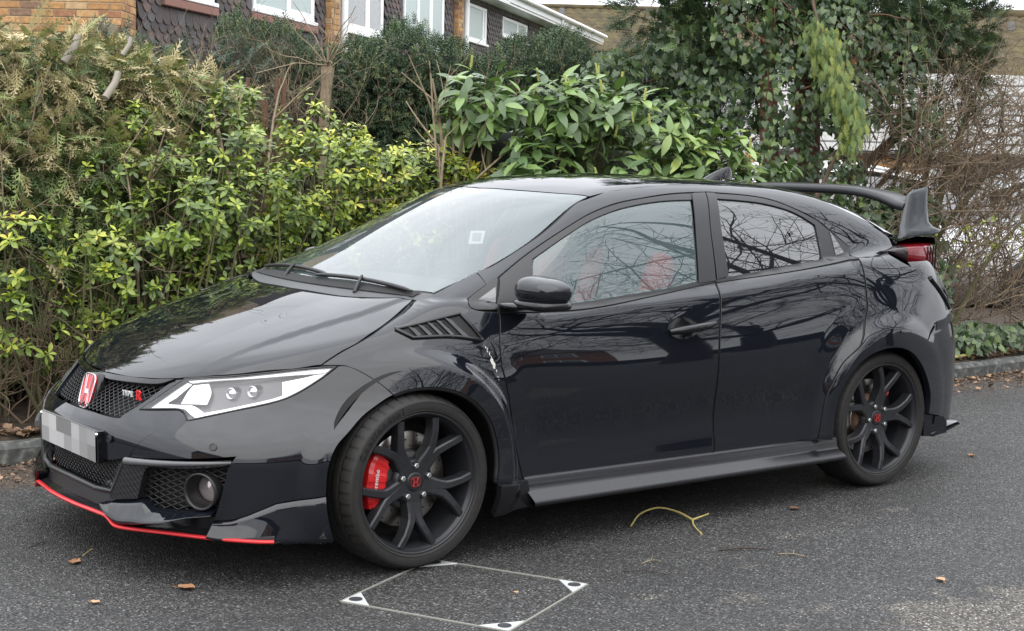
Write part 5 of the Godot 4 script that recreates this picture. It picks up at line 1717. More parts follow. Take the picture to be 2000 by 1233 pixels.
func spl(c: PackedFloat64Array, x0: float, h: float, x: float) -> float:
	var n := c.size()
	var u := clampf((x - x0) / h, 0.0, n - 1.0001)
	var i := int(u)
	var t := u - i
	var b := c[i]
	var d := c[i + 1]
	var a := c[i - 1] if i > 0 else 2.0 * b - d
	var e := c[i + 2] if i + 2 < n else 2.0 * d - b
	var s := 1.0 - t
	return (s * s * s * a + (3.0 * t * t * t - 6.0 * t * t + 4.0) * b + (-3.0 * t * t * t + 3.0 * t * t + 3.0 * t + 1.0) * d + t * t * t * e) / 6.0

func side_table() -> void:
	var pad := []
	for r: Array in SIDE_ROWS:
		var q := [2.0 * r[0] - r[1]]
		q.append_array(r)
		q.append(2.0 * r[10] - r[9])
		pad.append(q)
	var first := []
	var last := []
	for k in 13:
		first.append(2.0 * pad[0][k] - pad[1][k])
		last.append(2.0 * pad[11][k] - pad[10][k])
	pad.push_front(first)
	pad.append(last)
	for r: Array in pad:
		for x: float in r:
			ST.append(x)

func side_z(x: float, y: float) -> float:
	var u := clampf((x + 0.8) / 0.4, 0.0, 10.999)
	var i := int(u)
	var t := u - i
	var v := clampf((y - 0.1) / 0.1, 0.0, 9.999)
	var j := int(v)
	var w := v - j
	var s := 1.0 - w
	var b0 := s * s * s / 6.0
	var b1 := (3.0 * w * w * w - 6.0 * w * w + 4.0) / 6.0
	var b3 := w * w * w / 6.0
	var b2 := 1.0 - b0 - b1 - b3
	var k := i * 13 + j
	var q := 1.0 - t
	var r0 := b0 * ST[k] + b1 * ST[k + 1] + b2 * ST[k + 2] + b3 * ST[k + 3]
	var r1 := b0 * ST[k + 13] + b1 * ST[k + 14] + b2 * ST[k + 15] + b3 * ST[k + 16]
	var r2 := b0 * ST[k + 26] + b1 * ST[k + 27] + b2 * ST[k + 28] + b3 * ST[k + 29]
	var r3 := b0 * ST[k + 39] + b1 * ST[k + 40] + b2 * ST[k + 41] + b3 * ST[k + 42]
	return (q * q * q * r0 + (3.0 * t * t * t - 6.0 * t * t + 4.0) * r1 + (-3.0 * t * t * t + 3.0 * t * t + 3.0 * t + 1.0) * r2 + t * t * t * r3) / 6.0

func ss(a: float, b: float, x: float) -> float:
	var t := clampf((x - a) / (b - a), 0.0, 1.0)
	return t * t * (3.0 - 2.0 * t)

func smx(a: float, b: float, k: float) -> float:
	var h := maxf(k - absf(a - b), 0.0) / k
	return maxf(a, b) + h * h * h * k / 6.0

func ramp(x: float, xs: PackedFloat64Array, ys: PackedFloat64Array) -> float:
	if x <= xs[0]:
		return ys[0]
	for i in range(1, xs.size()):
		if x < xs[i]:
			return lerpf(ys[i - 1], ys[i], (x - xs[i - 1]) / (xs[i] - xs[i - 1]))
	return ys[ys.size() - 1]


func flare(x: float, y: float, cx: float, cy: float, top: float, far := 0.475) -> float:
	var r := sqrt((x - cx) * (x - cx) + (y - cy) * (y - cy))
	return top * (1.0 - ss(0.405, far, r)) + 0.012 * (1.0 - ss(0.45, 0.60, r))

func hood_y(x: float, z: float) -> float:
	var h := spl(T_hood, -1.0, 0.2, x) - (1.0 - ss(-0.1, 0.3, x)) * 0.065 * (z / 0.7) * (z / 0.7)
	if x < 0.25 and z > 0.3:
		# the pressed crease beside the raised middle of the bonnet
		var line := 0.475 + 0.26 * (x + 0.66) - 0.12 * (x + 0.66) * (x + 0.66)
		var e := z - line
		h += 0.010 * ss(-0.72, -0.3, x) * (1.0 - ss(-0.014, 0.02, e)) * ss(-0.30, -0.02, e)
	return h

func lower(x: float, y: float, z: float) -> float:
	var zs := side_z(x, y)
	var up := ss(0.08, 0.3, y)
	if x < 0.62:
		zs += flare(x, y, 0.0, 0.335, 0.055) * up
	elif x > 1.95:
		zs += flare(x, y, 2.594, 0.33, 0.045, 0.50) * up
	var f := (z - zs) * 0.97
	var zc := minf(z, 1.0)
	if x < 0.7:
		var ff := (spl(T_nose, 0.1, 0.05, y) + spl(T_wrap, 0.0, 0.1, zc) * (0.80 + 0.36 * ss(0.42, 0.66, y)) - x) * (0.98 - 0.65 * ss(0.2, 1.05, zc))
		f = smx(f, ff, 0.10)
	if x > 1.9:
		var fr := (x - spl(T_rear, 0.1, 0.1, y) + spl(T_rwrap, 0.0, 0.1, zc)) * (0.98 - 0.7 * ss(0.4, 1.0, zc))
		f = smx(f, fr, 0.08)
	if x > 0.36 and x < 2.65 and y > 0.7:
		# the flat slope under the windows
		var hd := spl(T_hood, -1.0, 0.2, x) - 0.05
		f = smx(f, 0.72 * (y - hd) + 0.69 * (z - side_z(x, hd)) - 0.3 * (1.0 - ss(0.36, 0.62, x)) - 0.3 * ss(2.42, 2.65, x), 0.012)
	if y > 0.4:
		f = smx(f, (y - hood_y(x, z)) * 0.93, 0.05)
	return smx(f, 0.12 - y, 0.02)

func green(x: float, y: float, z: float) -> float:
	var e := y - 0.95
	var g := 0.797 - 0.40 * e - 0.32 * e * e
	var t := clampf((1.3 - x) / 1.1, 0.0, 2.0)
	g -= 0.035 * t * t
	t = clampf((x - 1.5) / 1.3, 0.0, 2.0)
	g -= 0.045 * t * t
	var ft := (y - (spl(T_roof, -0.2, 0.2, x) - 0.01 * spl(T_crown, -0.2, 0.2, x) * z * z / 0.36)) * 0.88
	var f := smx((z - g) * 0.9, ft, 0.13)
	f = smx(f, -0.15 - x, 0.02)
	if x > 1.9:
		f = smx(f, (x - spl(T_rear, 0.1, 0.1, y) + spl(T_rwrap, 0.0, 0.1, minf(z, 1.0))) * 0.7, 0.05)
	return smx(f, 0.8 - y, 0.02)

func solid(p: Vector3) -> float:
	var z := absf(p.z)
	if p.y < 0.74:
		return lower(p.x, p.y, z)
	if p.y > 1.25:
		return green(p.x, p.y, z)
	var k := 0.006 + 0.11 * ss(2.35, 2.8, p.x)
	return -smx(-lower(p.x, p.y, z), -green(p.x, p.y, z), k)

func solid_normal(p: Vector3) -> Vector3:
	var e := 0.0015
	var f := solid(p)
	return Vector3(solid(p + Vector3(e, 0, 0)) - f, solid(p + Vector3(0, e, 0)) - f, solid(p + Vector3(0, 0, e)) - f).normalized()

const DIRS := {"z": Vector3(0, 0, 1), "f": Vector3(-0.7071, 0, 0.7071), "x": Vector3(-1, 0, 0), "y": Vector3(0, 1, 0), "h": Vector3(-0.62, 0.46, 0.64), "r": Vector3(0.7071, 0, 0.7071), "b": Vector3(1, 0, 0)}

func plane_of(dir: String) -> Array:
	var n: Vector3 = DIRS[dir].normalized()
	if dir == "y":
		return [Vector3.RIGHT, Vector3.BACK, n]
	var a := Vector3.UP.cross(n).normalized()
	return [a, n.cross(a), n]

# where the line through point q of the plane, along its normal, meets the body
func drop(q: Vector2, pl: Array, seed_t: float) -> float:
	var o: Vector3 = pl[0] * q.x + pl[1] * q.y
	var n: Vector3 = pl[2]
	var t := seed_t
	var f := solid(o + n * t)
	var t1 := t - f
	var best := t
	var bf := absf(f)
	for k in 7:
		var f1 := solid(o + n * t1)
		if absf(f1) < bf:
			bf = absf(f1)
			best = t1
		if absf(f1) < 2e-5:
			return t1
		var s := (f1 - f) / (t1 - t) if absf(t1 - t) > 1e-7 else 0.7
		if s < 0.15:
			s = 0.5
		t = t1
		f = f1
		t1 = t - clampf(f / s, -0.1, 0.1)
	if bf < 5e-4:
		return best
	t = seed_t + 0.35
	for k in 60:
		var g := solid(o + n * t)
		t -= g * 0.8
		if absf(g) < 2e-4:
			break
	return t

func smooth_line(p: PackedVector2Array, step: float) -> PackedVector2Array:
	var o := PackedVector2Array()
	var n := p.size()
	for a in n - 1:
		var p0 := p[a - 1] if a > 0 else p[a] * 2.0 - p[a + 1]
		var p3 := p[a + 2] if a + 2 < n else p[a + 1] * 2.0 - p[a]
		var k := maxi(1, int(ceil(p[a].distance_to(p[a + 1]) / step)))
		if n == 2:
			k = maxi(1, int(ceil(p[a].distance_to(p[a + 1]) / (step * 2.0))))
		for s in k:
			o.append(p[a].cubic_interpolate(p[a + 1], p0, p3, float(s) / k) if n > 2 else p[a].lerp(p[a + 1], float(s) / k))
	o.append(p[n - 1])
	return o

# closed outline, metres, from segments of millimetres
func outline(segs: Array, mir := "", step := 0.012) -> PackedVector2Array:
	var o := PackedVector2Array()
	for s: Array in segs:
		var p := PackedVector2Array()
		for k in range(0, s.size(), 2):
			p.append(Vector2(s[k], s[k + 1]) * 0.001)
		var l := smooth_line(p, step)
		for q in l:
			if o.size() == 0 or o[o.size() - 1].distance_to(q) > 0.0015:
				o.append(q)
	if mir != "":
		var ax := 1 if mir == "y" else 0
		var keep := PackedVector2Array()
		for q in o:
			if q[ax] > 0.0:
				keep.append(q)
		var rev := keep.duplicate()
		rev.reverse()
		for q in rev:
			q[ax] = -q[ax]
			keep.append(q)
		o = keep
	elif o[0].distance_to(o[o.size() - 1]) < 0.0015:
		o.remove_at(o.size() - 1)
	return o

func inset(p: PackedVector2Array, d: float) -> PackedVector2Array:
	var r := Geometry2D.offset_polygon(p, -d, Geometry2D.JOIN_MITER)
	var best := p
	var area := 0.0
	for q: PackedVector2Array in r:
		var a := 0.0
		for k in q.size():
			a += q[k].cross(q[(k + 1) % q.size()])
		if absf(a) > area:
			area = absf(a)
			best = q
	return best

# a piece of the body's skin: everything inside the outline, seen along dir, set off by lift, with edges turned in
func skin(poly: PackedVector2Array, dir: String, lift := 0.0, h := 0.022, rim := 0.014, seed_t := 0.85) -> MB:
	var pl := plane_of(dir)
	var out := MB.new()
	out.off = car_at
	var found := {}
	var lo := poly[0]
	var hi := poly[0]
	for q in poly:
		lo = lo.min(q)
		hi = hi.max(q)
	lo -= Vector2(h, h) * 0.37
	var nx := int((hi.x - lo.x) / h) + 2
	var ny := int((hi.y - lo.y) / h) + 2
	var edge := {}
	for k in poly.size():
		var a := poly[k]
		var b := poly[(k + 1) % poly.size()]
		var m := maxi(1, int(a.distance_to(b) / h * 10.0))
		for s in m + 1:
			var q := (a.lerp(b, float(s) / m) - lo) / h
			edge[Vector2i(int(q.x), int(q.y))] = true
	var last := seed_t
	var at := func(q: Vector2) -> int:
		var key := Vector2i(roundi(q.x * 20000.0), roundi(q.y * 20000.0))
		if found.has(key):
			return found[key]
		var t := drop(q, pl, last)
		last = t
		var p: Vector3 = pl[0] * q.x + pl[1] * q.y + pl[2] * t
		var n := solid_normal(p)
		found[key] = out.vert(p + n * lift, n, q)
		return found[key]
	for j in ny:
		var first := true
		for i in nx:
			var c0 := lo + Vector2(i, j) * h
			var cell := PackedVector2Array([c0, c0 + Vector2(h, 0), c0 + Vector2(h, h), c0 + Vector2(0, h)])
			if edge.has(Vector2i(i, j)):
				for pc: PackedVector2Array in Geometry2D.intersect_polygons(cell, poly):
					if pc.size() < 3 or Geometry2D.is_polygon_clockwise(pc):
						continue
					var ids := Geometry2D.triangulate_polygon(pc)
					var vi := []
					for q in pc:
						vi.append((at as Callable).call(q))
					for t in range(0, ids.size(), 3):
						out.tri(vi[ids[t]], vi[ids[t + 1]], vi[ids[t + 2]])
			elif Geometry2D.is_point_in_polygon(c0 + Vector2(h, h) * 0.5, poly):
				var vi := []
				for q in cell:
					vi.append((at as Callable).call(q))
				out.quad(vi[0], vi[1], vi[2], vi[3])
	if rim > 0.0:
		var np := poly.size()
		var cw := Geometry2D.is_polygon_clockwise(poly)
		var ps := PackedVector3Array()
		var ns := PackedVector3Array()
		for q in poly:
			var k: int = (at as Callable).call(q)
			ps.append(out.v[k] + out.off)
			ns.append(out.n[k])
		for k in np:
			var e := (k + 1) % np
			var d := ps[e] - ps[k]
			if d.length() < 1e-6:
				continue
			var side := (d.cross(ns[k]) if not cw else ns[k].cross(d)).normalized()
			var mid0 := (side * 0.8 + ns[k]).normalized()
			var mid1 := (side * 0.8 + ns[e]).normalized()
			var b := minf(0.0016, rim * 0.3)
			var a0 := out.vert(ps[k], ns[k])
			var a1 := out.vert(ps[e], ns[e])
			var m0 := out.vert(ps[k] + side * b * 0.7 - ns[k] * b, mid0)
			var m1 := out.vert(ps[e] + side * b * 0.7 - ns[e] * b, mid1)
			out.quad(a0, a1, m1, m0)
			var s0 := out.vert(ps[k] + side * b * 0.7 - ns[k] * b, side)
			var s1 := out.vert(ps[e] + side * b * 0.7 - ns[e] * b, side)
			out.quad(s0, s1, out.vert(ps[e] - ns[e] * rim, side), out.vert(ps[k] - ns[k] * rim, side))
	return out

var car: Node3D
var car_at := Vector3(1.25, 0, 0)
var shape := {}

func on_body(q: Vector2, dir: String) -> Array:
	var pl := plane_of(dir)
	var t := drop(q, pl, 0.85)
	var p: Vector3 = pl[0] * q.x + pl[1] * q.y + pl[2] * t
	return [p, solid_normal(p)]

# one panel of the catalogue on both sides of the car (or across the middle); returns the near one
func panel(called: String, cut: String, m: Material, gap := 0.0018, lift := 0.0, parent: Node = null, rim := 0.014, across := "", h := 0.022) -> MeshInstance3D:
	var poly := outline(CUT[cut][1], across)
	if gap != 0.0:
		poly = inset(poly, gap)
	shape[cut] = poly
	var mb := skin(poly, CUT[cut][0], lift, h, rim, 1.0 if CUT[cut][0] == "y" else 0.85)
	var o := node(called, mb.mesh(), m, parent if parent else car)
	if across == "":
		far_side.append([called, mb, m, o, parent])
	return o

var far_side := []
var twin := {}

func mirror_panels() -> void:
	for f: Array in far_side:
		var par: Node = car
		if f[4] != null and twin.has(f[4]):
			par = twin[f[4]]
		twin[f[3]] = node(f[0], (f[1] as MB).mirrored().mesh(), f[2], par)
	far_side.clear()

# the same for a shape made by hand
func both(called: String, mb: MB, m: Material, parent: Node = null) -> MeshInstance3D:
	var o := node(called, mb.mesh(), m, parent if parent else car)
	far_side.append([called, mb, m, o, parent])
	return o

func fresh() -> MB:
	var b := MB.new()
	b.off = car_at
	return b

func basis_for(p: Vector3, n: Vector3) -> Transform3D:
	var x := Vector3.UP.cross(n).normalized()
	return Transform3D(Basis(x, n.cross(x), n), p)

func letters(text: String, size: float, depth: float, bold := false) -> TextMesh:
	var t := TextMesh.new()
	var f := SystemFont.new()
	f.font_names = PackedStringArray(["Droid Sans"])
	if bold:
		f.font_weight = 700
	t.font = f
	t.text = text
	t.font_size = 64
	t.pixel_size = size / 64.0
	t.depth = depth
	t.curve_step = 2.0
	return t

# wire mesh clipped to an outline, on the body set back by depth
func wire_mesh(poly: PackedVector2Array, dir: String, lift: float, pitch: float, slope: float, r: float, hole := PackedVector2Array()) -> MB:
	var out := fresh()
	var pl := plane_of(dir)
	var lo := poly[0]
	var hi := poly[0]
	for q in poly:
		lo = lo.min(q)
		hi = hi.max(q)
	for s: float in [slope, -slope]:
		var y := lo.y - absf(slope) * (hi.x - lo.x) - pitch
		while y < hi.y + absf(slope) * (hi.x - lo.x) + pitch:
			var line := PackedVector2Array()
			for k in 41:
				var x := lerpf(lo.x, hi.x, k / 40.0)
				line.append(Vector2(x, y + s * (x - lo.x)))
			var runs := Geometry2D.intersect_polyline_with_polygon(line, poly)
			if hole.size() > 2:
				var cut := []
				for pc: PackedVector2Array in runs:
					cut.append_array(Geometry2D.clip_polyline_with_polygon(pc, hole))
				runs.assign(cut)
			for pc: PackedVector2Array in runs:
				if pc.size() < 2:
					continue
				var pts := PackedVector3Array()
				var rad := PackedFloat32Array()
				var t := 0.85
				for q in pc:
					t = drop(q, pl, t)
					var p: Vector3 = pl[0] * q.x + pl[1] * q.y + pl[2] * t
					pts.append(p + pl[2] * (lift + (0.0012 if s > 0 else -0.0012)))
					rad.append(r)
				out.tube(pts, rad, 4, false)
			y += pitch
	return out

func ring_outline(c: Vector2, r: float) -> PackedVector2Array:
	var o := PackedVector2Array()
	for k in 24:
		o.append(c + Vector2(cos(TAU * k / 24), sin(TAU * k / 24)) * r)
	return o

func loft(rows: Array, closed := false) -> MB:
	var out := fresh()
	loft_into(out, rows, closed)
	return out

# rows of points (equal counts), smooth
func loft_into(out: MB, rows: Array, closed := false) -> void:
	var nr := rows.size()
	var nc: int = rows[0].size()
	var mid := Vector3.ZERO
	var k := out.v.size()
	for a in nr:
		for b in nc:
			var u: Vector3 = rows[mini(a + 1, nr - 1)][b] - rows[maxi(a - 1, 0)][b]
			var w: Vector3
			if closed:
				w = rows[a][(b + 1) % nc] - rows[a][(b + nc - 1) % nc]
			else:
				w = rows[a][mini(b + 1, nc - 1)] - rows[a][maxi(b - 1, 0)]
			out.vert(rows[a][b], u.cross(w).normalized(), Vector2(float(b) / nc, float(a) / nr))
	for a in nr - 1:
		for b in (nc if closed else nc - 1):
			var b1 := (b + 1) % nc
			out.quad(k + a * nc + b, k + a * nc + b1, k + (a + 1) * nc + b1, k + (a + 1) * nc + b)

func build_car() -> void:
	side_table()
	car = thing("parked_car", car_at)
	tag(car, "black five-door hatchback with red-badged grille, red calipers and high rear wing, parked at the kerb", "car")
	var P: Material = M.paint
	# lower body
	var hood := panel("bonnet", "hood", P, 0.002, 0.0, null, 0.016, "y", 0.012)
	panel("front_fender", "fender", P, 0.0018, 0.0, null, 0.014, "", 0.011)
	var door := panel("front_door", "front_door", P)
	var door2 := panel("rear_door", "rear_door", P)
	panel("rear_quarter_panel", "quarter", P, 0.0018, 0.0, null, 0.014, "", 0.015)
	panel("wheel_arch_flare", "wheel_arch", P, 0.001, 0.006, null, 0.03, "", 0.012)
	panel("front_bumper_corner", "corner_bumper", P, 0.0015, 0.004, null, 0.03, "", 0.013)
	var beak := panel("front_bumper", "beak", P, 0.001, 0.0, null, 0.02, "x", 0.015)
	flared_spat(P)
	flared_blade(P)
	seals()
	panel("bumper_winglet", "winglet", M.carbon, 0.0, 0.012, null, 0.03, "", 0.014)
	# a proud edge on top of the winglet, coloured as if reflecting the sky
	var e := fresh()
	var pa := PackedVector3Array()
	var ra := PackedFloat32Array()
	for k in 13:
		var q := Vector2(lerpf(-0.330, 0.062, k / 12.0), lerpf(0.411, 0.437, k / 12.0))
		var b := on_body(q, "f")
		pa.append(b[0] + b[1] * lerpf(0.022, 0.008, k / 12.0))
		ra.append(lerpf(0.013, 0.005, k / 12.0))
	e.tube(pa, ra, 10)
	both("winglet_edge", e, M.edge_sky_grey, null)
	# openings behind the front
	panel("fog_recess", "fog_opening", M.black, 0.0, -0.055, null, 0.0)
	both("fog_grille", wire_mesh(shape["fog_opening"], "f", -0.022, 0.021, 0.42, 0.0026, ring_outline(Vector2(-0.045, 0.337), 0.062)), M.mesh, null)
	panel("upper_grille_back", "grille", M.black, 0.0, -0.07, null, 0.0, "x")
	var grille_poly := shape["grille"] as PackedVector2Array
	node("upper_grille", wire_mesh(grille_poly, "x", -0.022, 0.019, 0.62, 0.0022).mesh(), M.mesh_bright, car)
	panel("lower_grille_back", "lower_grille", M.black, 0.0, -0.09, null, 0.0, "x")
	node("lower_grille", wire_mesh(shape["lower_grille"], "x", -0.03, 0.021, 0.72, 0.0022).mesh(), M.mesh_bright, car)
	panel("grille_bar", "grille_bar", M.gloss, 0.0, 0.008, null, 0.03, "x", 0.012)
	build_front()
	build_lamps()
	build_glass(door, door2)
	build_side(door, door2)
	build_rear()
	build_inside()
	mirror_panels()
	fold_far_mirror()
	build_wheels()

# the skirt at the bumper's lower corner: from the body down and outwards to a sharp foot
func flared_spat(P: Material) -> void:
	var segs: Array = CUT["spat"][1]
	var top := PackedVector2Array()
	for s: Array in [segs[5], segs[0]]:
		for k in range(0, s.size(), 2):
			top.append(Vector2(s[k], s[k + 1]) * 0.001)
	var foot := PackedVector2Array()
	for s: Array in [segs[2], segs[3]]:
		for k in range(0, s.size(), 2):
			foot.append(Vector2(s[k], s[k + 1]) * 0.001)
	foot.reverse()
	var rows := []
	var n := 24
	for k in n + 1:
		var t := float(k) / n
		var a := at_length(top, t)
		var b := at_length(foot, t)
		var r := []
		for e: Array in [[0.0, -0.012], [0.0, 0.004], [0.18, 0.007], [0.36, 0.010], [0.60, 0.017], [0.84, 0.026], [0.93, 0.029], [1.0, 0.028], [1.02, 0.015]]:
			var q := on_body(a.lerp(b, e[0]), "f")
			r.append(q[0] + q[1] * (e[1] as float))
		rows.append(r)
	both("bumper_spat", loft(rows), P, null)

# the blade under the fog lamp
func flared_blade(P: Material) -> void:
	var segs: Array = CUT["blade"][1]
	var top := PackedVector2Array()
	for s: Array in [segs[0], segs[1]]:
		for k in range(0, s.size(), 2):
			top.append(Vector2(s[k], s[k + 1]) * 0.001)
	var foot := PackedVector2Array()
	for s: Array in [segs[2], segs[3]]:
		for k in range(0, s.size(), 2):
			foot.append(Vector2(s[k], s[k + 1]) * 0.001)
	foot.reverse()
	var rows := []
	for k in 25:
		var a := at_length(top, k / 24.0)
		var b := at_length(foot, k / 24.0)
		var r := []
		for e: Array in [[0.0, -0.03], [0.0, 0.004], [0.3, 0.016], [0.75, 0.042], [0.92, 0.050], [1.0, 0.046], [1.0, 0.0]]:
			var q := on_body(a.lerp(b, e[0]), "f")
			r.append(q[0] + q[1] * (e[1] as float))
		rows.append(r)
	both("lower_blade", loft(rows), P, null)

# rubber behind the shut lines
func seals() -> void:
	for n: String in ["front_door", "rear_door", "fender", "quarter", "front_frame", "rear_frame"]:
		var poly := inset(outline(CUT[n][1]), -0.001)
		var m := fresh()
		var pl := plane_of("z")
		var pts := PackedVector3Array()
		var rad := PackedFloat32Array()
		var t := 0.85
		for k in range(0, poly.size() + 1, 2):
			var q := poly[k % poly.size()]
			t = drop(q, pl, t)
			var p := Vector3(q.x, q.y, t)
			pts.append(p - solid_normal(p) * 0.0155)
			rad.append(0.011)
		pts.append(pts[0])
		rad.append(0.011)
		m.tube(pts, rad, 5, false)
		both("seal", m, M.black, null)

func at_length(p: PackedVector2Array, t: float) -> Vector2:
	var total := 0.0
	for k in p.size() - 1:
		total += p[k].distance_to(p[k + 1])
	var want := total * t
	for k in p.size() - 1:
		var d := p[k].distance_to(p[k + 1])
		if want <= d or k == p.size() - 2:
			return p[k].lerp(p[k + 1], clampf(want / maxf(d, 1e-6), 0.0, 1.0))
		want -= d
	return p[0]

func curve3(pts: Array, n: int) -> PackedVector3Array:
	var o := PackedVector3Array()
	for a in pts.size() - 1:
		var p0: Vector3 = pts[a - 1] if a > 0 else pts[a] * 2.0 - pts[a + 1]
		var p3: Vector3 = pts[a + 2] if a + 2 < pts.size() else pts[a + 1] * 2.0 - pts[a]
		for s in n:
			o.append((pts[a] as Vector3).cubic_interpolate(pts[a + 1], p0, p3, float(s) / n))
	o.append(pts[pts.size() - 1])
	return o

func build_front() -> void:
	# splitter with a red edge
	var half := [Vector3(-0.965, 0.207, 0), Vector3(-0.961, 0.207, 0.12), Vector3(-0.951, 0.206, 0.2), Vector3(-0.942, 0.205, 0.27), Vector3(-0.934, 0.203, 0.325), Vector3(-0.929, 0.192, 0.352), Vector3(-0.921, 0.176, 0.378), Vector3(-0.895, 0.173, 0.43), Vector3(-0.815, 0.174, 0.558), Vector3(-0.712, 0.174, 0.715), Vector3(-0.615, 0.173, 0.822), Vector3(-0.560, 0.173, 0.862)]
	var c := curve3(half, 3)
	var full := PackedVector3Array()
	for k in range(c.size() - 1, 0, -1):
		full.append(Vector3(c[k].x, c[k].y, -c[k].z))
	full.append_array(c)
	var rows := []
	var top := []
	for k in full.size():
		var p := full[k]
		var d := (full[mini(k + 1, full.size() - 1)] - full[maxi(k - 1, 0)]).normalized()
		var o := Vector3.UP.cross(d).normalized()
		if o.x > 0.0:
			o = -o
		var fl := Vector3(o.x, 0, o.z)
		var r := []
		for a in 8:
			var w := TAU * a / 8
			r.append(p + fl * 0.010 * cos(w) + Vector3.UP * 0.007 * sin(w))
		rows.append(r)
		top.append([p - fl * 0.002 + Vector3.UP * 0.006, p - fl * 0.03 + Vector3.UP * 0.014, p - fl * 0.075 + Vector3.UP * 0.05, p - fl * 0.12 + Vector3.UP * 0.075])
	node("splitter_red_edge", loft(rows, true).mesh(), M.red, car)
	node("splitter_blade", loft(top).mesh(), M.paint_dull, car)
	var under := []
	for k in full.size():
		var p := full[k]
		under.append([p + Vector3(0.004, -0.006, 0), Vector3(p.x + 0.25, p.y - 0.01, p.z * 0.9)])
	node("splitter_underside", loft(under).mesh(), M.black, car)
	# matt apron below the lower grille, and its frame
	var ap := []
	for k in 25:
		var z := lerpf(-0.40, 0.40, k / 24.0)
		var r := []
		for s in 5:
			var b := on_body(Vector2(z, lerpf(0.19, 0.292 - 0.012 * absf(z) / 0.4, s / 4.0)), "x")
			r.append(b[0] + b[1] * (0.008 - 0.02 * s / 4.0))
		ap.append(r)
	node("lower_apron", loft(ap).mesh(), M.trim, car)
	for s: float in [1.0, -1.0]:
		var fr := fresh()
		var pp := PackedVector3Array()
		var rr := PackedFloat32Array()
		for q: Vector2 in [Vector2(0.395, 0.41), Vector2(0.368, 0.36), Vector2(0.322, 0.285), Vector2(0.22, 0.279), Vector2(0.1, 0.285), Vector2(0.0, 0.287)]:
			var b := on_body(q, "x")
			pp.append(Vector3(b[0].x - 0.004, b[0].y, b[0].z * s))
			rr.append(0.011)
		fr.tube(pp, rr, 8)
		node("lower_grille_frame", fr.mesh(), M.trim, car)
	# number plate with its plinth
	var pt := Transform3D(Basis(Vector3(0, 0, 1), Vector3(-0.02, 1, 0).normalized(), Vector3(-1, -0.02, 0).normalized()), Vector3(-0.9405, 0.436, 0))
	var pb := fresh()
	pb.chamfer(Vector3(-0.264, -0.060, -0.04), Vector3(0.266, 0.058, -0.002), 0.004, pt)
	node("number_plate_plinth", pb.mesh(), M.gloss, car)
	var pm := fresh()
	var k0 := pm.v.size()
	for q: Vector2 in [Vector2(-0.26, -0.0555), Vector2(0.26, -0.0555), Vector2(0.26, 0.0555), Vector2(-0.26, 0.0555)]:
		pm.vert(pt * Vector3(q.x, q.y, 0.003), pt.basis.z, Vector2(q.x / 0.52 + 0.5, 0.5 - q.y / 0.111))
	pm.quad(k0, k0 + 1, k0 + 2, k0 + 3)
	var plate := node("number_plate", pm.mesh(), M.plate, car)
	plate.set_meta("label", "white number plate whose characters are blurred to grey squares")
	for z: float in [-0.262, 0.268]:
		var bolt := fresh()
		bolt.lathe(PackedVector2Array([Vector2(0.007, -0.003), Vector2(0.007, 0.004), Vector2(0, 0.005)]), 10, pt * Transform3D(Basis(), Vector3(z, 0.045, 0.002)))
		node("plate_bolt", bolt.mesh(), M.chrome, car)
	
	# badge: plinth, red field, bright frame and letter
	var bx := Transform3D(Basis(Vector3(0, 0, 1), Vector3(0.28, 1, 0).normalized(), Vector3(-1, 0.28, 0).normalized()), Vector3(-0.862, 0.595, 0.0))
	var pl := fresh()
	pl.blob(Vector3(0, 0, -0.03), Vector3(0.066, 0.078, 0.035), 0.45, 0.45, 24, bx)
	node("badge_plinth", pl.mesh(), M.gloss, car)
	var em := badge_mesh(bx * Transform3D(Basis(), Vector3(0, 0, 0.006)), 0.105, 0.128)
	node("badge_field", em[0].mesh(), M.badge_red, car)
	node("badge_frame", em[1].mesh(), M.chrome, car)
	# lettering on the grille
	var lx := Transform3D(Basis(Vector3(0.25, 0, 0.97).normalized(), Vector3.UP, Vector3(-0.97, 0, 0.25).normalized()), Vector3(-0.823, 0.618, 0.262) - car_at)
	node("grille_lettering", letters("TYPE", 0.026, 0.004, true), M.pale_trim, car, lx)
	var lx2 := Transform3D(lx.basis, Vector3(-0.806, 0.617, 0.316) - car_at)
	node("grille_lettering", letters("R", 0.048, 0.006, true), M.red, car, lx2)
	# parking sensors
	for q: Array in [["f", Vector2(-0.004, 0.485)], ["f", Vector2(-0.4236, 0.469)]]:
		var b := on_body(q[1], q[0])
		var se := fresh()
		se.lathe(PackedVector2Array([Vector2(0.0135, 0.0), Vector2(0.0135, 0.0055), Vector2(0.0135, 0.0055), Vector2(0.0105, 0.006), Vector2(0.0105, 0.006), Vector2(0.010, 0.0035), Vector2(0.010, 0.0035), Vector2(0, 0.0035)]), 18, basis_for(b[0] + b[1] * 0.004, b[1]))
		both("parking_sensor", se, M.satin, null)
	# fog lamps in their round housings
	var fx := Transform3D(basis_for(Vector3.ZERO, Vector3(-0.86, -0.02, 0.5).normalized()).basis, Vector3(-0.738, 0.335, 0.682))
	var ring := fresh()
	ring.lathe(PackedVector2Array([Vector2(0.055, -0.06), Vector2(0.064, 0.0), Vector2(0.066, 0.012), Vector2(0.063, 0.017), Vector2(0.058, 0.016), Vector2(0.055, 0.006), Vector2(0.046, -0.055)]), 32, fx)
	var fog := both("fog_lamp_housing", ring, M.trim, null)
	var lens := fresh()
	lens.lathe(PackedVector2Array([Vector2(0.046, -0.05), Vector2(0.03, -0.042), Vector2(0, -0.038)]), 24, fx)
	both("fog_lamp_lens", lens, M.lens, fog)

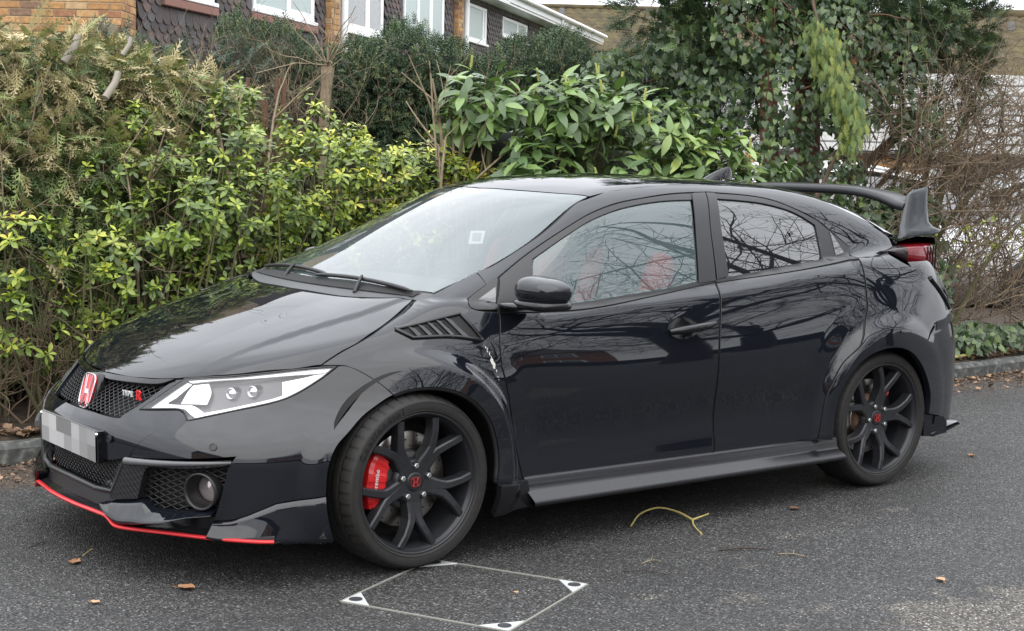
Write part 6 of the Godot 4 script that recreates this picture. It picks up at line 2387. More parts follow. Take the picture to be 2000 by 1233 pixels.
# red field and bright frame with the letter, in the plane of x
func badge_mesh(x: Transform3D, w: float, h: float, line := 0.011) -> Array:
	var field := fresh()
	var frame := fresh()
	var oval := PackedVector2Array()
	for k in 40:
		var a := TAU * k / 40
		var taper := 1.0 + 0.10 * sin(a)
		oval.append(Vector2(MB.spow(cos(a), 0.55) * w * 0.5 * taper, MB.spow(sin(a), 0.55) * h * 0.5))
	field.prism(oval, x, -0.02, 0.0)
	var pts := PackedVector3Array()
	var rad := PackedFloat32Array()
	for k in 41:
		var q := oval[k % 40]
		pts.append(x * Vector3(q.x, q.y, 0.001))
		rad.append(w * 0.026)
	frame.tube(pts, rad, 8, false)
	# the letter: two legs flared at the ends and a bar
	for s: float in [-1.0, 1.0]:
		for e: Array in [[0.36, 0.20, 0.31], [0.22, 0.13, 0.19]]:
			var lp := PackedVector3Array()
			for q: Vector2 in [Vector2(e[0], 0.46), Vector2(lerpf(e[0], e[1], 0.75), 0.18), Vector2(e[1], -0.02), Vector2(lerpf(e[1], e[2], 0.6), -0.26), Vector2(e[2], -0.46)]:
				lp.append(x * Vector3(s * q.x * w, q.y * h, 0.0015))
			frame.tube(lp, PackedFloat32Array([w * line, w * line, w * line, w * line, w * line]), 6, false)
	frame.prism(PackedVector2Array([Vector2(-0.14 * w, 0.045 * h), Vector2(0.14 * w, 0.045 * h), Vector2(0.14 * w, -0.08 * h), Vector2(-0.14 * w, -0.08 * h)]), x, -0.001, 0.0028)
	return [field, frame]

func build_lamps() -> void:
	panel("headlight_housing", "headlight", M.lamp_dark, -0.002, -0.034, null, 0.0, "", 0.014)
	var hl := panel("headlight", "headlight", M.clear, 0.0015, 0.002, null, 0.004, "", 0.014)
	panel("running_light", "drl_top", M.lamp_white, 0.002, -0.006, hl, 0.008, "", 0.01)
	panel("running_light", "drl_low", M.lamp_white, 0.0006, -0.006, hl, 0.008, "", 0.01)
	panel("reflector", "end_reflector", M.silver, 0.0, -0.016, hl, 0.008, "", 0.01)
	panel("reflector", "chrome_tip", M.silver, 0.001, -0.010, hl, 0.01, "", 0.01)
	panel("reflector", "signal_reflector", M.silver, 0.0, -0.014, hl, 0.01, "", 0.01)
	# dark lip round the lamp
	var rim := fresh()
	var pl := plane_of("h")
	var pts := PackedVector3Array()
	var rad := PackedFloat32Array()
	var poly: PackedVector2Array = shape["headlight"]
	for k in poly.size() + 1:
		var q := poly[k % poly.size()]
		var t := drop(q, pl, 0.85)
		pts.append(pl[0] * q.x + pl[1] * q.y + pl[2] * t)
		rad.append(0.004)
	rim.tube(pts, rad, 6, false)
	both("headlight_seal", rim, M.trim, null)
	for q: Vector3 in [Vector3(-0.604, 0.651, 0.618), Vector3(-0.547, 0.660, 0.666)]:
		var x := Transform3D(basis_for(Vector3.ZERO, Vector3(-0.9, 0.08, 0.42).normalized()).basis, q + Vector3(0.012, -0.004, -0.014))
		var pr := fresh()
		pr.lathe(PackedVector2Array([Vector2(0.026, -0.06), Vector2(0.021, 0.0), Vector2(0.021, 0.0), Vector2(0.018, 0.004), Vector2(0.015, -0.002), Vector2(0.015, -0.002), Vector2(0.008, 0.004), Vector2(0, 0.006)]), 20, x)
		both("projector", pr, M.silver, hl)

func build_glass(door: MeshInstance3D, door2: MeshInstance3D) -> void:
	CUT["windscreen"] = ["y", [[893, 0, 925, 216, 988, 405, 1060, 536], [1060, 536, 960, 556, 737, 612, 517, 637, 330, 652, 216, 660], [216, 660, 134, 488, 88, 341, 62, 211, 50, 0]]]
	CUT["screen_band"] = ["y", [[893, 0, 925, 216, 988, 405, 1058, 534], [1058, 534, 1005, 530, 960, 500], [960, 500, 925, 420, 862, 200, 835, 0]]]
	CUT["roof"] = ["y", [[901, 0, 933, 216, 996, 407, 1068, 538], [1068, 538, 1230, 533, 1430, 524, 1690, 518, 1957, 515, 2151, 515, 2328, 523, 2420, 533], [2420, 533, 2450, 300, 2455, 0]]]
	CUT["hatch"] = ["y", [[2460, 0, 2455, 300, 2426, 535], [2426, 535, 2598, 587, 2751, 616, 2843, 634], [2843, 634, 2960, 600, 3040, 400, 3060, 0]]]
	CUT["cowl"] = ["y", [[-24, 0, 2, 266, 60, 477, 139, 637], [139, 637, 150, 676, 200, 672, 212, 664], [212, 664, 130, 490, 84, 343, 58, 211, 46, 0]]]
	panel("windscreen", "windscreen", M.glass, 0.001, 0.0, null, 0.004, "y", 0.03)
	panel("windscreen_band", "screen_band", M.black, 0.001, -0.007, null, 0.0, "y", 0.03)
	panel("roof_panel", "roof", M.paint, 0.002, 0.0, null, 0.012, "y", 0.03)
	panel("tailgate_window", "hatch", M.glass_dark, 0.002, -0.002, null, 0.012, "y", 0.03)
	panel("cowl_panel", "cowl", M.grey_trim, 0.001, -0.002, null, 0.01, "y", 0.02)
	# dark well under the wipers
	var well := fresh()
	var rows := []
	for k in 21:
		var z := lerpf(-0.62, 0.62, k / 20.0)
		var s := absf(z)
		var x0 := 0.02 + 0.10 * (s / 0.6) * (s / 0.6)
		var b := on_body(Vector2(x0 + 0.02, z), "y")
		var b2 := on_body(Vector2(x0 + 0.062, z), "y")
		rows.append([b[0] + b[1] * 0.002, b2[0] + b2[1] * 0.002])
	node("wiper_well", loft(rows).mesh(), M.black, car)
	for w: Array in [[Vector3(0.085, 0.972, 0.02), Vector3(0.16, 0.995, 0.60), 0.30, Vector3(0.06, 0.955, 0.35)], [Vector3(0.16, 0.985, -0.55), Vector3(0.098, 0.985, 0.09), -0.2, Vector3(0.06, 0.955, -0.22)]]:
		var wb := fresh()
		var pts := PackedVector3Array()
		var rad := PackedFloat32Array()
		for k in 13:
			var p := (w[0] as Vector3).lerp(w[1], k / 12.0)
			var b := on_body(Vector2(p.x, p.z), "y")
			pts.append(b[0] + b[1] * 0.012)
			rad.append(0.009 if k > 0 and k < 12 else 0.005)
		wb.tube(pts, rad, 6)
		var arm := PackedVector3Array([w[3], (w[3] as Vector3).lerp(pts[6], 0.5) + Vector3(0, 0.012, 0), pts[6] + Vector3(0, 0.012, 0)])
		wb.tube(arm, PackedFloat32Array([0.009, 0.008, 0.006]), 6)
		node("wiper", wb.mesh(), M.trim, car)
	# side glass
	var dg := panel("front_door_window", "front_window", M.glass, 0.0, -0.006, door, 0.0)
	panel("front_door_frame", "front_frame", M.trim, 0.0006, 0.001, door, 0.010, "", 0.016)
	panel("door_pillar_trim", "front_pillar", M.satin, 0.001, 0.006, door, 0.01, "", 0.016)
	panel("rear_door_window", "rear_window", M.glass_dark, 0.0, -0.006, door2, 0.0)
	panel("rear_door_frame", "rear_frame", M.trim, 0.0006, 0.001, door2, 0.010, "", 0.016)
	panel("door_pillar_trim", "rear_pillar", M.satin, 0.001, 0.006, door2, 0.01, "", 0.016)
	panel("rear_quarter_window", "quarter_window", M.glass_dark, 0.0, 0.004, door2, 0.003, "", 0.012)
	panel("corner_window_trim", "corner_trim", M.trim, 0.001, 0.001, null, 0.01, "", 0.014)
	panel("corner_window", "corner_window", M.glass_dark, 0.0, 0.004, null, 0.003, "", 0.012)
	# papers seen behind the windscreen
	for s: Array in [[[Vector2(0.599, 0.353), Vector2(0.634, 0.406), Vector2(0.568, 0.478), Vector2(0.532, 0.432)], "parking_permit"]]:
		var pb := fresh()
		var q := []
		for p: Vector2 in s[0]:
			var b := on_body(p, "y")
			q.append(b[0] - b[1] * 0.012)
		pb.face(q, Vector3(0.6, 0, 0.4))
		var permit := node(s[1], pb.mesh(), M.paper, car)
		var in_ := fresh()
		var c4: Vector3 = (q[0] + q[1] + q[2] + q[3]) * 0.25
		var q2 := []
		for p: Vector3 in q:
			q2.append(c4 + (p - c4) * 0.62 + Vector3(0, 0.0015, 0))
		in_.face(q2, Vector3(0.6, 0, 0.4))
		node("permit_print", in_.mesh(), M.paper_dark, permit)

func build_side(door: MeshInstance3D, door2: MeshInstance3D) -> void:
	# handles in oval recesses
	for h: Array in [[door, 0.0], [door2, -9.0]]:
		if h[1] < -1.0:
			continue
		var rec := panel("handle_recess", "door_recess", M.paint, 0.0, 0.0015, h[0], 0.0, "", 0.012)
		var hb := fresh()
		var pts := PackedVector3Array()
		var rad := PackedFloat32Array()
		for k in 11:
			var t := k / 10.0
			var b := on_body(Vector2(lerpf(1.232, 1.492, t), lerpf(0.797, 0.818, t)), "z")
			pts.append(b[0] + Vector3(0, 0, 0.012 + 0.020 * sin(PI * clampf(t * 1.05, 0, 1))))
			rad.append(0.009 + 0.008 * pow(sin(PI * t), 0.6))
		hb.tube(pts, rad, 10)
		both("handle", hb, M.gloss, h[0])
		# the bowl behind the handle
		var bowl := fresh()
		var bp := on_body(Vector2(1.315, 0.806), "z")
		bowl.lathe(PackedVector2Array([Vector2(0.086, 0.004), Vector2(0.080, 0.0032), Vector2(0.05, 0.0026), Vector2(0, 0.0024)]), 28, Transform3D(basis_for(bp[0], bp[1]).basis * Basis.from_scale(Vector3(1, 0.52, 1)), bp[0]))
		both("handle_bowl", bowl, M.gloss, h[0])
	# mirror on its foot
	var mb := fresh()
	var seg := 32
	var rows := []
	for a in 17:
		var la := -PI / 2 + PI * a / 16.0
		var r := []
		for b in seg:
			var lo := TAU * b / seg
			var p := Vector3(MB.spow(cos(la), 0.75) * MB.spow(cos(lo), 0.7), MB.spow(sin(la), 0.8), MB.spow(cos(la), 0.75) * MB.spow(sin(lo), 0.7))
			var out := p.z * 0.5 + 0.5
			p.y *= lerpf(1.0, 0.62, out) if p.y > 0 else 0.9
			p.x *= 1.0 if p.x < 0 else 0.55
			r.append(Vector3(0.498 + p.x * 0.098 + out * 0.03, 0.998 + p.y * 0.062, 0.962 + p.z * 0.102))
		rows.append(r)
	loft_into(mb, rows, true)
	var mir := both("door_mirror", mb, M.paint, door)
	near_mirror = mir
	var base := fresh()
	base.blob(Vector3(0.497, 0.946, 0.957), Vector3(0.088, 0.022, 0.108), 0.6, 0.6, 28)
	base.blob(Vector3(0.455, 0.935, 0.86), Vector3(0.06, 0.016, 0.07), 0.7, 0.7, 20)
	both("mirror_foot", base, M.gloss, mir)
	var gl := fresh()
	gl.blob(Vector3(0.538, 0.992, 0.955), Vector3(0.012, 0.036, 0.07), 0.5, 0.5, 20)
	both("mirror_glass", gl, M.chrome, mir)
	# vent behind the front wheel
	var vr := panel("side_vent", "side_vent", M.black, 0.0, 0.0015, null, 0.0, "", 0.014)
	var vf := fresh()
	var poly := outline(CUT["side_vent"][1])
	var pts := PackedVector3Array()
	var rad := PackedFloat32Array()
	for k in poly.size() + 1:
		var b := on_body(poly[k % poly.size()], "z")
		pts.append(b[0] + b[1] * 0.002)
		rad.append(0.008)
	vf.tube(pts, rad, 8, false)
	both("vent_frame", vf, M.gloss, vr)
	var in1 := on_body(Vector2(0.27, 0.845), "z")
	for k in 5:
		var t := k / 4.0
		var lo := Vector2(lerpf(0.032, 0.225, t), lerpf(0.836, 0.822, t))
		var hi := Vector2(lerpf(0.012, 0.165, t), lerpf(0.866, 0.893, t))
		var fin := fresh()
		var q0 := on_body(lo, "z")
		var q1 := on_body(hi, "z")
		var q2 := on_body(hi + Vector2(0.03, -0.004), "z")
		var q3 := on_body(lo + Vector2(0.03, 0.002), "z")
		fin.face([q0[0] + q0[1] * 0.010, q1[0] + q1[1] * 0.010, q2[0] + q2[1] * 0.002, q3[0] + q3[1] * 0.002], q0[0] - q0[1] * 0.1)
		both("vent_fin", fin, M.gloss, vr)
	# sill skirt
	var prof := [Vector2(0.284, 0.845), Vector2(0.280, 0.868), Vector2(0.272, 0.879), Vector2(0.245, 0.884), Vector2(0.236, 0.886), Vector2(0.228, 0.893), Vector2(0.196, 0.929), Vector2(0.188, 0.934), Vector2(0.178, 0.932), Vector2(0.172, 0.92), Vector2(0.17, 0.80)]
	var srow := []
	for k in 41:
		var x := lerpf(0.500, 2.272, k / 40.0)
		var r := []
		for q: Vector2 in prof:
			var w := clampf((q.y - 0.886) / 0.05, 0.0, 1.0)
			var b := 1.0 - ss(0.5, 0.62, x) * 0.0
			r.append(Vector3(x + 0.01 * w, q.x - (0.012 if q.x > 0.22 else 0.004) * (x - 0.5) / 1.77, q.y - w * 0.012 * (1.0 - b)))
		srow.append(r)
	var sk := loft(srow)
	both("side_skirt", sk, M.paint_dull, null)
	CUT["skirt_end"] = ["z", [[334, 281, 498, 273], [498, 273, 512, 225, 531, 172], [531, 172, 344, 164], [344, 164, 340, 220, 334, 281]]]
	panel("skirt_front_piece", "skirt_end", M.paint_dull, 0.001, 0.026, null, 0.03, "", 0.016)
	panel("fuel_flap", "fuel_flap", M.paint, 0.0006, 0.0008, null, 0.006, "", 0.012)
	var fl := fresh()
	poly = outline(CUT["fuel_flap"][1])
	pts = PackedVector3Array()
	rad = PackedFloat32Array()
	for k in poly.size() + 1:
		var b := on_body(poly[k % poly.size()], "z")
		pts.append(b[0] - b[1] * 0.0004)
		rad.append(0.0022)
	fl.tube(pts, rad, 5, false)
	both("fuel_flap_gap", fl, M.black, null)
	# bird dropping run down the wing behind the front wheel
	var bd := fresh()
	var r2 := RandomNumberGenerator.new()
	r2.seed = 9
	for k in 26:
		var t := k / 25.0
		var w := 0.0012 + (0.0065 if t > 0.38 and t < 0.62 else 0.0016) * r2.randf_range(0.3, 1.2)
		if t > 0.62 and r2.randf() < 0.5:
			continue
		var mid := Vector2(0.318 + 0.045 * t + r2.randf_range(-0.004, 0.004), 0.785 - 0.125 * t)
		var q := PackedVector2Array()
		for a in 9:
			q.append(mid + Vector2(cos(TAU * a / 9) * w, sin(TAU * a / 9) * w * 1.5) * r2.randf_range(0.7, 1.2))
		var c3 := on_body(mid, "z")
		var kk := bd.vert(c3[0] + c3[1] * 0.004, c3[1])
		for a in 9:
			var b := on_body(q[a], "z")
			bd.vert(b[0] + b[1] * 0.0012, b[1])
		for a in 9:
			bd.tri(kk, kk + 1 + a, kk + 1 + (a + 1) % 9)
	node("bird_dropping", bd.mesh(), M.dropping, car)

func build_rear() -> void:
	# rear bumper wraps to the middle; tail panel above it
	CUT["rear_bumper"] = ["r", [[1477, 795, 1490, 740, 1393, 672], [1393, 672, 1446, 600, 1504, 520, 1530, 455, 1548, 350, 1540, 287], [1540, 287, 1700, 225, 2000, 210, 2430, 215], [2430, 215, 2433, 640, 2395, 800], [2395, 800, 2000, 800, 1700, 797, 1477, 795]]]
	panel("rear_bumper", "rear_bumper", M.paint, 0.0015, 0.0, null, 0.02, "", 0.03)
	CUT["tailgate"] = ["b", [[5, 1020, 560, 1040, 700, 960], [700, 960, 745, 890, 740, 805], [740, 805, 400, 805, 5, 805]]]
	panel("tailgate", "tailgate", M.paint, 0.001, 0.0, null, 0.02, "x", 0.03)
	CUT["tail_inner"] = ["r", [[1480, 1040, 1470, 960, 1480, 780], [1480, 780, 1900, 770, 2430, 770], [2430, 770, 2300, 1000, 2290, 1040], [2290, 1040, 1480, 1040]]]
	panel("tail_panel", "tail_inner", M.gloss, 0.0, -0.012, null, 0.0, "", 0.03)
	var rg := fresh()
	var pts := PackedVector3Array()
	var rad := PackedFloat32Array()
	for q: Vector3 in [Vector3(3.00, 0.955, 0.79), Vector3(3.07, 0.905, 0.785), Vector3(3.14, 0.85, 0.775), Vector3(3.20, 0.79, 0.76)]:
		pts.append(q)
		rad.append(0.013)
	rg.tube(pts, rad, 6)
	both("tailgate_seal", rg, M.gloss, null)
	# tail lamps: wedges that stand out past the corner
	var rows := []
	for s: Array in [[2.765, 1.083, 1.088, 0.705, 0.69], [2.84, 1.055, 1.098, 0.715, 0.66], [2.92, 1.028, 1.104, 0.714, 0.64], [3.0, 1.005, 1.108, 0.708, 0.60], [3.08, 0.982, 1.110, 0.697, 0.56], [3.14, 0.968, 1.110, 0.682, 0.53], [3.19, 0.966, 1.109, 0.662, 0.51], [3.215, 0.985, 1.100, 0.64, 0.51]]:
		var lo: float = s[1]
		var hi: float = s[2]
		var z: float = s[3]
		rows.append([Vector3(s[0], lo - 0.004, z - 0.10), Vector3(s[0], lo, z - 0.012), Vector3(s[0], lerpf(lo, hi, 0.15), z), Vector3(s[0], lerpf(lo, hi, 0.5), z + 0.004), Vector3(s[0], lerpf(lo, hi, 0.85), z - 0.004), Vector3(s[0], hi, z - 0.022), Vector3(s[0], hi + 0.002, s[4] - 0.05)])
	var tl := fresh()
	loft_into(tl, rows)
	var cap := []
	for p: Vector3 in rows[7]:
		cap.append(p)
	tl.face(cap, Vector3(3.0, 1.03, 0.6))
	var lamp := both("tail_lamp", tl, M.lamp_red, null)
	for x: float in [3.085, 3.12, 3.155, 3.188]:
		var rb := fresh()
		var rp := PackedVector3Array()
		for y: float in [0.985, 1.02, 1.06, 1.098]:
			rp.append(Vector3(x + 0.004, y, 0.702 - (x - 3.08) * 0.30))
		rb.tube(rp, PackedFloat32Array([0.0035, 0.004, 0.004, 0.0035]), 5)
		both("tail_lamp_rib", rb, M.gloss, lamp)
	# smoked front end of the lamp
	var sm := fresh()
	var srows := []
	for k in 3:
		var r := []
		for p: Vector3 in rows[k]:
			r.append(p + Vector3(0, 0, 0.0015))
		srows.append(r)
	loft_into(sm, srows)
	both("tail_lamp_tip", sm, M.lamp_tip, lamp)
	# spoiler bar between the lamps, end plates and the arched wing
	var sb := fresh()
	var brow := []
	for k in 25:
		var z := lerpf(-0.66, 0.66, k / 24.0)
		brow.append([Vector3(2.90, 1.120, z), Vector3(3.05, 1.146, z), Vector3(3.19, 1.138, z), Vector3(3.20, 1.105, z), Vector3(3.05, 1.095, z), Vector3(2.90, 1.10, z)])
	loft_into(sb, brow, true)
	node("spoiler_bar", sb.mesh(), M.gloss, car)
	var ep := fresh()
	var ex := Transform3D(Basis(Vector3(1, 0, 0), Vector3(0, 1, 0), Vector3(0, 0, 1)), Vector3.ZERO)
	var er := []
	# sections from the foot up: leading edge, trailing edge, outer bulge
	for s: Array in [[1.150, 2.905, 3.205, 0.640, 0.690], [1.165, 2.912, 3.215, 0.640, 0.694], [1.180, 2.920, 3.165, 0.640, 0.682], [1.205, 2.932, 3.142, 0.634, 0.668], [1.26, 2.965, 3.150, 0.624, 0.650], [1.32, 2.998, 3.163, 0.612, 0.634], [1.352, 3.016, 3.172, 0.606, 0.625], [1.368, 3.04, 3.176, 0.606, 0.619], [1.372, 3.06, 3.17, 0.609, 0.614]]:
		var r := []
		for b in 16:
			var w := TAU * b / 16
			r.append(Vector3(lerpf(s[1], s[2], 0.5 + 0.5 * MB.spow(cos(w), 0.6)), s[0] + 0.012 * cos(w), lerpf(s[3], s[4], 0.5 + 0.5 * MB.spow(sin(w), 0.6))))
		er.append(r)
	loft_into(ep, er, true)
	ep.face(er[8], Vector3(3.1, 1.2, 0.62))
	ep.face(er[0], Vector3(3.1, 1.2, 0.645))
	both("wing_end_plate", ep, M.paint_sky_pale, null)
	var wg := fresh()
	var wr := []
	var wpts := [Vector3(3.055, 1.285, -0.625), Vector3(3.05, 1.295, -0.57), Vector3(3.04, 1.325, -0.48), Vector3(3.03, 1.345, -0.38), Vector3(3.015, 1.356, -0.25), Vector3(3.01, 1.358, 0), Vector3(3.015, 1.356, 0.25), Vector3(3.03, 1.345, 0.38), Vector3(3.04, 1.325, 0.48), Vector3(3.05, 1.295, 0.57), Vector3(3.055, 1.285, 0.625)]
	for p in curve3(wpts, 4):
		var r := []
		for q: Vector2 in [Vector2(-0.075, 0.0), Vector2(-0.07, 0.013), Vector2(-0.04, 0.019), Vector2(0.02, 0.020), Vector2(0.09, 0.016), Vector2(0.105, 0.011), Vector2(0.09, 0.004), Vector2(0.02, -0.010), Vector2(-0.04, -0.017), Vector2(-0.068, -0.014)]:
			r.append(p + Vector3(q.x, q.y * 1.3, 0))
		wr.append(r)
	loft_into(wg, wr, true)
	node("rear_wing", wg.mesh(), M.satin, car)
	# corner winglet of the rear bumper
	var sp := fresh()
	sp.prism(PackedVector2Array([Vector2(2.906, 0.318), Vector2(2.96, 0.305), Vector2(3.06, 0.290), Vector2(3.085, 0.262), Vector2(3.085, 0.21), Vector2(2.99, 0.202), Vector2(2.91, 0.208)]), Transform3D(), 0.74, 0.868, 0.006)
	both("rear_spat", sp, M.paint, null)
	var wl := fresh()
	loft_into(wl, [[Vector3(2.965, 0.212, 0.872), Vector3(3.08, 0.238, 0.862), Vector3(3.262, 0.238, 0.802), Vector3(3.275, 0.224, 0.806), Vector3(3.10, 0.218, 0.866), Vector3(2.975, 0.200, 0.874)], [Vector3(2.965, 0.30, 0.835), Vector3(3.06, 0.29, 0.82), Vector3(3.19, 0.285, 0.74), Vector3(3.20, 0.22, 0.74), Vector3(3.08, 0.21, 0.82), Vector3(2.97, 0.20, 0.83)]])
	both("rear_winglet", wl, M.paint_sky_pale, null)
	# roof aerial fin
	var fin := fresh()
	var fr := []
	for s: Array in [[2.235, 2.440, 0.0, 0.030], [2.262, 2.442, 0.012, 0.026], [2.30, 2.440, 0.028, 0.020], [2.335, 2.434, 0.042, 0.014], [2.372, 2.428, 0.054, 0.009], [2.40, 2.424, 0.059, 0.005]]:
		var r := []
		for b in 14:
			var w := TAU * b / 14
			r.append(Vector3(lerpf(s[0], s[1], 0.5 + 0.5 * cos(w)), 1.398 + s[2], s[3] * sin(w)))
		fr.append(r)
	loft_into(fin, fr, true)
	fin.face(fr[5], Vector3(2.4, 1.4, 0))
	node("aerial_fin", fin.mesh(), M.gloss, car)

func build_inside() -> void:
	var fl := fresh()
	fl.chamfer(Vector3(0.46, 0.19, -0.76), Vector3(2.12, 0.34, 0.76), 0.02)
	fl.chamfer(Vector3(-0.78, 0.19, -0.44), Vector3(0.45, 0.55, 0.44), 0.02)
	fl.chamfer(Vector3(2.13, 0.22, -0.50), Vector3(3.28, 0.66, 0.50), 0.02)
	node("floor_pan", fl.mesh(), M.black, car)
	var d := fresh()
	d.blob(Vector3(0.42, 0.82, 0.0), Vector3(0.40, 0.15, 0.70), 0.5, 0.35, 28)
	node("dashboard", d.mesh(), M.cabin, car)
	# door cards and pillars keep the cabin dark
	var dc := fresh()
	dc.chamfer(Vector3(0.5, 0.34, 0.70), Vector3(2.35, 0.90, 0.76), 0.01)
	both("door_lining", dc, M.cabin, null)
	var hl := fresh()
	var hr := []
	for k in 13:
		var x := lerpf(1.0, 2.7, k / 12.0)
		var r := []
		for j in 9:
			var z := lerpf(-0.48, 0.48, j / 8.0)
			var b := on_body(Vector2(x, z), "y")
			r.append(b[0] - b[1] * 0.03)
		hr.append(r)
	loft_into(hl, hr)
	node("headlining", hl.mesh(), M.cabin, car)
	for s: float in [-0.36, 0.36]:
		for row in 2:
			var x := 1.13 + row * 0.85
			var st := fresh()
			st.blob(Vector3(x, 0.52, s), Vector3(0.26, 0.09, 0.23), 0.5, 0.5, 20)
			var back := Transform3D(Basis(Vector3(0, 0, 1), deg_to_rad(-16)), Vector3(x + 0.24, 0.56, s))
			st.blob(Vector3(0, 0.30, 0), Vector3(0.065, 0.33, 0.20), 0.4, 0.5, 20, back)
			st.blob(Vector3(-0.01, 0.66, 0), Vector3(0.05, 0.10, 0.13), 0.5, 0.5, 16, back)
			var seat := node("seat", st.mesh(), M.cabin, car)
			if row == 0:
				for e: float in [-0.20, 0.20]:
					var bo := fresh()
					bo.blob(Vector3(-0.045, 0.28, e), Vector3(0.075, 0.26, 0.05), 0.6, 0.6, 16, back)
					bo.blob(Vector3(x - 0.02, 0.57, s + e), Vector3(0.22, 0.07, 0.05), 0.6, 0.6, 16)
					node("seat_bolster", bo.mesh(), M.seat_red, seat)
	var sw := fresh()
	var wx := Transform3D(Basis(Vector3(0, 0, 1), deg_to_rad(-25)) * Basis(Vector3.UP, PI / 2), Vector3(0.74, 0.90, -0.36))
	var pts := PackedVector3Array()
	var rad := PackedFloat32Array()
	for k in 33:
		pts.append(wx * Vector3(cos(TAU * k / 32) * 0.18, sin(TAU * k / 32) * 0.18, 0))
		rad.append(0.014)
	sw.tube(pts, rad, 8, false)
	sw.blob(Vector3.ZERO, Vector3(0.17, 0.05, 0.03), 0.6, 0.6, 16, wx)
	node("steering_wheel", sw.mesh(), M.cabin, car)

# the far mirror is folded back against its window
func fold_far_mirror() -> void:
	for d in car.get_children():
		for c in d.get_children():
			if str(c.name).begins_with("door_mirror") and c != near_mirror:
				var hinge := Vector3(0.45, 0, -0.86) - car_at
				c.transform = Transform3D(Basis(), hinge + Vector3(0.05, 0, 0.03)) * Transform3D(Basis(Vector3.UP, deg_to_rad(-68.0)), Vector3.ZERO) * Transform3D(Basis(), -hinge)

var near_mirror: Node

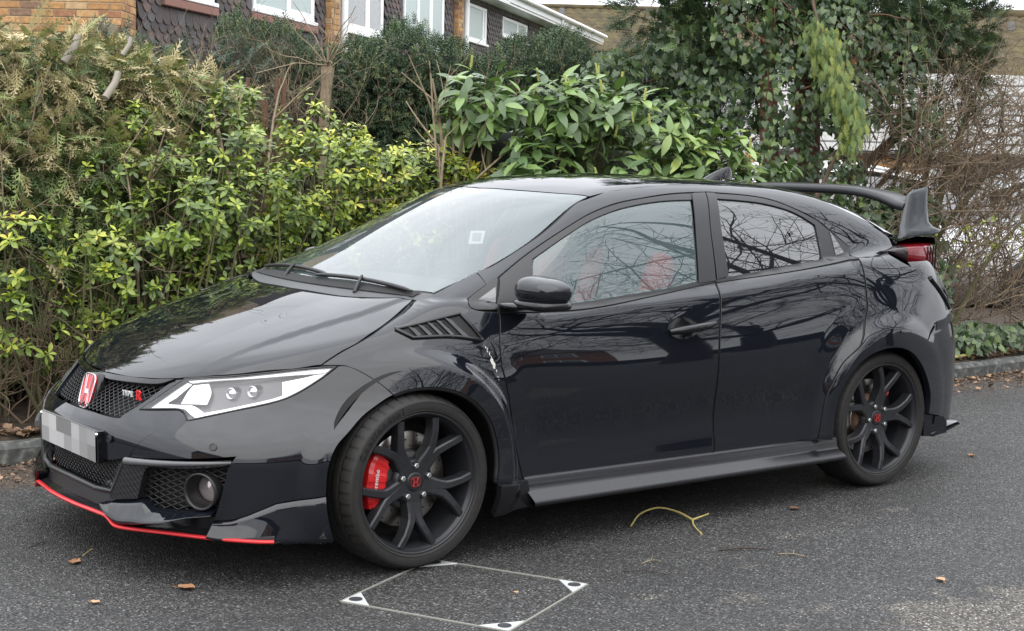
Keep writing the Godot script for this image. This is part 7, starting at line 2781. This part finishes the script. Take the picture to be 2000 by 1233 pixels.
func build_wheels() -> void:
	# wheel wells
	for w: Array in [[0.0, 0.335, 0.40], [2.594, 0.33, 0.395]]:
		var wl := fresh()
		wl.lathe(PackedVector2Array([Vector2(w[2] - 0.005, 0.875), Vector2(w[2], 0.86), Vector2(w[2] + 0.005, 0.52), Vector2(w[2] + 0.005, 0.52), Vector2(0.02, 0.50)]), 40, Transform3D(Basis(), Vector3(w[0], w[1], 0)), deg_to_rad(-10), deg_to_rad(190))
		node("wheel_well", wl.mesh(), M.well, car)
		node("wheel_well", wl.mirrored().mesh(), M.well, car)
	# shared wheel meshes, axis z, rim lip at z = 0
	var rim := MB.new()
	rim.lathe(PackedVector2Array([Vector2(0.2475, -0.012), Vector2(0.2575, -0.004), Vector2(0.2575, 0.001), Vector2(0.2555, 0.003), Vector2(0.2500, 0.001), Vector2(0.2485, -0.003), Vector2(0.2465, -0.010), Vector2(0.240, -0.016), Vector2(0.2365, -0.026), Vector2(0.232, -0.05), Vector2(0.222, -0.14), Vector2(0.225, -0.21)]), 72)
	var hub := MB.new()
	hub.lathe(PackedVector2Array([Vector2(0.085, -0.06), Vector2(0.078, -0.040), Vector2(0.070, -0.036), Vector2(0.040, -0.033), Vector2(0.036, -0.034), Vector2(0.036, -0.034), Vector2(0.036, -0.037), Vector2(0, -0.037)]), 40)
	var tyre := tyre_mesh()
	var spoke := spoke_mesh()
	var nut := MB.new()
	var hexp := PackedVector2Array()
	for k in 6:
		hexp.append(Vector2(cos(TAU * k / 6), sin(TAU * k / 6)) * 0.0105)
	nut.prism(hexp, Transform3D(), -0.034, -0.020, 0.002)
	var nutm := nut.mesh()
	var seat := MB.new()
	seat.lathe(PackedVector2Array([Vector2(0.0165, -0.0325), Vector2(0.0155, -0.0322), Vector2(0.0145, -0.034), Vector2(0, -0.034)]), 16)
	var cap := MB.new()
	cap.lathe(PackedVector2Array([Vector2(0.036, -0.035), Vector2(0.035, -0.0315), Vector2(0.028, -0.030), Vector2(0, -0.0295)]), 28)
	var disc := MB.new()
	disc.lathe(PackedVector2Array([Vector2(0.172, -0.125), Vector2(0.175, -0.122), Vector2(0.175, -0.098), Vector2(0.175, -0.098), Vector2(0.172, -0.096), Vector2(0.110, -0.096), Vector2(0.110, -0.096), Vector2(0.108, -0.094)]), 56)
	var bell := MB.new()
	bell.lathe(PackedVector2Array([Vector2(0.108, -0.0965), Vector2(0.102, -0.075), Vector2(0.095, -0.072), Vector2(0.02, -0.072)]), 40)
	var holes := MB.new()
	for k in 40:
		var a := TAU * k / 40
		var r: float = [0.122, 0.143, 0.162][k % 3]
		holes.lathe(PackedVector2Array([Vector2(0.0038, -0.0955), Vector2(0, -0.0955)]), 8, Transform3D(Basis(), Vector3(cos(a) * r, sin(a) * r, 0)))
	var back := MB.new()
	back.lathe(PackedVector2Array([Vector2(0.224, -0.19), Vector2(0.03, -0.185)]), 40)
	var rimm := rim.mesh()
	var hubm := hub.mesh()
	var discm := disc.mesh()
	var bellm := bell.mesh()
	var holem := holes.mesh()
	var capm := cap.mesh()
	var seatm := seat.mesh()
	var backm := back.mesh()
	for w: Array in [[Vector3(0, 0.32, 0.91), 0.036, 54.0, 1, true], [Vector3(2.594, 0.32, 0.873), 0.0, 76.0, 1, false], [Vector3(0, 0.32, -0.91), PI + 0.036, 54.0, -1, true], [Vector3(2.594, 0.32, -0.873), PI, 76.0, -1, false]]:
		var x := Transform3D(Basis(Vector3.UP, w[1]), (w[0] as Vector3) - car_at)
		var wh := node("wheel", rimm, M.rim, car, x)
		node("tyre", tyre, M.rubber, wh)
		node("hub", hubm, M.rim, wh)
		for k in 5:
			var a := deg_to_rad(w[2] + 72.0 * k)
			node("spoke", spoke, M.rim, wh, Transform3D(Basis(Vector3.BACK, a), Vector3.ZERO))
			var b := a + deg_to_rad(36.0)
			var at := Transform3D(Basis(), Vector3(cos(b), sin(b), 0) * 0.060)
			node("nut_seat", seatm, M.black, wh, at)
			node("wheel_nut", nutm, M.nut, wh, at)
		var cp := node("centre_cap", capm, M.trim, wh)
		var em := badge_mesh(Transform3D(Basis(), car_at + Vector3(0, 0, -0.0292)), 0.040, 0.034, 0.05)
		node("cap_emblem", em[1].mesh(), M.emblem_red, wh)
		node("brake_disc", discm, M.disc, wh)
		node("disc_bell", bellm, M.rust if not w[4] else M.disc_dark, wh)
		node("disc_holes", holem, M.black, wh)
		node("brake_shield", backm, M.black, wh)
		var cal := caliper_mesh(w[4])
		var flip := Transform3D()
		if w[3] < 0:
			flip = Transform3D(Basis(Vector3.BACK, PI), Vector3.ZERO)
		var c := node("brake_caliper", cal, M.caliper, wh, flip)
		if w[4]:
			var ang := deg_to_rad(172.0)
			var lx := Transform3D(Basis(Vector3.BACK, deg_to_rad(172.0 - 90.0)), Vector3(cos(ang), sin(ang), 0) * 0.166 + Vector3(0, 0, -0.0345))
			node("caliper_lettering", letters("brembo", 0.021, 0.002, true), M.pale_trim, wh, flip * lx)
		if w[3] > 0 and w[4]:
			lettering_on_tyre(wh, "Continental", 158.0, 106.0)

func tyre_mesh() -> ArrayMesh:
	var t := MB.new()
	var seg := 480
	# outside to inside; the last number says how deep the grooves cut
	var prof := [[0.2490, -0.004, 0], [0.2575, 0.0020, 0], [0.2615, 0.0055, 0], [0.2680, 0.0075, 0], [0.2760, 0.0086, 0], [0.2850, 0.0090, 0], [0.2930, 0.0082, 0], [0.2985, 0.0062, 0], [0.3030, 0.0025, 0.2], [0.3070, -0.0040, 1], [0.3115, -0.0140, 1], [0.3150, -0.0250, 1], [0.3180, -0.0380, 1], [0.3190, -0.0440, 1], [0.3195, -0.0450, 2], [0.3195, -0.0530, 2], [0.3200, -0.0540, 0.4], [0.3205, -0.0900, 0.4], [0.3205, -0.0910, 2], [0.3205, -0.1000, 2], [0.3205, -0.1010, 0.4], [0.3200, -0.1400, 0.4], [0.3200, -0.1410, 2], [0.3200, -0.1500, 2], [0.3195, -0.1510, 1], [0.3180, -0.1750, 1], [0.3120, -0.1980, 0.6], [0.3020, -0.2120, 0], [0.2800, -0.2180, 0], [0.2480, -0.2100, 0]]
	var np := prof.size()
	var ps := []
	var smooth := []
	for s in seg:
		var a := TAU * s / seg
		var cut := 1.0 if s % 10 < 2 else 0.0
		for q: Array in prof:
			var r: float = q[0]
			if q[2] == 2:
				r -= 0.007
			else:
				r -= 0.0060 * cut * float(q[2])
			# flattened where it stands on the road
			var y := sin(a) * r
			y = maxf(y, -0.3195)
			ps.append(Vector3(cos(a) * r, y, q[1]))
			var r0: float = q[0] - (0.007 if q[2] == 2 else 0.0)
			smooth.append(Vector3(cos(a) * r0, sin(a) * r0, q[1]))
	for s in seg:
		for b in np:
			var i0 := s * np + b
			var u: Vector3 = smooth[((s + 1) % seg) * np + b] - smooth[((s + seg - 1) % seg) * np + b]
			var w: Vector3 = smooth[s * np + mini(b + 1, np - 1)] - smooth[s * np + maxi(b - 1, 0)]
			var nn := w.cross(u).normalized()
			var outw := Vector3(ps[i0].x, ps[i0].y, 0).normalized() * (1.0 if b > 3 else 0.2) + Vector3(0, 0, 0.3 if b < 8 else (-0.3 if b > 24 else 0.0))
			if nn.dot(outw) < 0.0:
				nn = -nn
			t.vert(ps[i0], nn, Vector2(s * 0.02, b * 0.05))
	for s in seg:
		for b in np - 1:
			var s1 := (s + 1) % seg
			t.quad(s * np + b, s * np + b + 1, s1 * np + b + 1, s1 * np + b)
	# fine raised rings on the side wall
	for r: float in [0.2640, 0.2945]:
		t.lathe(PackedVector2Array([Vector2(r - 0.0012, 0.0060), Vector2(r, 0.0092 if r < 0.27 else 0.0100), Vector2(r + 0.0012, 0.0060)]), 96)
	return t.mesh()

func spoke_mesh() -> ArrayMesh:
	# one forked spoke along +x: stem from the hub, two arms to the rim
	var t := MB.new()
	for s: float in [1.0, -1.0]:
		var path := [Vector2(0.030, 0.004 * s), Vector2(0.075, 0.008 * s), Vector2(0.112, 0.011 * s), Vector2(0.138, 0.016 * s), Vector2(0.160, 0.027 * s), Vector2(0.192, 0.046 * s), Vector2(0.2415 * cos(0.305), 0.2415 * sin(0.305) * s)]
		var hw := [0.038, 0.029, 0.0225, 0.0195, 0.0180, 0.0165, 0.0170]
		var zt := [-0.034, -0.030, -0.024, -0.019, -0.014, -0.009, -0.010]
		var rows := []
		for k in path.size():
			var d: Vector2 = (path[mini(k + 1, 6)] - path[maxi(k - 1, 0)]).normalized()
			var o := Vector2(-d.y, d.x)
			var r := []
			for e: Array in [[-1.0, -0.045], [-0.84, -0.006], [-0.55, 0.0], [0.55, -0.001], [0.84, -0.006], [1.0, -0.045]]:
				var q: Vector2 = path[k] + o * hw[k] * e[0]
				r.append(Vector3(q.x, q.y, zt[k] + e[1]))
			rows.append(r)
		for a in rows.size() - 1:
			for b in 5:
				t.face([rows[a][b], rows[a][b + 1], rows[a + 1][b + 1], rows[a + 1][b]], Vector3((rows[a][0].x + rows[a + 1][5].x) * 0.5, (rows[a][0].y + rows[a][5].y) * 0.5, -0.07))
	return t.mesh()

func caliper_mesh(big: bool) -> ArrayMesh:
	var t := MB.new()
	var r0 := 0.118 if big else 0.125
	var r1 := 0.205 if big else 0.180
	var a0 := 142.0 if big else 38.0
	var a1 := 204.0 if big else 62.0
	var zt := -0.045 if big else -0.075
	var rows := []
	for k in 17:
		var f := k / 16.0
		var a := deg_to_rad(lerpf(a0, a1, f))
		var bulge := 0.006 * sin(PI * f) + (0.004 if k % 6 < 3 else 0.0)
		var in_ := r0 + (0.012 if k < 2 or k > 14 else 0.0)
		var o := Vector3(cos(a), sin(a), 0)
		rows.append([o * in_ + Vector3(0, 0, zt - 0.06), o * in_ + Vector3(0, 0, zt - 0.006 + bulge), o * (in_ + 0.008) + Vector3(0, 0, zt + bulge), o * (r1 - 0.02) + Vector3(0, 0, zt + bulge), o * (r1 - 0.006) + Vector3(0, 0, zt - 0.008 + bulge), o * r1 + Vector3(0, 0, zt - 0.03), o * r1 + Vector3(0, 0, zt - 0.11)])
	for a in 16:
		for b in 6:
			t.face([rows[a][b], rows[a][b + 1], rows[a + 1][b + 1], rows[a + 1][b]], (rows[a][0] + rows[a][5] + rows[a + 1][6]) / 3.0)
	t.face(rows[0], rows[8][2])
	t.face(rows[16], rows[8][2])
	return t.mesh()

func lettering_on_tyre(wh: Node, text: String, from_deg: float, to_deg: float) -> void:
	var st := SurfaceTool.new()
	st.begin(Mesh.PRIMITIVE_TRIANGLES)
	var widths := []
	var total := 0.0
	for ch in text:
		var w := 0.55 if ch in "itl" else 1.0
		if ch == "C":
			w = 1.25
		widths.append(w)
		total += w
	var run := 0.0
	for k in text.length():
		var f: float = (run + widths[k] * 0.5) / total
		run += widths[k]
		var a := deg_to_rad(lerpf(from_deg, to_deg, f))
		var tm := letters(text[k], 0.032 if k == 0 else 0.027, 0.0028, true)
		st.append_from(tm, 0, Transform3D(Basis(Vector3.BACK, a - PI / 2) , Vector3(cos(a), sin(a), 0) * 0.2795 + Vector3(0, 0, 0.0088)))
	node("tyre_lettering", st.commit(), M.rubber_letter, wh)
